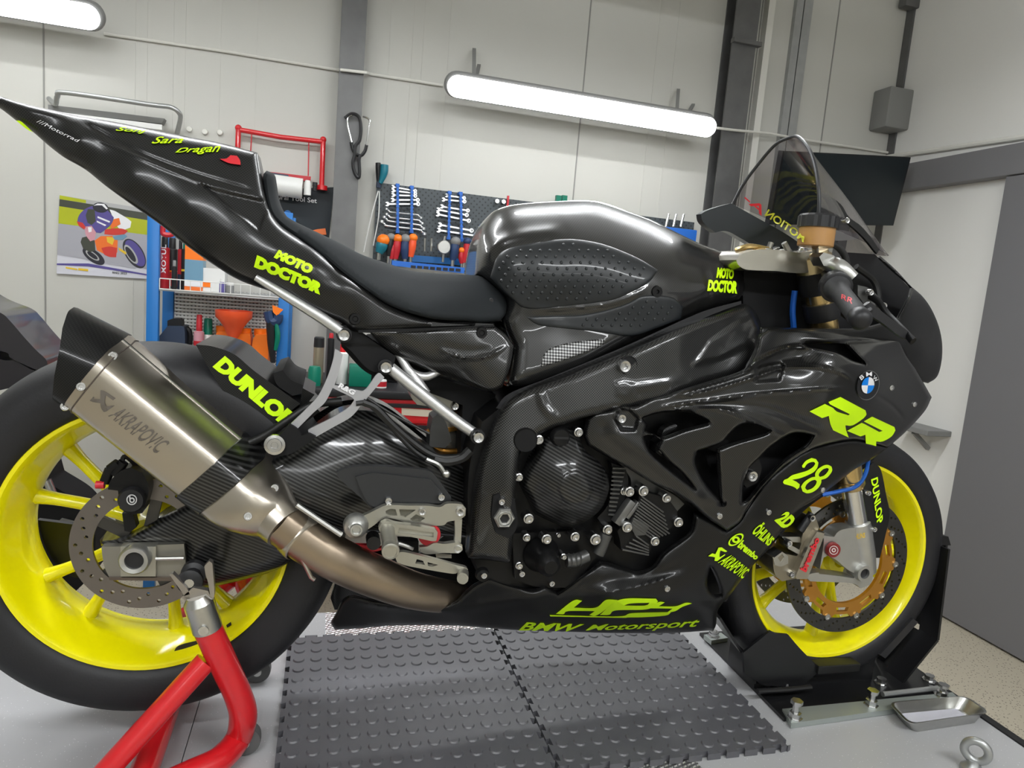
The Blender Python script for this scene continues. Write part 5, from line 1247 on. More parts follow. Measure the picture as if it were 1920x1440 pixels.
TANK = [(890, 516), (892, 480), (894, 463), (903, 430), (917, 407), (932, 393), (960, 384), (1007, 379), (1073, 376), (1113, 377), (1140, 383), (1180, 397), (1223, 413), (1257, 430), (1313, 457), (1347, 470), (1380, 486), (1394, 503), (1398, 530), (1395, 548), (1388, 562), (1330, 581), (1280, 602), (1230, 625), (1170, 652), (1100, 684), (1040, 707), (985, 724), (950, 724), (956, 690), (962, 650), (945, 614), (942, 600), (952, 575), (950, 557), (930, 538), (905, 520)]
patch('tank_cover', TANK, sTank, mCFk, BIKE, 4, .03, 30, 'close', corner=30)
def pad(name, ol, lift, dots):
    s2 = lambda: None
    class S2(Surf):
        def __init__(s): pass
        def many(s, P): return sTank.many(P) - lift
    q = S2(); patch(name, ol, q, mPad, BIKE, 6, lift + .0005, 7, 'thick', .003)
    return q
def bumps(name, ol, q, step):
    xs = [p[0] for p in ol]; ys = [p[1] for p in ol]; bm = B(); r = 0
    P = []
    y = min(ys)
    while y < max(ys):
        x = min(xs) + (step / 2 if r % 2 else 0)
        while x < max(xs): P.append((x + (y - min(ys)) * .15, y)); x += step
        y += step * .62; r += 1
    P = np.array(P); k = inside_mask(P, ol) & (dist_poly(P, ol) > 9); P = P[k]; yy = q.many(P)
    for p, y in zip(P, yy):
        c = Y(p[0], p[1], y); n = 7; t = bm.verts.new(c + Vector((0, -.0022, 0)))
        a = [bm.verts.new(c + Vector((math.cos(2 * PI * i / n) * .0024, -.0015, math.sin(2 * PI * i / n) * .0024))) for i in range(n)]
        b = [bm.verts.new(c + Vector((math.cos(2 * PI * i / n) * .0034, .001, math.sin(2 * PI * i / n) * .0034))) for i in range(n)]
        for i in range(n): bm.faces.new((t, a[i], a[(i + 1) % n])); bm.faces.new((a[i], b[i], b[(i + 1) % n], a[(i + 1) % n]))
    bmesh.ops.recalc_face_normals(bm, faces=bm.faces); link(name, bm, mPad, BIKE)
PAD1 = [(938, 540), (920, 520), (930, 485), (952, 466), (1000, 455), (1057, 448), (1100, 451), (1142, 461), (1195, 483), (1234, 506), (1216, 530), (1180, 550), (1142, 564), (1070, 573), (991, 579), (962, 562)]
PAD2 = [(986, 594), (1040, 592), (1092, 590), (1142, 580), (1178, 568), (1208, 554), (1259, 557), (1281, 574), (1277, 598), (1233, 615), (1183, 630), (1117, 622), (1050, 615), (1008, 609)]
for ol in (PAD1, PAD2):
    q = pad('knee_pad', ol, .003, 0); bumps('pad_bumps', ol, q, 18)
bm = B(); c = Y(1231, 547, sTank(1231, 547)); lathe(bm, [(0, -.001), (.003, -.001), (.004, -.004), (.010, -.004), (.012, .004)], c, (0, 1, 0), 18); link('tank_screw', bm, mEng, BIKE)
def meshmat():
    m, N, L, b = nt('perforated_steel')
    tc = N.new('ShaderNodeTexCoord'); sp = N.new('ShaderNodeSeparateXYZ'); L.new(tc.outputs['Object'], sp.inputs[0]); k = 2 * PI / .0105
    h = math_node(N, L, 'MULTIPLY', math_node(N, L, 'SINE', math_node(N, L, 'MULTIPLY', sp.outputs[0], k)), math_node(N, L, 'SINE', math_node(N, L, 'MULTIPLY', sp.outputs[2], k)))
    r = N.new('ShaderNodeValToRGB'); r.color_ramp.elements[0].position = .05; r.color_ramp.elements[1].position = .2
    r.color_ramp.elements[0].color = (.62, .62, .62, 1); r.color_ramp.elements[1].color = (.02, .02, .02, 1)
    L.new(math_node(N, L, 'ABSOLUTE', h), r.inputs[0]); L.new(r.outputs[0], b.inputs['Base Color']); b.inputs['Metallic'].default_value = .3; b.inputs['Roughness'].default_value = .4
    return m
class Off(Surf):
    def __init__(s, base, d): s.b = base; s.d = d
    def many(s, P): return s.b.many(P) + s.d
patch('air_mesh', [(1015, 688), (1018, 668), (1030, 654), (1060, 644), (1100, 638), (1137, 635), (1130, 648), (1090, 664), (1050, 678)], Off(sTank, -.003), meshmat(), BIKE, 6, .003, 4, 'thick', .002)
letter('tank_lettering', 'MOTO', ((1346, 501), (1377, 505), (1375, 524), (1343, 521)), sTank, mNeon, BIKE, .06, space=.92, lift=.003)
letter('tank_lettering', 'DOCTOR', ((1329, 524), (1384, 527), (1382, 551), (1326, 546)), sTank, mNeon, BIKE, .065, space=.92, lift=.003)

# ------------------------------------------------------------------ main frame
sFr = Surf([(1400, 574, -.13), (1415, 600, -.125), (1340, 600, -.165), (1340, 660, -.17), (1415, 650, -.16), (1280, 640, -.195), (1280, 715, -.20), (1150, 690, -.20), (1150, 760, -.21), (1060, 730, -.20), (1070, 785, -.21), (960, 760, -.185), (1000, 820, -.205), (920, 840, -.185), (960, 860, -.205), (890, 930, -.175), (940, 930, -.205), (960, 1000, -.20), (882, 1040, -.175), (940, 1050, -.195)],
           [([(1302, 683), (1330, 640), (1390, 600), (1412, 592), (1420, 615), (1402, 645), (1350, 672)], .006, 8, 'p'), ([(1010, 722), (1020, 760), (1045, 790)], .005, 7, 'r'), ([(1165, 730), (1220, 722), (1290, 712)], .004, 8, 'r'),
            ([(1155, 720), (1172, 715), (1188, 720), (1190, 740), (1172, 748), (1157, 740)], .003, 6, 'p')])
FR = [(1400, 570), (1340, 590), (1280, 612), (1200, 648), (1120, 681), (1050, 709), (1000, 726), (962, 744), (940, 768), (920, 812), (902, 860), (888, 915), (881, 985), (878, 1046, 1), (956, 1056, 1), (962, 1010), (964, 950), (969, 900), (976, 850), (996, 828), (1027, 808), (1073, 791), (1107, 781), (1157, 770), (1240, 752), (1320, 722), (1400, 696), (1424, 650), (1428, 615), (1416, 585)]
patch('frame', FR, sFr, mCF, BIKE, 4, .02, 16, 'thick', .03, corner=45)
def socket(name, p, y, r, mat, depth=.02, bolt=True, mb=None):
    c = Y(*p, y); bm = B(); lathe(bm, [(r, -.002), (r * 1.08, -.001), (r * 1.08, .004), (r, .004)], c, (0, 1, 0), 24, True); cyl(bm, c + Vector((0, -.0005, 0)), c + Vector((0, .004, 0)), r, n=24); link(name, bm, mat, BIKE)
    if bolt: hexbolt(p, y - .001, r * .6)
def hexbolt(p, y, r, mat=None, parent=None, name='bolt'):
    c = Y(*p, y); bm = B()
    lathe(bm, [(0, -r * .1), (r * .42, -r * .1), (r * .5, -r * .7), (r * .85, -r * .8), (r, -r * .5), (r, r * .8)], c, (0, 1, 0), 14)
    return link(name, bm, mat or mBolt, parent or BIKE)
socket('frame_socket', (1178, 685), sFr(1178, 685), .016, mBlkM, bolt=False); hexbolt((1169, 686), sFr(1169, 686) - .004, .0115)
bm = B(); c = Y(986, 825, sFr(986, 825) - .0); lathe(bm, [(.019, .0), (.0205, -.002), (.0215, .004)], c, (0, 1, 0), 28); cyl(bm, c + Vector((0, -.0005, 0)), c + Vector((0, .01, 0)), .0195, n=28); link('frame_hole', bm, mBlkM, BIKE)
c = Y(944, 969, sFr(944, 969) - .002); bm = B(); lathe(bm, [(.009, -.010), (.016, -.012), (.019, -.008), (.019, .008), (.009, .008)], c, (0, 1, 0), 6, True); lathe(bm, [(.009, -.006), (.012, -.014), (.013, -.012), (.013, .002), (.009, .002)], c, (0, 1, 0), 24, True); link('pivot_nut', bm, mAlu, BIKE, 25)
bm = B(); cyl(bm, c + Vector((0, -.005, 0)), c + Vector((0, .01, 0)), .0095, n=20); link('pivot_bore', bm, mBlk, BIKE)
bm = B(); pxplate(bm, [(925, 930), (945, 920), (965, 935), (970, 985), (955, 1010), (930, 1000), (922, 970)], sFr(944, 969) + .002 - .006, .01); link('pivot_plate', bm, mBlkM, BIKE)
hexbolt((940, 940), sFr(940, 940) - .006, .006)
shape('frame_seam', [[(940, 768), (962, 744), (1050, 707), (1200, 646), (1340, 588), (1390, 570), (1390, 564), (1330, 580), (1280, 600), (1170, 650), (1040, 704), (955, 738), (930, 765)]], -.150, mBlk, BIKE)

# ------------------------------------------------------------------ fairing
sF = Surf([(1101, 787, -.195), (1115, 840, -.200), (1160, 780, -.215), (1180, 870, -.212), (1260, 915, -.212), (1310, 955, -.21), (1363, 990, -.205), (1240, 750, -.215), (1330, 720, -.222), (1420, 690, -.225), (1424, 640, -.20), (1440, 616, -.19), (1500, 625, -.19), (1590, 637, -.185), (1690, 640, -.14), (1500, 670, -.21), (1560, 660, -.222), (1600, 670, -.222), (1500, 720, -.235), (1580, 720, -.235), (1630, 720, -.215), (1400, 760, -.232), (1300, 790, -.222), (1550, 780, -.228), (1620, 770, -.205), (1680, 720, -.155), (1690, 780, -.135), (1725, 700, -.105), (1743, 747, -.085), (1715, 795, -.105), (1663, 838, -.135), (1600, 822, -.18), (1530, 820, -.205), (1470, 870, -.205), (1400, 945, -.205),
           (1450, 770, -.228), (1350, 830, -.222), (1260, 830, -.219), (1390, 870, -.215)],
          [([(1248, 743), (1300, 727), (1388, 700), (1423, 676), (1480, 652), (1540, 655), (1600, 672)], .007, 3.6, 'r'), ([(1258, 744), (1320, 735), (1412, 708), (1470, 690), (1530, 688), (1580, 700), (1605, 722)], .005, 3.2, 'r'),
           ([(1232, 765), (1330, 750), (1420, 739), (1500, 733), (1590, 726)], .005, 3.2, 'r'), ([(1280, 735), (1400, 703), (1470, 672), (1540, 668)], -.004, 8, 'r'),
           ([(1420, 690), (1430, 686), (1462, 680), (1470, 685), (1462, 712), (1416, 716)], -.009, 4, 'p'),
           ([(1240, 770), (1300, 766), (1365, 770), (1430, 800), (1480, 822)], .005, 3.6, 'r'), ([(1290, 762), (1370, 757), (1440, 765), (1500, 790), (1560, 815)], -.007, 9, 'r'),
           ([(1493, 640), (1560, 642), (1690, 636)], -.006, 4, 'r'), ([(1635, 738), (1670, 758), (1700, 790)], -.003, 3, 'r'),
           ([(1160, 765), (1180, 768), (1197, 784), (1190, 806), (1165, 805), (1153, 785)], -.012, 5, 'p'), ([(1128, 800), (1180, 830), (1250, 880), (1330, 955)], .008, 16, 'r')])
O1 = [(1208, 819), (1226, 816), (1240, 826), (1233, 842), (1255, 866), (1278, 886), (1300, 912), (1302, 916), (1278, 898), (1262, 886), (1238, 866), (1218, 846)]
O1b = [(1205, 784), (1240, 774), (1290, 774), (1322, 786), (1330, 794), (1285, 806), (1245, 820), (1226, 814), (1210, 808), (1214, 796)]
O2 = [(1308, 846), (1350, 832), (1368, 815), (1385, 799), (1410, 795), (1446, 808), (1428, 816), (1380, 830), (1349, 842), (1346, 850), (1352, 945), (1356, 944), (1334, 920), (1318, 898), (1305, 868)]
O3 = [(1393, 942), (1395, 908), (1404, 880), (1425, 858), (1445, 838), (1478, 816), (1500, 812), (1526, 817), (1512, 836), (1490, 850), (1466, 868), (1430, 905), (1404, 936)]
OD = [(1508, 644), (1560, 644), (1586, 645), (1604, 664), (1622, 682), (1600, 676), (1575, 664), (1545, 656), (1518, 651)]
F2 = [(1101, 787), (1115, 775), (1150, 768), (1170, 760), (1190, 762), (1225, 746), (1250, 741), (1300, 725), (1388, 698), (1405, 680), (1418, 655), (1424, 630), (1440, 616), (1500, 616), (1570, 622), (1630, 632), (1690, 634), (1700, 660), (1716, 690), (1733, 720), (1747, 745, 1), (1733, 772), (1697, 811), (1664, 840, 1), (1632, 832), (1600, 826), (1557, 832), (1512, 848), (1467, 877), (1430, 914), (1402, 952), (1388, 978), (1363, 996, 1), (1330, 974), (1301, 950), (1280, 936), (1259, 922), (1226, 908), (1180, 880), (1149, 863), (1128, 851), (1103, 836), (1096, 815)]
patch('side_fairing', F2, sF, mCFd, BIKE, 2.6, .012, 7, 'thick', .006, holes=[O1, O1b, O2, O3, OD])
sL = Surf([(1305, 962, -.19), (1363, 995, -.195), (1400, 950, -.195), (1470, 876, -.195), (1557, 833, -.19), (1625, 838, -.165), (1663, 840, -.14), (1600, 880, -.15), (1540, 930, -.155), (1460, 1007, -.155), (1392, 1084, -.155), (1350, 1140, -.14), (1330, 1060, -.185), (1420, 980, -.19), (1500, 900, -.188), (1250, 1090, -.195), (1290, 1003, -.19), (1180, 1068, -.175), (1126, 1054, -.175), (1053, 1108, -.17), (960, 1098, -.16), (890, 1097, -.155), (1150, 1120, -.195), (1250, 1150, -.165), (1335, 1180, -.09), (1250, 1186, -.085), (1150, 1186, -.085), (1000, 1150, -.15), (1050, 1183, -.085), (960, 1180, -.08), (850, 1150, -.13), (850, 1172, -.08), (740, 1148, -.12), (650, 1125, -.11), (740, 1172, -.07), (628, 1178, -.06)],
          [([(1405, 945), (1470, 870), (1560, 829)], .004, 5, 'r'), ([(1060, 1106), (1130, 1090), (1250, 1072), (1300, 1050)], -.005, 10, 'r'), ([(1100, 1118), (1200, 1100), (1280, 1075)], .004, 5, 'r'), ([(860, 1143), (930, 1130), (1000, 1118), (1060, 1105)], .005, 9, 'r'),
           ([(660, 1128), (740, 1138), (800, 1143), (860, 1146)], .006, 5, 'r')])
F3 = [(1303, 962), (1330, 975), (1363, 996, 1), (1386, 978), (1402, 952), (1430, 914), (1467, 877), (1512, 848), (1557, 832), (1600, 826), (1634, 832), (1664, 840, 1), (1632, 863), (1600, 882), (1567, 908), (1530, 935), (1494, 960), (1456, 1008), (1422, 1047), (1392, 1085), (1372, 1112), (1354, 1132), (1345, 1148), (1343, 1170), (1338, 1182, 1), (1250, 1187), (1150, 1187), (1050, 1184), (960, 1181), (850, 1173), (740, 1173), (680, 1178), (628, 1181), (620, 1169), (630, 1152), (640, 1130), (650, 1121), (662, 1118), (700, 1125), (790, 1141), (847, 1133), (872, 1112), (890, 1097), (917, 1084), (959, 1098), (1000, 1106), (1021, 1098), (1042, 1110), (1053, 1109), (1126, 1054, 1), (1146, 1057), (1180, 1069), (1199, 1073), (1225, 1063), (1245, 1037), (1290, 1004), (1300, 985)]
SLOT = [(1332, 1062), (1340, 1075), (1350, 1100), (1353, 1116), (1342, 1118), (1330, 1108), (1326, 1090)]
patch('belly_fairing', F3, sL, mCFs, BIKE, 4, .012, 8, 'thick', .006, holes=[SLOT], corner=42)
# nose cowl round the cockpit
def c6(pts): return C(1280, 480, 3, pts)
sN = Surf([(1423, 616, -.185), (1500, 618, -.18), (1600, 622, -.175), (1690, 600, -.135), (1705, 545, -.105), (1650, 475, -.08), (1707, 537, -.07), (1747, 580, -.05), (1762, 620, -.04), (1767, 650, -.035), (1762, 690, -.04), (1742, 717, -.06), (1700, 650, -.135), (1720, 600, -.10), (1735, 660, -.10), (1715, 690, -.11), (1640, 640, -.165)],
          [([(1698, 636), (1730, 634), (1748, 626), (1752, 612)], .004, 4, 'r')])
patch('nose_cowl', c6([(440, 398), (620, 405), (800, 408), (1020, 403), (1210, 350), (1265, 245), (1288, 180), (1250, 140), (1180, 80), (1105, 10), (1112, 0), (1200, 78), (1280, 165), (1350, 228), (1402, 303), (1442, 400), (1460, 500), (1455, 600), (1430, 680), (1380, 716), (1335, 700), (1280, 640), (1250, 590), (1225, 535), (1150, 482), (900, 474), (640, 474), (435, 468)]), sN, mCFs, BIKE, 5, .010, 6, 'thick', .005)
bm = B(); pxplate(bm, c6([(930, -20), (1080, -10), (1180, 80), (1288, 190), (1270, 260), (1215, 352), (1100, 400), (860, 415), (500, 410), (420, 330), (480, 240), (700, 180)]), -.005, .01); link('cockpit_shade_plate', bm, M('cockpit_shade_black', (.003, .003, .004), .6), BIKE)  # black plate at mid-depth, shade of the open cockpit put into its colour
bm = B(); pxplate(bm, [(1500, 640), (1590, 640), (1635, 690), (1600, 690), (1540, 665)], -.165, .02); link('duct_lining', bm, mBlkM, BIKE)
# inner struts seen in the side openings
bm = B(); pxplate(bm, C(1080, 700, 4.8, [(770, 560), (800, 500), (880, 460), (910, 465), (900, 500), (830, 540), (790, 580)]), -.19, .02); link('vent_strut', bm, mCFd, BIKE)
bm = B(); pxplate(bm, C(1080, 700, 4.8, [(1110, 650), (1240, 590), (1370, 600), (1380, 640), (1290, 690), (1270, 710)]), -.185, .03); link('vent_strut', bm, mAluD if False else mCFs, BIKE)
bm = B(); pxplate(bm, [(1388, 880), (1404, 858), (1422, 858), (1428, 880), (1420, 905), (1400, 915), (1390, 900)], -.192, .04); link('vent_boss', bm, mEng, BIKE)
bm = B(); pxplate(bm, [(1232, 832), (1242, 824), (1250, 835), (1250, 850), (1240, 856), (1230, 848)], -.2, .03); link('vent_boss', bm, mEng, BIKE)
hexbolt((1407, 891), -.196, .0115); hexbolt((1240, 841), -.205, .009); hexbolt((1164, 784), -.212, .0085)
for p, s_ in (((1348, 967), sF), ((1440, 960), sL), ((1541, 918), sL), ((1670, 727), sF), ((1713, 758), sF), ((1250, 1103), sL)):
    bm = B(); c = Y(*p, s_(*p)); lathe(bm, [(0, -.003), (.0025, -.003), (.003, -.0045), (.0055, -.004), (.007, .003)], c, (0, 1, 0), 14); link('fairing_screw', bm, mBolt, BIKE)

# lettering on the fairing
def c5(pts): return C(1380, 560, 4.8, pts)
RR1 = c5([(662, 1015), (800, 948), (875, 985), (905, 1015), (1010, 1050), (1025, 1040), (845, 950), (832, 930), (940, 885), (1165, 1005), (1175, 1040), (1150, 1075), (1050, 1140), (985, 1140), (990, 1180), (1015, 1250), (875, 1185), (850, 1130), (835, 1055), (775, 1075)])
RR2 = c5([(1000, 1190), (1130, 1118), (1160, 1130), (1290, 1200), (1320, 1190), (1150, 1105), (1225, 1062), (1425, 1155), (1435, 1185), (1400, 1240), (1320, 1285), (1262, 1285), (1260, 1375), (1170, 1330), (1165, 1225), (1120, 1240)])
shape('model_lettering', [RR1, RR2], sF, mNeon, BIKE, lift=.003, step=4)
def cn(pts): return C(1440, 840, 12, pts)
TWO = cn([(765, 400), (850, 290), (980, 225), (1080, 250), (1135, 330), (1110, 440), (1030, 540), (900, 610), (720, 680), (545, 715), (640, 760), (715, 820), (705, 890), (650, 935), (620, 900), (540, 860), (360, 810), (335, 770), (370, 715), (440, 690), (540, 615), (720, 560), (880, 510), (1010, 430), (1065, 350), (1040, 315), (960, 320), (880, 360), (820, 445), (775, 440)])
EIGHT = {'o': cn([(740, 870), (820, 760), (960, 670), (1065, 645), (1060, 580), (1120, 480), (1250, 395), (1350, 380), (1430, 420), (1445, 500), (1400, 590), (1310, 680), (1200, 715), (1195, 790), (1130, 900), (1010, 990), (880, 1020), (780, 980)]), 'h': [cn([(835, 900), (870, 820), (970, 740), (1060, 715), (1100, 750), (1070, 830), (990, 910), (880, 950)]), cn([(1140, 620), (1160, 560), (1240, 480), (1330, 450), (1370, 470), (1340, 540), (1260, 620), (1170, 650)])]}
shape('race_number', [TWO, EIGHT], sL, mNeon, BIKE, lift=.003, step=2.5)
def cs_(pts): return C(1300, 940, 8.47, pts)
def cq(a): return tuple(cs_(a))
letter('fairing_lettering', '2D', cq([(1490, 150), (1650, 280), (1450, 460), (1285, 305)]), sL, mNeon, BIKE, .06, 0, lift=.003)
letter('fairing_lettering', 'ÖHLINS', cq([(1105, 310), (1320, 570), (1190, 715), (915, 500)]), sL, mNeon, BIKE, .035, 0, lift=.003)
letter('fairing_lettering', 'brembo', cq([(790, 610), (1060, 870), (985, 935), (690, 725)]), sL, mNeon, BIKE, .05, 0, lift=.003)
c0 = cs_([(677, 610)])[0]
shape('fairing_emblem', [{'o': [(c0[0] + 14 * math.cos(t) * 1 - 3.5 * math.sin(t), c0[1] + 11 * math.sin(t) - 4.5 * math.cos(t)) for t in np.linspace(0, 2 * PI, 26, endpoint=False)], 'h': [[(c0[0] + 11 * math.cos(t) - 2.6 * math.sin(t), c0[1] + 8.6 * math.sin(t) - 3.5 * math.cos(t)) for t in np.linspace(0, 2 * PI, 22, endpoint=False)]]},
                         {'o': [(c0[0] + 7.5 * math.cos(t), c0[1] + 6.5 * math.sin(t)) for t in np.linspace(0, 2 * PI, 18, endpoint=False)], 'h': [[(c0[0] + 3.2 * math.cos(t), c0[1] + 2.8 * math.sin(t)) for t in np.linspace(0, 2 * PI, 12, endpoint=False)]]}], sL, mNeon, BIKE, lift=.003, step=3)
letter('fairing_lettering', 'AKRAPOVIC', cq([(590, 840), (900, 1085), (780, 1235), (385, 975)]), sL, mNeon, BIKE, .02, 0, lift=.003)
shape('fairing_emblem', [cs_([(235, 870), (300, 825), (350, 840), (385, 770), (400, 735), (450, 730), (540, 795), (510, 805), (430, 780), (415, 850), (420, 890), (500, 840), (510, 850), (380, 950), (335, 945), (345, 890), (300, 880)])], sL, mNeon, BIKE, lift=.003, step=3)
def c4(pts): return C(860, 1000, 3.84, pts)
shape('belly_lettering', [c4([(700, 580), (825, 485), (890, 485), (830, 535), (985, 535), (1060, 480), (1145, 480), (1000, 588), (940, 588), (980, 560), (790, 560), (755, 582)]),
                          {'o': c4([(1015, 588), (1160, 478), (1420, 470), (1435, 490), (1400, 530), (1330, 550), (1130, 555), (1085, 586)]), 'h': [c4([(1190, 520), (1240, 505), (1375, 500), (1340, 520)])]},
                          c4([(1365, 540), (1440, 495), (1485, 497), (1440, 525), (1560, 525), (1635, 500), (1680, 505), (1610, 530), (1560, 560), (1500, 570), (1540, 542)]),
                          c4([(655, 588), (1140, 598), (1250, 575), (1530, 567), (1490, 592), (1330, 604), (1220, 606), (1150, 608), (660, 598)])], sL, mNeon, BIKE, lift=.003, step=3)
letter('belly_lettering', 'BMW', tuple(c4([(465, 640), (905, 655), (855, 708), (430, 700)])), sL, mNeon, BIKE, .03, .2, lift=.003)
letter('belly_lettering', 'Motorsport', tuple(c4([(940, 660), (1745, 612), (1710, 690), (905, 712)])), sL, mNeon, BIKE, .02, .25, lift=.003, arc=-.05)
# roundel
RC = (1627.5, 722.5)
def el(r, n=36, a0=0, a1=2 * PI): return [(RC[0] + r * 21.5 * math.cos(t) - 3.5 * r * math.sin(t), RC[1] + r * 28 * math.sin(t)) for t in np.linspace(a0, a1, n, endpoint=abs(a1 - a0) < 6)]
rd = empty('roundel', Y(*RC, sF(*RC))); adopt(rd, BIKE)
shape('roundel_back', [el(1)], sF, mSS, rd, lift=.003, step=9); shape('roundel_ring', [el(.94)], sF, mBlk, rd, lift=.0045, step=9)
shape('roundel_white', [el(.55, 9, PI / 2, PI) + [RC], el(.55, 9, -PI / 2, 0) + [RC]], sF, mPW, rd, lift=.006, step=20)
shape('roundel_blue', [el(.55, 9, 0, PI / 2) + [RC], el(.55, 9, PI, 1.5 * PI) + [RC]], sF, M('roundel_blue', (.0, .2, .72), .3), rd, lift=.006, step=20)
letter('roundel_lettering', 'M', ((1624, 698), (1635, 697), (1635, 705), (1624, 706)), sF, mPW, rd, .01, lift=.007)
letter('roundel_lettering', 'B', ((1611, 707), (1617, 701), (1621, 708), (1615, 713)), sF, mPW, rd, .01, lift=.007)
letter('roundel_lettering', 'W', ((1640, 703), (1647, 712), (1642, 717), (1636, 709)), sF, mPW, rd, .01, lift=.007)
# ------------------------------------------------------------------ subframe, bracket, shock
bm = B(); tube(bm, [Y(480, 520, -.105), Y(545, 560, -.11), Y(600, 594, -.115), Y(640, 622, -.118)], [.006, .0085, .0095, .0095], 14, 6); link('subframe_tube', bm, mSub, BIKE, 60)
bm = B(); tube(bm, [Y(732, 690, -.122), Y(790, 738, -.132), Y(850, 785, -.142), Y(896, 817, -.15)], [.0105, .011, .0105, .0095], 16, 6); link('subframe_tube', bm, mSub, BIKE, 60)
bm = B(); tube(bm, [Y(742, 656, -.105), Y(757, 680, -.11), Y(772, 700, -.115), Y(800, 706, -.112), Y(832, 692, -.105), Y(860, 690, -.10)], [.006, .0075, .0085, .0075, .0065, .006], 12, 6); link('subframe_branch', bm, mSub, BIKE, 60)
bm = B(); tube(bm, [Y(772, 700, -.115), Y(785, 718, -.122), Y(800, 738, -.128)], [.0085, .009, .008], 12, 4); link('subframe_branch', bm, mSub, BIKE, 60)
for p in ((1, 1),):
    bm = B(); pxplate(bm, [(632, 612), (655, 608), (700, 640), (742, 668), (737, 690), (716, 700), (690, 692), (655, 655), (640, 645)], -.115, .02); link('subframe_plate', bm, mBlkM, BIKE)
for p, y, r in (((645, 628), -.125, .0105), ((723, 688), -.132, .0105), ((896, 819), -.165, .0105)):
    bm = B(); c = Y(*p, y); lathe(bm, [(0, .0), (r * 1.25, .0), (r * 1.25, .012), (0, .012)], c, (0, 1, 0), 20); link('tube_boss', bm, mBlk, BIKE); hexbolt(p, y, r)
q8 = lambda pts: C(480, 640, 4.8, pts)
bm = B(); pxplate(bm, q8([(712, 70), (745, 85), (780, 125), (750, 260), (706, 395), (735, 400), (905, 440), (985, 435), (1085, 300), (1120, 290), (1155, 325), (1010, 500), (950, 570), (855, 680), (700, 770), (540, 860), (480, 830), (470, 805), (490, 785), (700, 680), (830, 600), (880, 540), (868, 508), (690, 420), (620, 550), (520, 640), (375, 785), (330, 775), (310, 745), (440, 620), (560, 490), (640, 330), (690, 180)]), -.155, .006, step=3, corner=50); link('exhaust_bracket', bm, mBrk, BIKE, 30)
letter('bracket_lettering', 'R&G', ((639, 718), (668, 733), (662, 741), (633, 726)), -.1555, mPW, BIKE, .04)
bm = B(); pxplate(bm, q8([(300, 745), (370, 790), (410, 850), (480, 830), (540, 860), (440, 940), (320, 1010), (230, 1030), (150, 1050), (90, 980), (120, 900), (230, 830)]), -.165, .014); link('bracket_foot', bm, mBlkM, BIKE)
c = Y(515, 834, -.17); bm = B(); lathe(bm, [(0, -.004), (.005, -.004), (.006, -.006), (.011, -.006), (.012, -.003), (.0165, -.002), (.017, .004), (0, .004)], c, (0, 1, 0), 24); link('bracket_bolt', bm, mBolt, BIKE)
bm = B(); p, q = Y(828, 650, .0), Y(842, 870, .0); cyl(bm, p, p.lerp(q, .42), .03, n=24); cyl(bm, p.lerp(q, .42), q, .02, n=20); link('shock_body', bm, mAluD, BIKE)
for f in (.55, .68):
    bm = B(); a = p.lerp(q, f); lathe(bm, [(.02, -.004), (.026, -.004), (.026, .004), (.02, .004)], a, tuple(q - p), 20, True); link('shock_collar', bm, mGold, BIKE)
bm = B(); tube(bm, [Y(800, 808, -.03), Y(820, 818, -.03), Y(842, 828, -.02)], .0055, 8); tube(bm, [Y(806, 836, -.035), Y(830, 845, -.035), Y(856, 846, -.03)], .0055, 8); link('gold_link', bm, mGold, BIKE)
bm = B(); pxplate(bm, q8([(1390, 460), (1440, 430), (1560, 440), (1700, 480), (1790, 560), (1820, 590), (1790, 620), (1650, 600), (1450, 570), (1400, 510)]), -.045, .05); link('shock_reservoir', bm, mAluD, BIKE)
hexbolt(q8([(1788, 580)])[0], -.047, .008)
bm = B(); pxplate(bm, q8([(1460, 360), (1560, 300), (1760, 330), (1800, 400), (1760, 470), (1600, 450), (1480, 420)]), -.05, .06); link('linkage_cap', bm, mNavy if False else mBlk, BIKE)
bm = B(); pxplate(bm, q8([(1590, 690), (1660, 640), (1720, 760), (1760, 900), (1700, 960), (1560, 950), (1570, 800)]), -.05, .05); link('shock_clevis', bm, mEngG, BIKE)
for pts, r in ((q8([(900, 560), (1000, 560), (1120, 660), (1300, 860), (1430, 990), (1600, 1100), (1700, 1180)]), .0045), (q8([(960, 545), (1080, 600), (1220, 740), (1400, 900), (1560, 1010), (1700, 1050), (1900, 1030)]), .006), (q8([(1000, 510), (1200, 640), (1500, 800), (1560, 830)]), .0025), (q8([(1600, 1060), (1720, 1080), (1850, 1050), (1930, 980)]), .009)):
    bm = B(); tube(bm, [Y(*p_, -.155) for p_ in pts], r, 8); link('brake_hose', bm, mHose, BIKE)
bm = B(); tube(bm, [Y(*p_, -.165) for p_ in q8([(1530, 1060), (1640, 1110), (1690, 1180)])], .005, 8); c = Y(*q8([(1710, 1195)])[0], -.165); ball(bm, c, .009, 1, .8, .9); link('banjo_fitting', bm, mSS, BIKE)

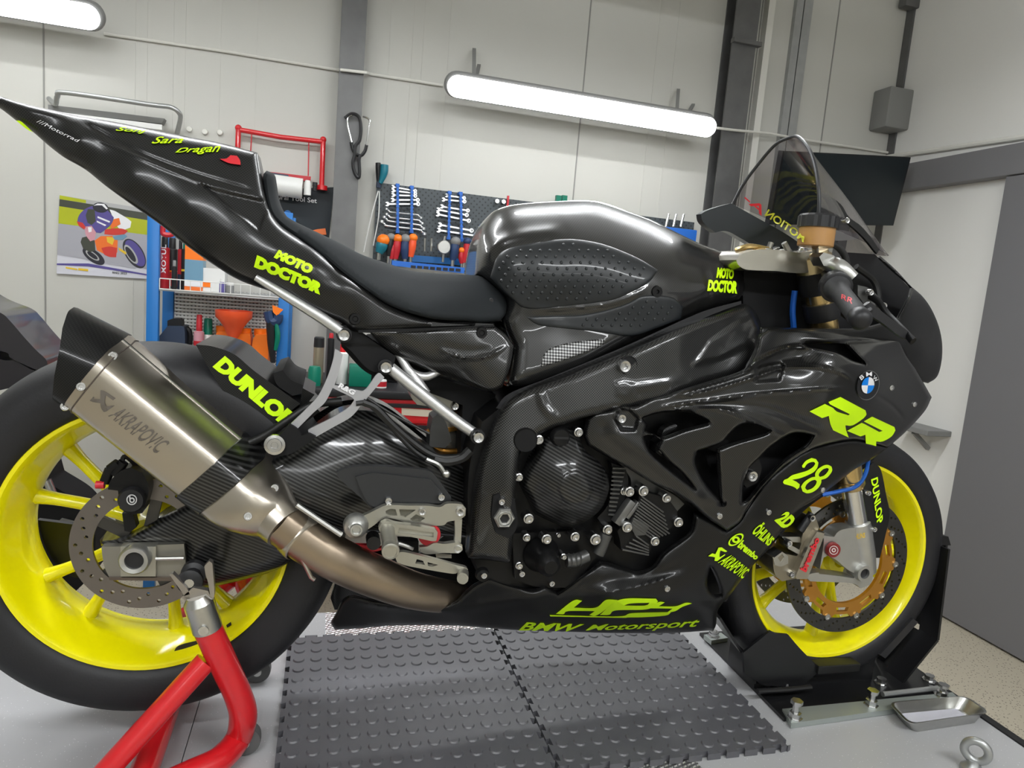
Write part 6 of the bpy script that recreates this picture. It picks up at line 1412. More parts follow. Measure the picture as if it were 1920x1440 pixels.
# heel guard and rearset
def c2(pts): return C(600, 860, 6, pts)
bm = B(); pxplate(bm, c2([(188, 155), (230, 130), (330, 100), (470, 82), (620, 82), (900, 98), (1180, 128), (1260, 155), (1300, 195), (1400, 330), (1475, 430), (1470, 500), (1440, 515), (1000, 518), (780, 525), (640, 560), (560, 540), (470, 450), (300, 300), (200, 200)]), -.185, .012, step=4); link('heel_guard', bm, mGuard, BIKE, 30)
bm = B(); pxplate(bm, c2([(400, 205), (560, 165), (700, 170), (1000, 205), (1200, 228), (1250, 240), (1330, 330), (1420, 430), (1420, 500), (1000, 508), (780, 515), (640, 545), (575, 525), (500, 440)]), -.190, .008, step=4); link('guard_face', bm, mGuard, BIKE, 30)
for p in c2([(770, 468), (1362, 428)]): hexbolt(p, -.194, .0065)
rs = empty('rearset', Y(740, 980, -.2)); adopt(rs, BIKE)
bm = B(); pxplate(bm, c2([(470, 650), (540, 620), (640, 570), (720, 532), (800, 522), (1000, 528), (1220, 530), (1350, 545), (1420, 510), (1520, 505), (1600, 515), (1640, 560), (1635, 640), (1570, 685), (1440, 710), (1400, 745), (1320, 755), (1150, 752), (1000, 730), (880, 690), (760, 668), (680, 690), (620, 740), (540, 795), (460, 760)]), -.205, .012,
                 holes=[c2([(735, 590), (790, 565), (850, 570), (870, 640), (800, 640), (745, 620)]), c2([(890, 570), (1080, 575), (960, 660), (905, 640)]), c2([(1010, 680), (1080, 625), (1180, 670), (1120, 715), (1060, 710)])], step=3); link('plate', bm, mAluD, rs, 30)
bm = B(); pxplate(bm, c2([(720, 560), (1200, 560), (1200, 730), (1000, 725), (740, 650)]), -.199, .004); link('plate_web', bm, M('web_dark', (.16, .155, .13), .4, .8), rs)
c = Y(*c2([(405, 770)])[0], -.215); bm = B(); lathe(bm, [(0, -.012), (.006, -.012), (.007, -.016), (.0095, -.016), (.010, -.010), (.018, -.004), (.0205, .004), (.0205, .014), (0, .014)], c, (0, 1, 0), 30); link('pivot_cap', bm, mAlu, rs)
bm = B(); pxplate(bm, c2([(690, 730), (760, 705), (860, 735), (1080, 760), (1300, 800), (1325, 830), (1310, 920), (1270, 930), (1100, 895), (860, 860), (780, 900), (690, 860), (660, 790)]), -.225, .014, holes=[c2([(890, 775), (1280, 835), (1280, 885), (880, 835)])], step=3); link('peg_arm', bm, mAluD, rs, 30)
bm = B(); pxplate(bm, c2([(880, 770), (1290, 830), (1290, 890), (870, 840)]), -.219, .006); link('peg_arm_web', bm, mAluD, rs)
bm = B(); a, b = Y(*c2([(755, 780)])[0], -.215), Y(*c2([(795, 1055)])[0], -.30); L_ = (b - a).length
lathe(bm, [(0, 0), (.012, 0), (.0115, L_ * .3), (.011, L_ * .7), (.0125, L_ * .8), (.0135, L_ * .83), (.0135, L_ * .97), (.011, L_ * .985), (.010, L_ * .985), (.0095, L_ * .97), (0, L_ * .97)], a, tuple(b - a), 24); link('foot_peg', bm, mAluD, rs)
for p, y, r in ((c2([(1148, 588)])[0], -.206, .006), (c2([(1575, 590)])[0], -.206, .0075), (c2([(1548, 1005)])[0], -.206, .0075)):
    bm = B(); c = Y(*p, y); lathe(bm, [(0, .001), (r * .5, .001), (r * .55, -.004), (r * .95, -.005), (r, -.002), (r, .006)], c, (0, 1, 0), 18); link('screw', bm, mBolt, rs)
bm = B(); c = Y(*c2([(1228, 850)])[0], -.2); lathe(bm, [(0, -.004), (.019, -.004), (.0195, .004), (0, .004)], c, (0, 1, 0), 30); link('red_pivot', bm, mRedD, rs)
bm = B(); pxplate(bm, c2([(1515, 690), (1600, 680), (1592, 820), (1585, 960), (1510, 960), (1520, 840)]), -.2, .01, step=3); link('link_plate', bm, mAluD, rs)
bm = B(); pxplate(bm, c2([(1120, 1000), (1200, 990), (1290, 950), (1400, 960), (1540, 945), (1600, 970), (1605, 1030), (1560, 1065), (1400, 1060), (1300, 1070), (1200, 1075), (1130, 1050)]), -.21, .012, step=3); link('lower_lug', bm, mAluD, rs)
bm = B(); pxplate(bm, c2([(1305, 1065), (1480, 1080), (1480, 1120), (1310, 1115)]), -.2, .02, step=3); link('push_rod', bm, mAluD, rs)
bm = B(); pxplate(bm, c2([(880, 1065), (940, 1050), (1200, 1110), (1500, 1190), (1640, 1225), (1665, 1250), (1650, 1290), (1560, 1280), (1500, 1295), (1300, 1265), (1000, 1210), (870, 1170), (850, 1120)]), -.235, .01, holes=[c2([(1090, 1130), (1160, 1150), (1180, 1195), (1070, 1180)]), c2([(1210, 1165), (1330, 1195), (1260, 1215), (1215, 1205)])], step=3); link('brake_pedal', bm, mEngG if False else mAluD, rs, 30)
bm = B(); a, b = Y(*c2([(1610, 1290)])[0], -.235), Y(*c2([(1605, 1350)])[0], -.262); cyl(bm, a, b, .0095, n=18); cyl(bm, b, b + (b - a).normalized() * .0012, .006, n=14); link('pedal_tip', bm, mAluD, rs)
bm = B(); a = Y(*c2([(600, 930)])[0], -.17); lathe(bm, [(0, -.01), (.012, -.01), (.012, .02), (0, .02)], a, (0, 1, 0), 18); link('return_spring', bm, mBlk, rs)
bm = B(); pxplate(bm, c2([(390, 972), (540, 975), (560, 1005), (640, 1010), (720, 1000), (720, 1022), (600, 1045), (480, 1015)]), -.17, .01); link('red_plate', bm, mRedD, rs)
bm = B(); pxplate(bm, c2([(880, 920), (1110, 930), (1110, 1060), (900, 1040)]), -.165, .02); link('master_cylinder', bm, mBlkM, rs)
bm = B(); tube(bm, [Y(*p_, -.175) for p_ in c2([(880, 950), (960, 975), (1050, 1010)])], .004, 8); link('push_rod', bm, mSS, rs)

# ------------------------------------------------------------------ engine covers
def c3(pts): return C(940, 780, 5.3333, pts)
sCl = Surf([c_ + (v,) for c_, v in zip(c3([(740, 720), (740, 500), (900, 720), (740, 930), (560, 720), (740, 350), (1040, 720), (740, 1080), (330, 720), (450, 450), (950, 520), (950, 950), (480, 960), (600, 200), (760, 200), (420, 240), (220, 640)]), (-.235, -.232, -.232, -.232, -.232, -.215, -.205, -.2, -.2, -.21, -.212, -.208, -.205, -.19, -.19, -.185, -.19))],
           [(c3(circ((740, 720), 165, 28)), .004, 3, 'p')])
patch('clutch_cover', c3([(230, 580), (285, 480), (365, 350), (395, 250), (440, 195), (510, 150), (620, 115), (710, 115), (790, 165), (812, 290), (870, 370), (980, 460), (1050, 560), (1082, 690), (1062, 800), (1005, 920), (900, 1020), (760, 1095), (620, 1108), (480, 1050), (335, 985), (300, 900), (240, 790), (190, 700)]), sCl, mCFt, BIKE, 4, .025, 12, 'thick', .05, mirror=False)
c = Y(*c3([(590, 212)])[0], -.2); bm = B(); lathe(bm, [(0, -.006), (.014, -.006), (.0165, -.003), (.0175, .008), (0, .008)], c, (0, 1, 0), 30); link('oil_cap', bm, mEng, BIKE)
bm = B(); bar(bm, c + Vector((-.013, -.0065, 0)), c + Vector((.013, -.0065, 0)), .004, .002, (0, 1, 0)); link('cap_slot', bm, mBlk, BIKE)
bm = B(); pxplate(bm, c3([(1100, 470), (1240, 520), (1270, 640), (1260, 760), (1200, 900), (1130, 1040), (1000, 1080), (960, 1020), (1060, 900), (1110, 760), (1120, 620)]), -.17, .03); link('crankcase', bm, mEng, BIKE)
bm = B()
for k in range(12): 
    p_ = c3([(1110 - k * 4, 520 + k * 42), (1240 - k * 10, 525 + k * 42)]); bar(bm, Y(*p_[0], -.172), Y(*p_[1], -.172), .003, .004, (0, 1, 0))
link('crankcase_ribs', bm, mEngG, BIKE)
bm = B(); bar(bm, Y(*c3([(1300, 840)])[0], -.18), Y(*c3([(1140, 1070)])[0], -.18), .014, .02, (0, 1, 0), .002); bar(bm, Y(*c3([(1360, 850)])[0], -.178), Y(*c3([(1240, 1010)])[0], -.178), .008, .02, (0, 1, 0), .002); link('crankcase_seam', bm, M('cast_grey', (.2, .2, .195), .4, .8), BIKE)
bm = B(); pxplate(bm, c3([(1190, 480), (1260, 520), (1400, 600), (1560, 700), (1740, 800), (1830, 880), (1760, 950), (1650, 830), (1420, 740), (1300, 760), (1290, 620)]), -.165, .03); link('cylinder_casting', bm, M('cast_grey_dark', (.12, .12, .118), .45, .75), BIKE)
sSt = [(1380, 770), (1470, 770), (1660, 835), (1760, 950), (1740, 1060), (1620, 1180), (1520, 1240), (1480, 1370), (1330, 1375), (1200, 1345), (1185, 1240), (1160, 1150), (1290, 1010), (1360, 900)]
bm = B(); pxplate(bm, c3(sSt), -.185, .05); link('stator_cover', bm, mEng, BIKE, 30)
bm = B()
for k in range(11):
    a0 = (1395 - k * 10, 800 + k * 27); L0 = 330 - abs(k - 5) * 22; p_ = c3([a0, (a0[0] + L0, a0[1] + L0 * .72)]); bar(bm, Y(*p_[0], -.187), Y(*p_[1], -.187), .0032, .008, (0, 1, 0), .0008)
for k in range(5):
    p_ = c3([(1340 - k * 34, 1195 + k * 34), (1470, 1290 + k * 24)]); bar(bm, Y(*p_[0], -.187), Y(*p_[1], -.187), .0032, .007, (0, 1, 0), .0008)
link('stator_ribs', bm, mEngG, BIKE)
bm = B(); pxplate(bm, c3([(1320, 1020), (1370, 1040), (1480, 1100), (1440, 1190), (1340, 1200), (1300, 1100)]), -.19, .01, step=3); link('stator_badge', bm, mEngG, BIKE)
c = Y(1024, 1052, -.2); bm = B(); lathe(bm, [(0, -.03), (.012, -.03), (.020, -.022), (.023, -.004), (.026, .01), (.034, .03), (0, .03)], c, (0, 1, 0), 30); link('water_pump', bm, mEng, BIKE)
bm = B(); pxplate(bm, [(960, 1000), (1100, 995), (1120, 1040), (1090, 1080), (1060, 1102), (1005, 1100), (965, 1085)], -.165, .05); link('sump_cover', bm, mEng, BIKE, 30)
bm = B(); tube(bm, [Y(1062, 1052, -.19), Y(1080, 1050, -.19), Y(1100, 1042, -.185)], .012, 14); 
for k in range(3): lathe(bm, [(.012, -.002), (.0135, 0), (.012, .002)], Y(1068 + k * 9, 1051 - k, -.19), (1, 0, .1), 16, True)
link('water_hose', bm, mEngG, BIKE)
bm = B(); tube(bm, [Y(*c3([(1050, 1180)])[0], -.185), Y(*c3([(1010, 1290)])[0], -.185), Y(*c3([(970, 1380)])[0], -.185)], .011, 12); link('oil_line', bm, mEngG, BIKE)
EB = [((380, 240), -.2, .0075), ((775, 165), -.2, .0075), ((180, 615), -.2, .0065), ((275, 1030), -.2, .0085), ((255, 1220), -.18, .0065), ((455, 1235), -.2, .0085), ((740, 1210), -.19, .008), ((945, 1238), -.2, .0095), ((1065, 1140), -.19, .0085), ((1262, 1115), -.2, .009), ((1235, 755), -.18, .007), ((1285, 760), -.19, .0085), ((1425, 752), -.195, .009), ((1655, 822), -.195, .008), ((1775, 1065), -.195, .0085), ((1540, 1255), -.195, .008), ((625, 1408), -.2, .005), ((180, 1500), -.17, .0065), ((570, 1190), -.17, .004)]
for p, y, r in EB:
    p = c3([p])[0]; c = Y(*p, y); bm = B(); lathe(bm, [(0, -.001), (r * .4, -.001), (r * .45, -.004), (r * .8, -.004), (r * .85, 0), (r * 1.1, .001), (r * 1.2, .02)], c, (0, 1, 0), 14); link('engine_bolt', bm, mBolt, BIKE)
for p, y in (((978, 1075), -.17), ((907, 1078), -.19), ((1034, 1093), -.17)): hexbolt(p, y, .006)
bm = B(); c = Y(905, 1078, -.185); lathe(bm, [(0, -.004), (.011, -.004), (.013, .006)], c, (0, 1, 0), 18); link('drain_boss', bm, mEng, BIKE)

# ------------------------------------------------------------------ fork, front brakes
def seg(name, pts, rs_, mat, n=24, parent=BIKE):
    bm = B(); pts = [Vector(p) for p in pts]; ax = (pts[-1] - pts[0]).normalized(); L0 = pts[0]
    lathe(bm, [(0, 0)] + [(r, (p - L0).dot(ax)) for p, r in zip(pts, rs_)] + [(0, (pts[-1] - L0).dot(ax))], L0, tuple(ax), n); return link(name, bm, mat, parent, 40)
fa, fb = Y(1527, 500, -.105), Y(1624, 1076, -.112)
FFS = []
for s in (1, -1):
    mir = (lambda v: v) if s > 0 else (lambda v: Vector((v.x, -v.y, v.z)))
    pt = lambda f: mir(fa.lerp(fb, f))
    fB, fC = .685, .825
    seg('fork_tube', [pt(-.01), pt(.06), pt(.2), pt(.6), pt(fB)], [.026, .026, .027, .027, .0265], mGoldT)
    seg('fork_seal', [pt(fB - .012), pt(fB), pt(fB + .008), pt(fB + .016)], [.029, .0295, .027, .024], mGoldT)
    seg('fork_stanchion', [pt(fB), pt(fC + .02)], [.0215, .0215], mChrome)
    FF_ = seg('fork_foot', [pt(fC - .012), pt(fC - .008), pt(fC + .02), pt(.93), pt(.99)], [.0235, .0262, .0272, .026, .022], mAlu); FFS.append(FF_)
bm = B(); tube(bm, [Y(1541, 928, -.135), Y(1575, 921, -.14), Y(1605, 912, -.138), Y(1622, 890, -.13), Y(1628, 862, -.12), Y(1626, 842, -.11)], .0045, 8); link('brake_line', bm, mBlueA, BIKE)
bm = B(); tube(bm, [Y(1490, 545, -.09), Y(1486, 580, -.09), Y(1488, 615, -.09)], .006, 8); link('brake_line', bm, mBlueA, BIKE)
def c7(pts): return C(1300, 840, 3.6, pts)
bm = B(); pxplate(bm, c7([(870, 590), (950, 600), (985, 560), (1060, 540), (1140, 545), (1165, 640), (1168, 760), (1205, 805), (1212, 880), (1190, 925), (1130, 948), (1080, 915), (930, 905), (790, 900), (765, 875), (790, 850), (850, 840), (880, 640)]), -.128, .035, holes=[c7([(850, 830), (880, 740), (910, 725), (970, 760), (1040, 820), (1095, 850), (1085, 880), (960, 862), (850, 850)])], step=3); link('fork_lug', bm, mAlu, BIKE, 35)
c = Y(*c7([(1150, 845)])[0], -.135); bm = B(); lathe(bm, [(.0115, -.004), (.018, -.004), (.0195, 0), (.0195, .03), (.0115, .03)], c, (0, 1, 0), 28, True); link('axle_clamp', bm, mAlu, BIKE)
bm = B(); cyl(bm, c + Vector((0, .002, 0)), c + Vector((0, .016, 0)), .012, n=24); link('axle_bore', bm, mBlk, BIKE)
c = Y(*c7([(948, 690)])[0], -.136); bm = B(); lathe(bm, [(0, -.002), (.0155, -.002), (.0165, .006), (0, .006)], c, (0, 1, 0), 28); link('red_cap', bm, M('maroon_cap', (.25, .03, .03), .4, .3), BIKE)
e0 = c7([(948, 690)])[0]; shape('cap_emblem', [{'o': circ(e0, 8.5, 22), 'h': [circ(e0, 7, 20)]}, {'o': circ(e0, 4.2, 16), 'h': [circ(e0, 2, 12)]}], -.1385, M('pale_pink', (.6, .5, .48), .5), BIKE, step=0 or 3)
letter('fork_lettering', 'ÖHLINS', (c7([(1070, 575)])[0], c7([(1160, 565)])[0], c7([(1160, 605)])[0], c7([(1072, 622)])[0]), None, mPoster['yel'], BIKE, .02, lift=.001, at=lambda a, b: hit(FFS[0], a, b))
cp = empty('front_caliper', Y(*c7([(720, 700)])[0], -.12)); adopt(cp, BIKE)
bm = B(); pxplate(bm, c7([(745, 560), (800, 470), (830, 480), (850, 540), (800, 620), (770, 700), (740, 800), (700, 880), (600, 900), (550, 850), (535, 740), (600, 715), (700, 730), (730, 640)]), -.125, .075, step=3); link('body', bm, M('caliper_bronze', (.33, .3, .24), .33, .95), cp, 35)
bm = B(); pxplate(bm, c7([(835, 565), (880, 575), (880, 600), (770, 885), (700, 885), (690, 870), (735, 760), (790, 640)]), -.14, .05, step=3); link('face', bm, M('caliper_nickel', (.45, .42, .36), .3, .95), cp, 35)
bm = B(); pxplate(bm, c7([(540, 745), (600, 700), (640, 730), (640, 780), (590, 800), (550, 790)]), -.127, .03, holes=[c7([(570, 740), (600, 715), (615, 740), (590, 775)])], step=3); pxplate(bm, c7([(630, 640), (720, 690), (715, 720), (640, 680)]), -.13, .03, step=3); pxplate(bm, c7([(600, 600), (720, 600), (730, 640), (620, 630)]), -.12, .03, step=3); link('bridge', bm, mSS, cp, 35)
for p in c7([(795, 470), (660, 850), (640, 640)]): hexbolt(p, -.13, .0075, parent=cp)
bm = B(); tube(bm, [Y(*p_, -.125) for p_ in c7([(720, 560), (760, 500), (800, 440)])], .008, 10); link('bleed_fitting', bm, mBlk, cp)
letter('caliper_lettering', 'brembo', (c7([(815, 600)])[0], c7([(722, 815)])[0], c7([(763, 838)])[0], c7([(852, 615)])[0])[::1] if False else (c7([(722, 820)])[0], c7([(822, 598)])[0], c7([(855, 615)])[0], c7([(762, 842)])[0]), -.1405, mRedL, cp, .045)
bm = B(); pxplate(bm, [(1632, 872), (1640, 868), (1652, 882), (1662, 930), (1668, 965), (1660, 1005), (1650, 1046), (1633, 1046), (1630, 1005), (1624, 960), (1620, 930), (1620, 895)], -.128, .006, step=3); link('fork_guard', bm, mCFs, BIKE, 30)
letter('guard_lettering', 'DUNLOP', ((1646, 894), (1656, 974), (1645, 988), (1633, 899)), -.1285, mNeon, BIKE, .03)
for p in ((1627, 924), (1638, 992)): hexbolt(p, -.13, .006)
# front mudguard strip
bm = B(); R_ = .318
prof = [(-.068, -.012), (-.05, .0), (-.02, .006), (.02, .006), (.05, 0), (.068, -.012)]; rows = []
for k in range(22):
    a = math.radians(150 - k * 3.5); rows.append([[bm.verts.new(FM @ Vector((math.cos(a) * (R_ + dr - t), y, math.sin(a) * (R_ + dr - t)))) for y, dr in prof] for t in (0, .004)])
for u, v in zip(rows, rows[1:]):
    for s in (0, 1):
        for j in range(len(prof) - 1): bm.faces.new((u[s][j], u[s][j + 1], v[s][j + 1], v[s][j]))
    for j in (0, len(prof) - 1): bm.faces.new((u[0][j], v[0][j], v[1][j], u[1][j]))
bmesh.ops.recalc_face_normals(bm, faces=bm.faces); link('front_mudguard', bm, mCFs, BIKE, 40)

# ------------------------------------------------------------------ cockpit
bm = B(); pxplate(bm, C(1300, 240, 3.6, [(290, 890), (330, 850), (450, 820), (600, 825), (700, 840), (820, 830), (855, 880), (845, 940), (820, 965), (740, 980), (640, 975), (560, 965), (400, 960), (340, 950), (300, 920)]), -.125, .25); link('top_clamp', bm, M('clamp_silver', (.55, .53, .47), .28, .95), BIKE, 35)
for s in (-1, 1):
    c = Vector((fa.x, s * .105, fa.z)); ax = (fa - fb).normalized(); ax.y = 0
    seg('fork_cap', [c - ax * .012, c + ax * .02, c + ax * .024, c + ax * .03, c + ax * .032], [.036, .036, .031, .03, .02], M('cap_gold', (.6, .5, .3), .3, .95) if s < 0 else mGoldT)
    seg('clamp_ring', [c - ax * .055, c - ax * .045, c - ax * .01], [.034, .036, .036], mBlkM); seg('clamp_ring', [c - ax * .11, c - ax * .10, c - ax * .075], [.033, .035, .035], mBlk)
    bm = B(); mirp = (lambda v: v) if s < 0 else (lambda v: Vector((v.x, -v.y, v.z)))
    g0, g1 = Y(1550, 515, -.15), Y(1612, 597, -.365); tube(bm, [mirp(g0), mirp(g1)], .011, 16, 0); link('handlebar', bm, mEng, BIKE)
    d_ = (g1 - g0).normalized(); a_, b_ = g0 + d_ * .085, g1 - d_ * .012
    GR_ = seg('grip', [mirp(a_ + d_ * v) for v in (0, .003, .006, .012, .05, (b_ - a_).length - .004, (b_ - a_).length)], [.022, .024, .022, .0185, .0172, .0175, .016], mRub)
    seg('bar_end', [mirp(b_ + d_ * v) for v in (0, .004, .018, .026, .03)], [.0165, .018, .0185, .014, .008], mBlk)
    seg('throttle_ring', [mirp(a_ + d_ * v) for v in (-.02, -.018, -.002, 0)], [.026, .029, .029, .026], mBlk)
    if s < 0: GA, GD, GB, GR = a_, d_, b_, GR_
letter('grip_mark', 'RR', ((1578, 551), (1601, 560), (1598, 570), (1577, 560)), None, mRedL, BIKE, .01, lift=.001, at=lambda a, b: hit(GR, a, b))
bm = B(); tube(bm, [GA + GD * -.03 + Vector((.03, 0, -.005)), Y(1640, 560, -.25), Y(1665, 590, -.29), Y(1690, 615, -.335), Y(1712, 640, -.37)], [.006, .0065, .006, .0055, .007], 10, 5, flat=.6); link('brake_lever', bm, mEng, BIKE)
bm = B(); pxplate(bm, [(1622, 573), (1632, 566), (1655, 585), (1690, 612), (1718, 632), (1714, 640), (1690, 632), (1655, 606), (1634, 592)], -.355, .008, step=3); link('lever_guard', bm, mBlk, BIKE)
bm = B(); tube(bm, [GB, Y(1632, 580, -.358)], .006, 8, 0); link('guard_stem', bm, mBlk, BIKE)
bm = B(); a = Y(1572, 500, -.2); tube(bm, [Y(1545, 492, -.15), a, Y(1600, 522, -.22)], [.014, .0155, .012], 14, 4); link('brake_master', bm, mAlu, BIKE)
bm = B(); pxplate(bm, C(1300, 240, 3.6, [(850, 870), (880, 840), (950, 860), (975, 900), (940, 940), (880, 930)]), -.19, .03, step=3); link('master_body', bm, mSS, BIKE)
bm = B(); pxplate(bm, C(1300, 240, 3.6, [(1110, 1060), (1200, 1090), (1300, 1200), (1300, 1240), (1180, 1210), (1110, 1130)]), -.24, .02, step=3); link('lever_perch', bm, mEngG, BIKE); 
for p in C(1300, 240, 3.6, [(1190, 1110), (1280, 1200), (1150, 1220)]): hexbolt(p, -.25, .006)
bm = B(); tube(bm, [Y(*p_, -.17) for p_ in C(1300, 240, 3.6, [(840, 755), (900, 770), (970, 800), (1020, 860), (1035, 930), (1040, 990)])], .0065, 10); link('fluid_hose', bm, mHose, BIKE)
# fluid pot
fp = empty('fluid_reservoir', Y(1527, 462, -.165)); adopt(fp, BIKE)
a, w, h = span(1500, 1556, 424, 463, -.165)
seg('pot', [a, a + Vector((0, 0, .002)), a + Vector((0, 0, h))], [w * .47, w * .5, w * .5], mAmber, parent=fp)
a2, w2, h2 = span(1496, 1560, 402, 427, -.165); bm = B()
prof = [(0, 0), (w2 / 2, 0), (w2 / 2, h2 * .85), (w2 * .45, h2), (0, h2)]
lathe(bm, prof, Vector((a.x, a.y, a2.z)), (0, 0, 1), 36); 
for v in bm.verts:
    d = Vector((v.co.x - a.x, v.co.y - a.y, 0))
    if d.length > w2 * .46:
        k_ = int(round(math.atan2(d.y, d.x) / (2 * PI) * 36)) % 2
        if k_: v.co -= d * .05
link('pot_cap', bm, mBlk, fp, 20)
bm = B(); tube(bm, [Vector((a.x, a.y, a.z)), Y(1530, 478, -.15), Y(1535, 490, -.14)], .006, 8); link('pot_stalk', bm, mAluD, fp)
seg('stem_nut', [Y(1466, 484, 0), Y(1465, 474, 0), Y(1464, 466, 0), Y(1464, 464, 0)], [.024, .024, .021, .012], mAlu)
for p in ((1412, 480), (1440, 474), (1505, 474)): seg('clamp_bolt', [Y(p[0], p[1], -.1), Y(p[0], p[1] - 5, -.1), Y(p[0] , p[1] - 9, -.1)], [.011, .011, .007], mBolt, 14)
# dashboard blade
bm = B(); pxplate(bm, C(1300, 240, 3.6, [(52, 580), (110, 550), (240, 512), (275, 520), (420, 600), (600, 700), (700, 765), (760, 810), (700, 830), (600, 800), (440, 805), (330, 750), (250, 705), (200, 695), (150, 705), (90, 660), (60, 625)]), -.02, .02, step=4); link('dashboard', bm, M('dash_black', (.006, .009, .011), .45), BIKE, 30)
for p, q in (((1440, 470), (1446, 455)), ((1478, 470), (1470, 455)), ((1500, 468), (1520, 455))):
    bm = B(); tube(bm, [Y(*p, -.05), Y(*q, -.05)], .006, 8, 0); link('dash_post', bm, mAlu, BIKE)
bm = B(); tube(bm, [Y(1380, 470, -.06), Y(1405, 462, -.08), Y(1440, 468, -.09)], .006, 8); tube(bm, [Y(1390, 480, -.07), Y(1430, 470, -.1), Y(1470, 478, -.1)], .005, 8); link('clamp_cable', bm, mGoldT, BIKE)
# windscreen
m_, N_, L_2, b_2 = nt('tinted_screen'); out_ = N_['Material Output']; N_.remove(b_2)
tr_ = N_.new('ShaderNodeBsdfTransparent'); tr_.inputs[0].default_value = (.80, .78, .79, 1); gl_ = N_.new('ShaderNodeBsdfGlossy'); gl_.inputs['Roughness'].default_value = .04
fr_ = N_.new('ShaderNodeLayerWeight'); fr_.inputs[0].default_value = .25; mx_ = N_.new('ShaderNodeMixShader'); L_2.new(math_node(N_, L_2, 'MULTIPLY', fr_.outputs['Facing'], .55), mx_.inputs[0]); L_2.new(tr_.outputs[0], mx_.inputs[1]); L_2.new(gl_.outputs[0], mx_.inputs[2]); L_2.new(mx_.outputs[0], out_.inputs[0])
arch = [(1532, 420, -.135), (1536, 385, -.135), (1534, 345, -.125), (1527, 305, -.1), (1516, 278, -.066), (1497, 257, -.01), (1478, 259, .03), (1452, 273, .065), (1420, 310, .10), (1393, 347, .125), (1374, 383, .14)]
rear = cr([Y(*p) for p in arch], 5); n_ = len(rear); tip = Y(1650, 478, -.01)
rows = []
bm = B()
for j in range(15):
    t_ = j / 14; row = []
    for i, p in enumerate(rear):
        yy = p.y * (.42); e = Vector((tip.x - 5.5 * yy * yy, yy, tip.z - 1.2 * yy * yy))
        q_ = p.lerp(e, t_); q_.z += .004 * math.sin(PI * t_); q_.y += p.y * .05 * math.sin(PI * t_); row.append(bm.verts.new(q_))
    rows.append(row)
for u, v in zip(rows, rows[1:]):
    for i in range(n_ - 1): bm.faces.new((u[i], u[i + 1], v[i + 1], v[i]))
bmesh.ops.recalc_face_normals(bm, faces=bm.faces); bmesh.ops.solidify(bm, geom=list(bm.faces), thickness=.0025); SCR = link('windscreen', bm, m_, BIKE, 60)
bm = B(); tube(bm, rear, .0035, 8, 0); link('screen_edge', bm, mGuard, BIKE)
def at_s(px, py): return hit(SCR, px, py)
for s_, q_, mm in (('A-', ((1440, 394), (1400, 362), (1394, 374), (1428, 405)), mRedL), ('MOTION', ((1512, 442), (1441, 392), (1433, 404), (1506, 455)), M('screen_yellow', (.5, .5, .03), .5))):
    letter('screen_lettering', s_, q_, None, mm, BIKE, .02, at=at_s)
bm = B(); pxplate(bm, C(1300, 240, 3.6, [(830, 430), (870, 440), (920, 460), (1000, 520), (1050, 600), (1130, 660), (1200, 740), (1255, 820), (1240, 850), (1150, 740), (1040, 640), (980, 610), (930, 570), (890, 490)]), -.115, .006, step=3); link('screen_frame', bm, mCFs, BIKE)
hexbolt(C(1300, 240, 3.6, [(1030, 625)])[0], -.118, .006)
bm = B(); pxplate(bm, C(1300, 240, 3.6, [(900, 700), (1000, 690), (1130, 720), (1110, 750), (1000, 760), (900, 750)]), 0, .02, step=3); link('gauge_stay', bm, M('stay_grey', (.18, .18, .18), .4), BIKE)
bm = B(); link_ = tube(bm, [Y(1560, 560, -.1), Y(1580, 585, -.12), Y(1600, 600, -.12)], .008, 8); link('wiring', bm, mHose, BIKE); bm = B(); tube(bm, [Y(1605, 500, -.05), Y(1640, 530, -.05), Y(1650, 580, -.06)], .007, 8); link('wiring', bm, mHose, BIKE)

# ================================================================== second motorcycle behind, only its tail reaches into view
t = empty('motorcycle', (-1.0, 1.05, ZF), 'second dark motorcycle at the left edge, only its pointed tail shows behind the exhaust', 'motorcycle')
y2 = .95
def c8(pts): return C(0, 580, 10.28, pts)
bm = B(); pxplate(bm, [(-140, 500), (-60, 560)] + c8([(0, 60), (200, 230), (450, 520), (700, 790), (880, 960), (930, 1110), (760, 1190), (500, 1080), (200, 930), (0, 800)]) + [(-140, 640)], y2, .22); link('tail_cowl', bm, M('tail_grey', (.03, .028, .034), .3, .2, coat=.5), t, 35)
bm = B(); pxplate(bm, [(-140, 650), (-40, 650)] + c8([(0, 960), (300, 1000), (600, 1160), (740, 1200), (400, 1440), (0, 1560)]) + [(-140, 760)], y2 + .02, .18); link('side_cover', bm, M('tail_grey_dark', (.02, .018, .024), .35, .1, coat=.4), t, 35)
bm = B(); lathe(bm, [(.20, -.07), (.25, -.085), (.29, -.07), (.315, 0), (.29, .07), (.25, .085), (.20, .07)], Vector((-.75, y2 + .1, ZF + .317)), (0, 1, 0), 48, True); link('tyre', bm, mTyre, t)
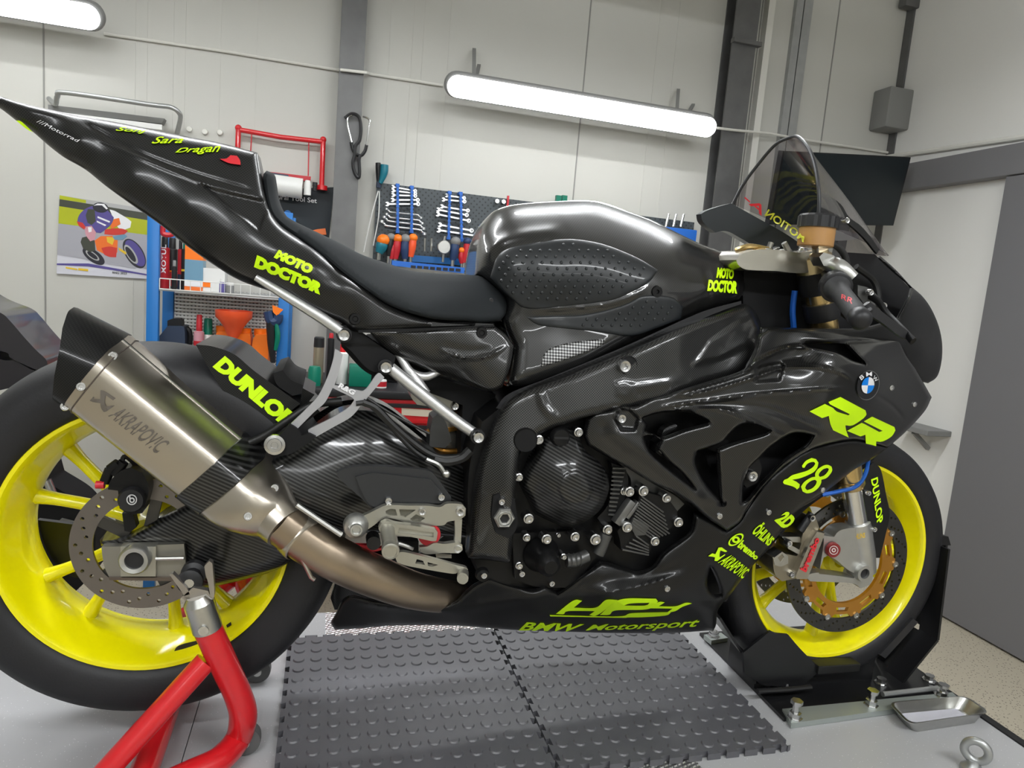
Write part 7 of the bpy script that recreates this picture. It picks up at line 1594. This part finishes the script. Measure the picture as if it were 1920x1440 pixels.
bm = B(); lathe(bm, [(.19, -.06), (.21, -.06), (.21, .06), (.19, .06)], Vector((-.75, y2 + .1, ZF + .317)), (0, 1, 0), 48, True); lathe(bm, [(0, -.05), (.06, -.05), (.06, .05), (0, .05)], Vector((-.75, y2 + .1, ZF + .317)), (0, 1, 0), 24)
for k in range(5): a = 2 * PI * k / 5; bar(bm, Vector((-.75, y2 + .1, ZF + .317)), Vector((-.75 + .2 * math.cos(a), y2 + .1, ZF + .317 + .2 * math.sin(a))), .03, .03, (0, 1, 0))
link('wheel', bm, mBlk, t)
bm = B(); pxplate(bm, [(-300, 640), (30, 790), (72, 850), (90, 905), (150, 945), (178, 1000), (172, 1080), (130, 1120), (-200, 1150), (-400, 1100)], y2 + .05, .14); link('frame', bm, mBlkM, t)
bm = B(); tube(bm, [Y(88, 900, y2), Y(97, 922, y2), Y(104, 938, y2)], .012, 10); link('foot_peg', bm, mSS, t)
bm = B(); pxplate(bm, [(112, 975), (140, 982), (148, 1010), (134, 1022), (116, 1005)], y2 + .02, .02); link('bracket', bm, mAluD, t)
bm = B(); tube(bm, [Vector((-.75, y2 + .1, ZF + .317)), Vector((-1.35, y2 + .1, ZF + .42))], .03, 10, 0); link('swingarm', bm, mBlk, t)
# ================================================================== camera, world, view
cam = bpy.data.cameras.new('camera'); co = bpy.data.objects.new('camera', cam); COL.objects.link(co)
cam.sensor_width = 36; cam.lens = FPX * 36 / 1920; cam.clip_start = .05
co.matrix_world = Matrix.Translation(CP) @ Matrix((CR, CU, -CF)).transposed().to_4x4()
SC.camera = co
w = bpy.data.worlds.new('world'); SC.world = w; w.use_nodes = True
w.node_tree.nodes['Background'].inputs[0].default_value = (.9, .95, 1, 1); w.node_tree.nodes['Background'].inputs[1].default_value = .3
SC.view_settings.view_transform = 'Standard'; SC.view_settings.look = 'None'; SC.view_settings.gamma = 1; SC.view_settings.exposure = EXPO
SC.view_settings.use_curve_mapping = False
try: SC.cycles.use_denoising = True
except Exception: pass
SC.cycles.max_bounces = 6
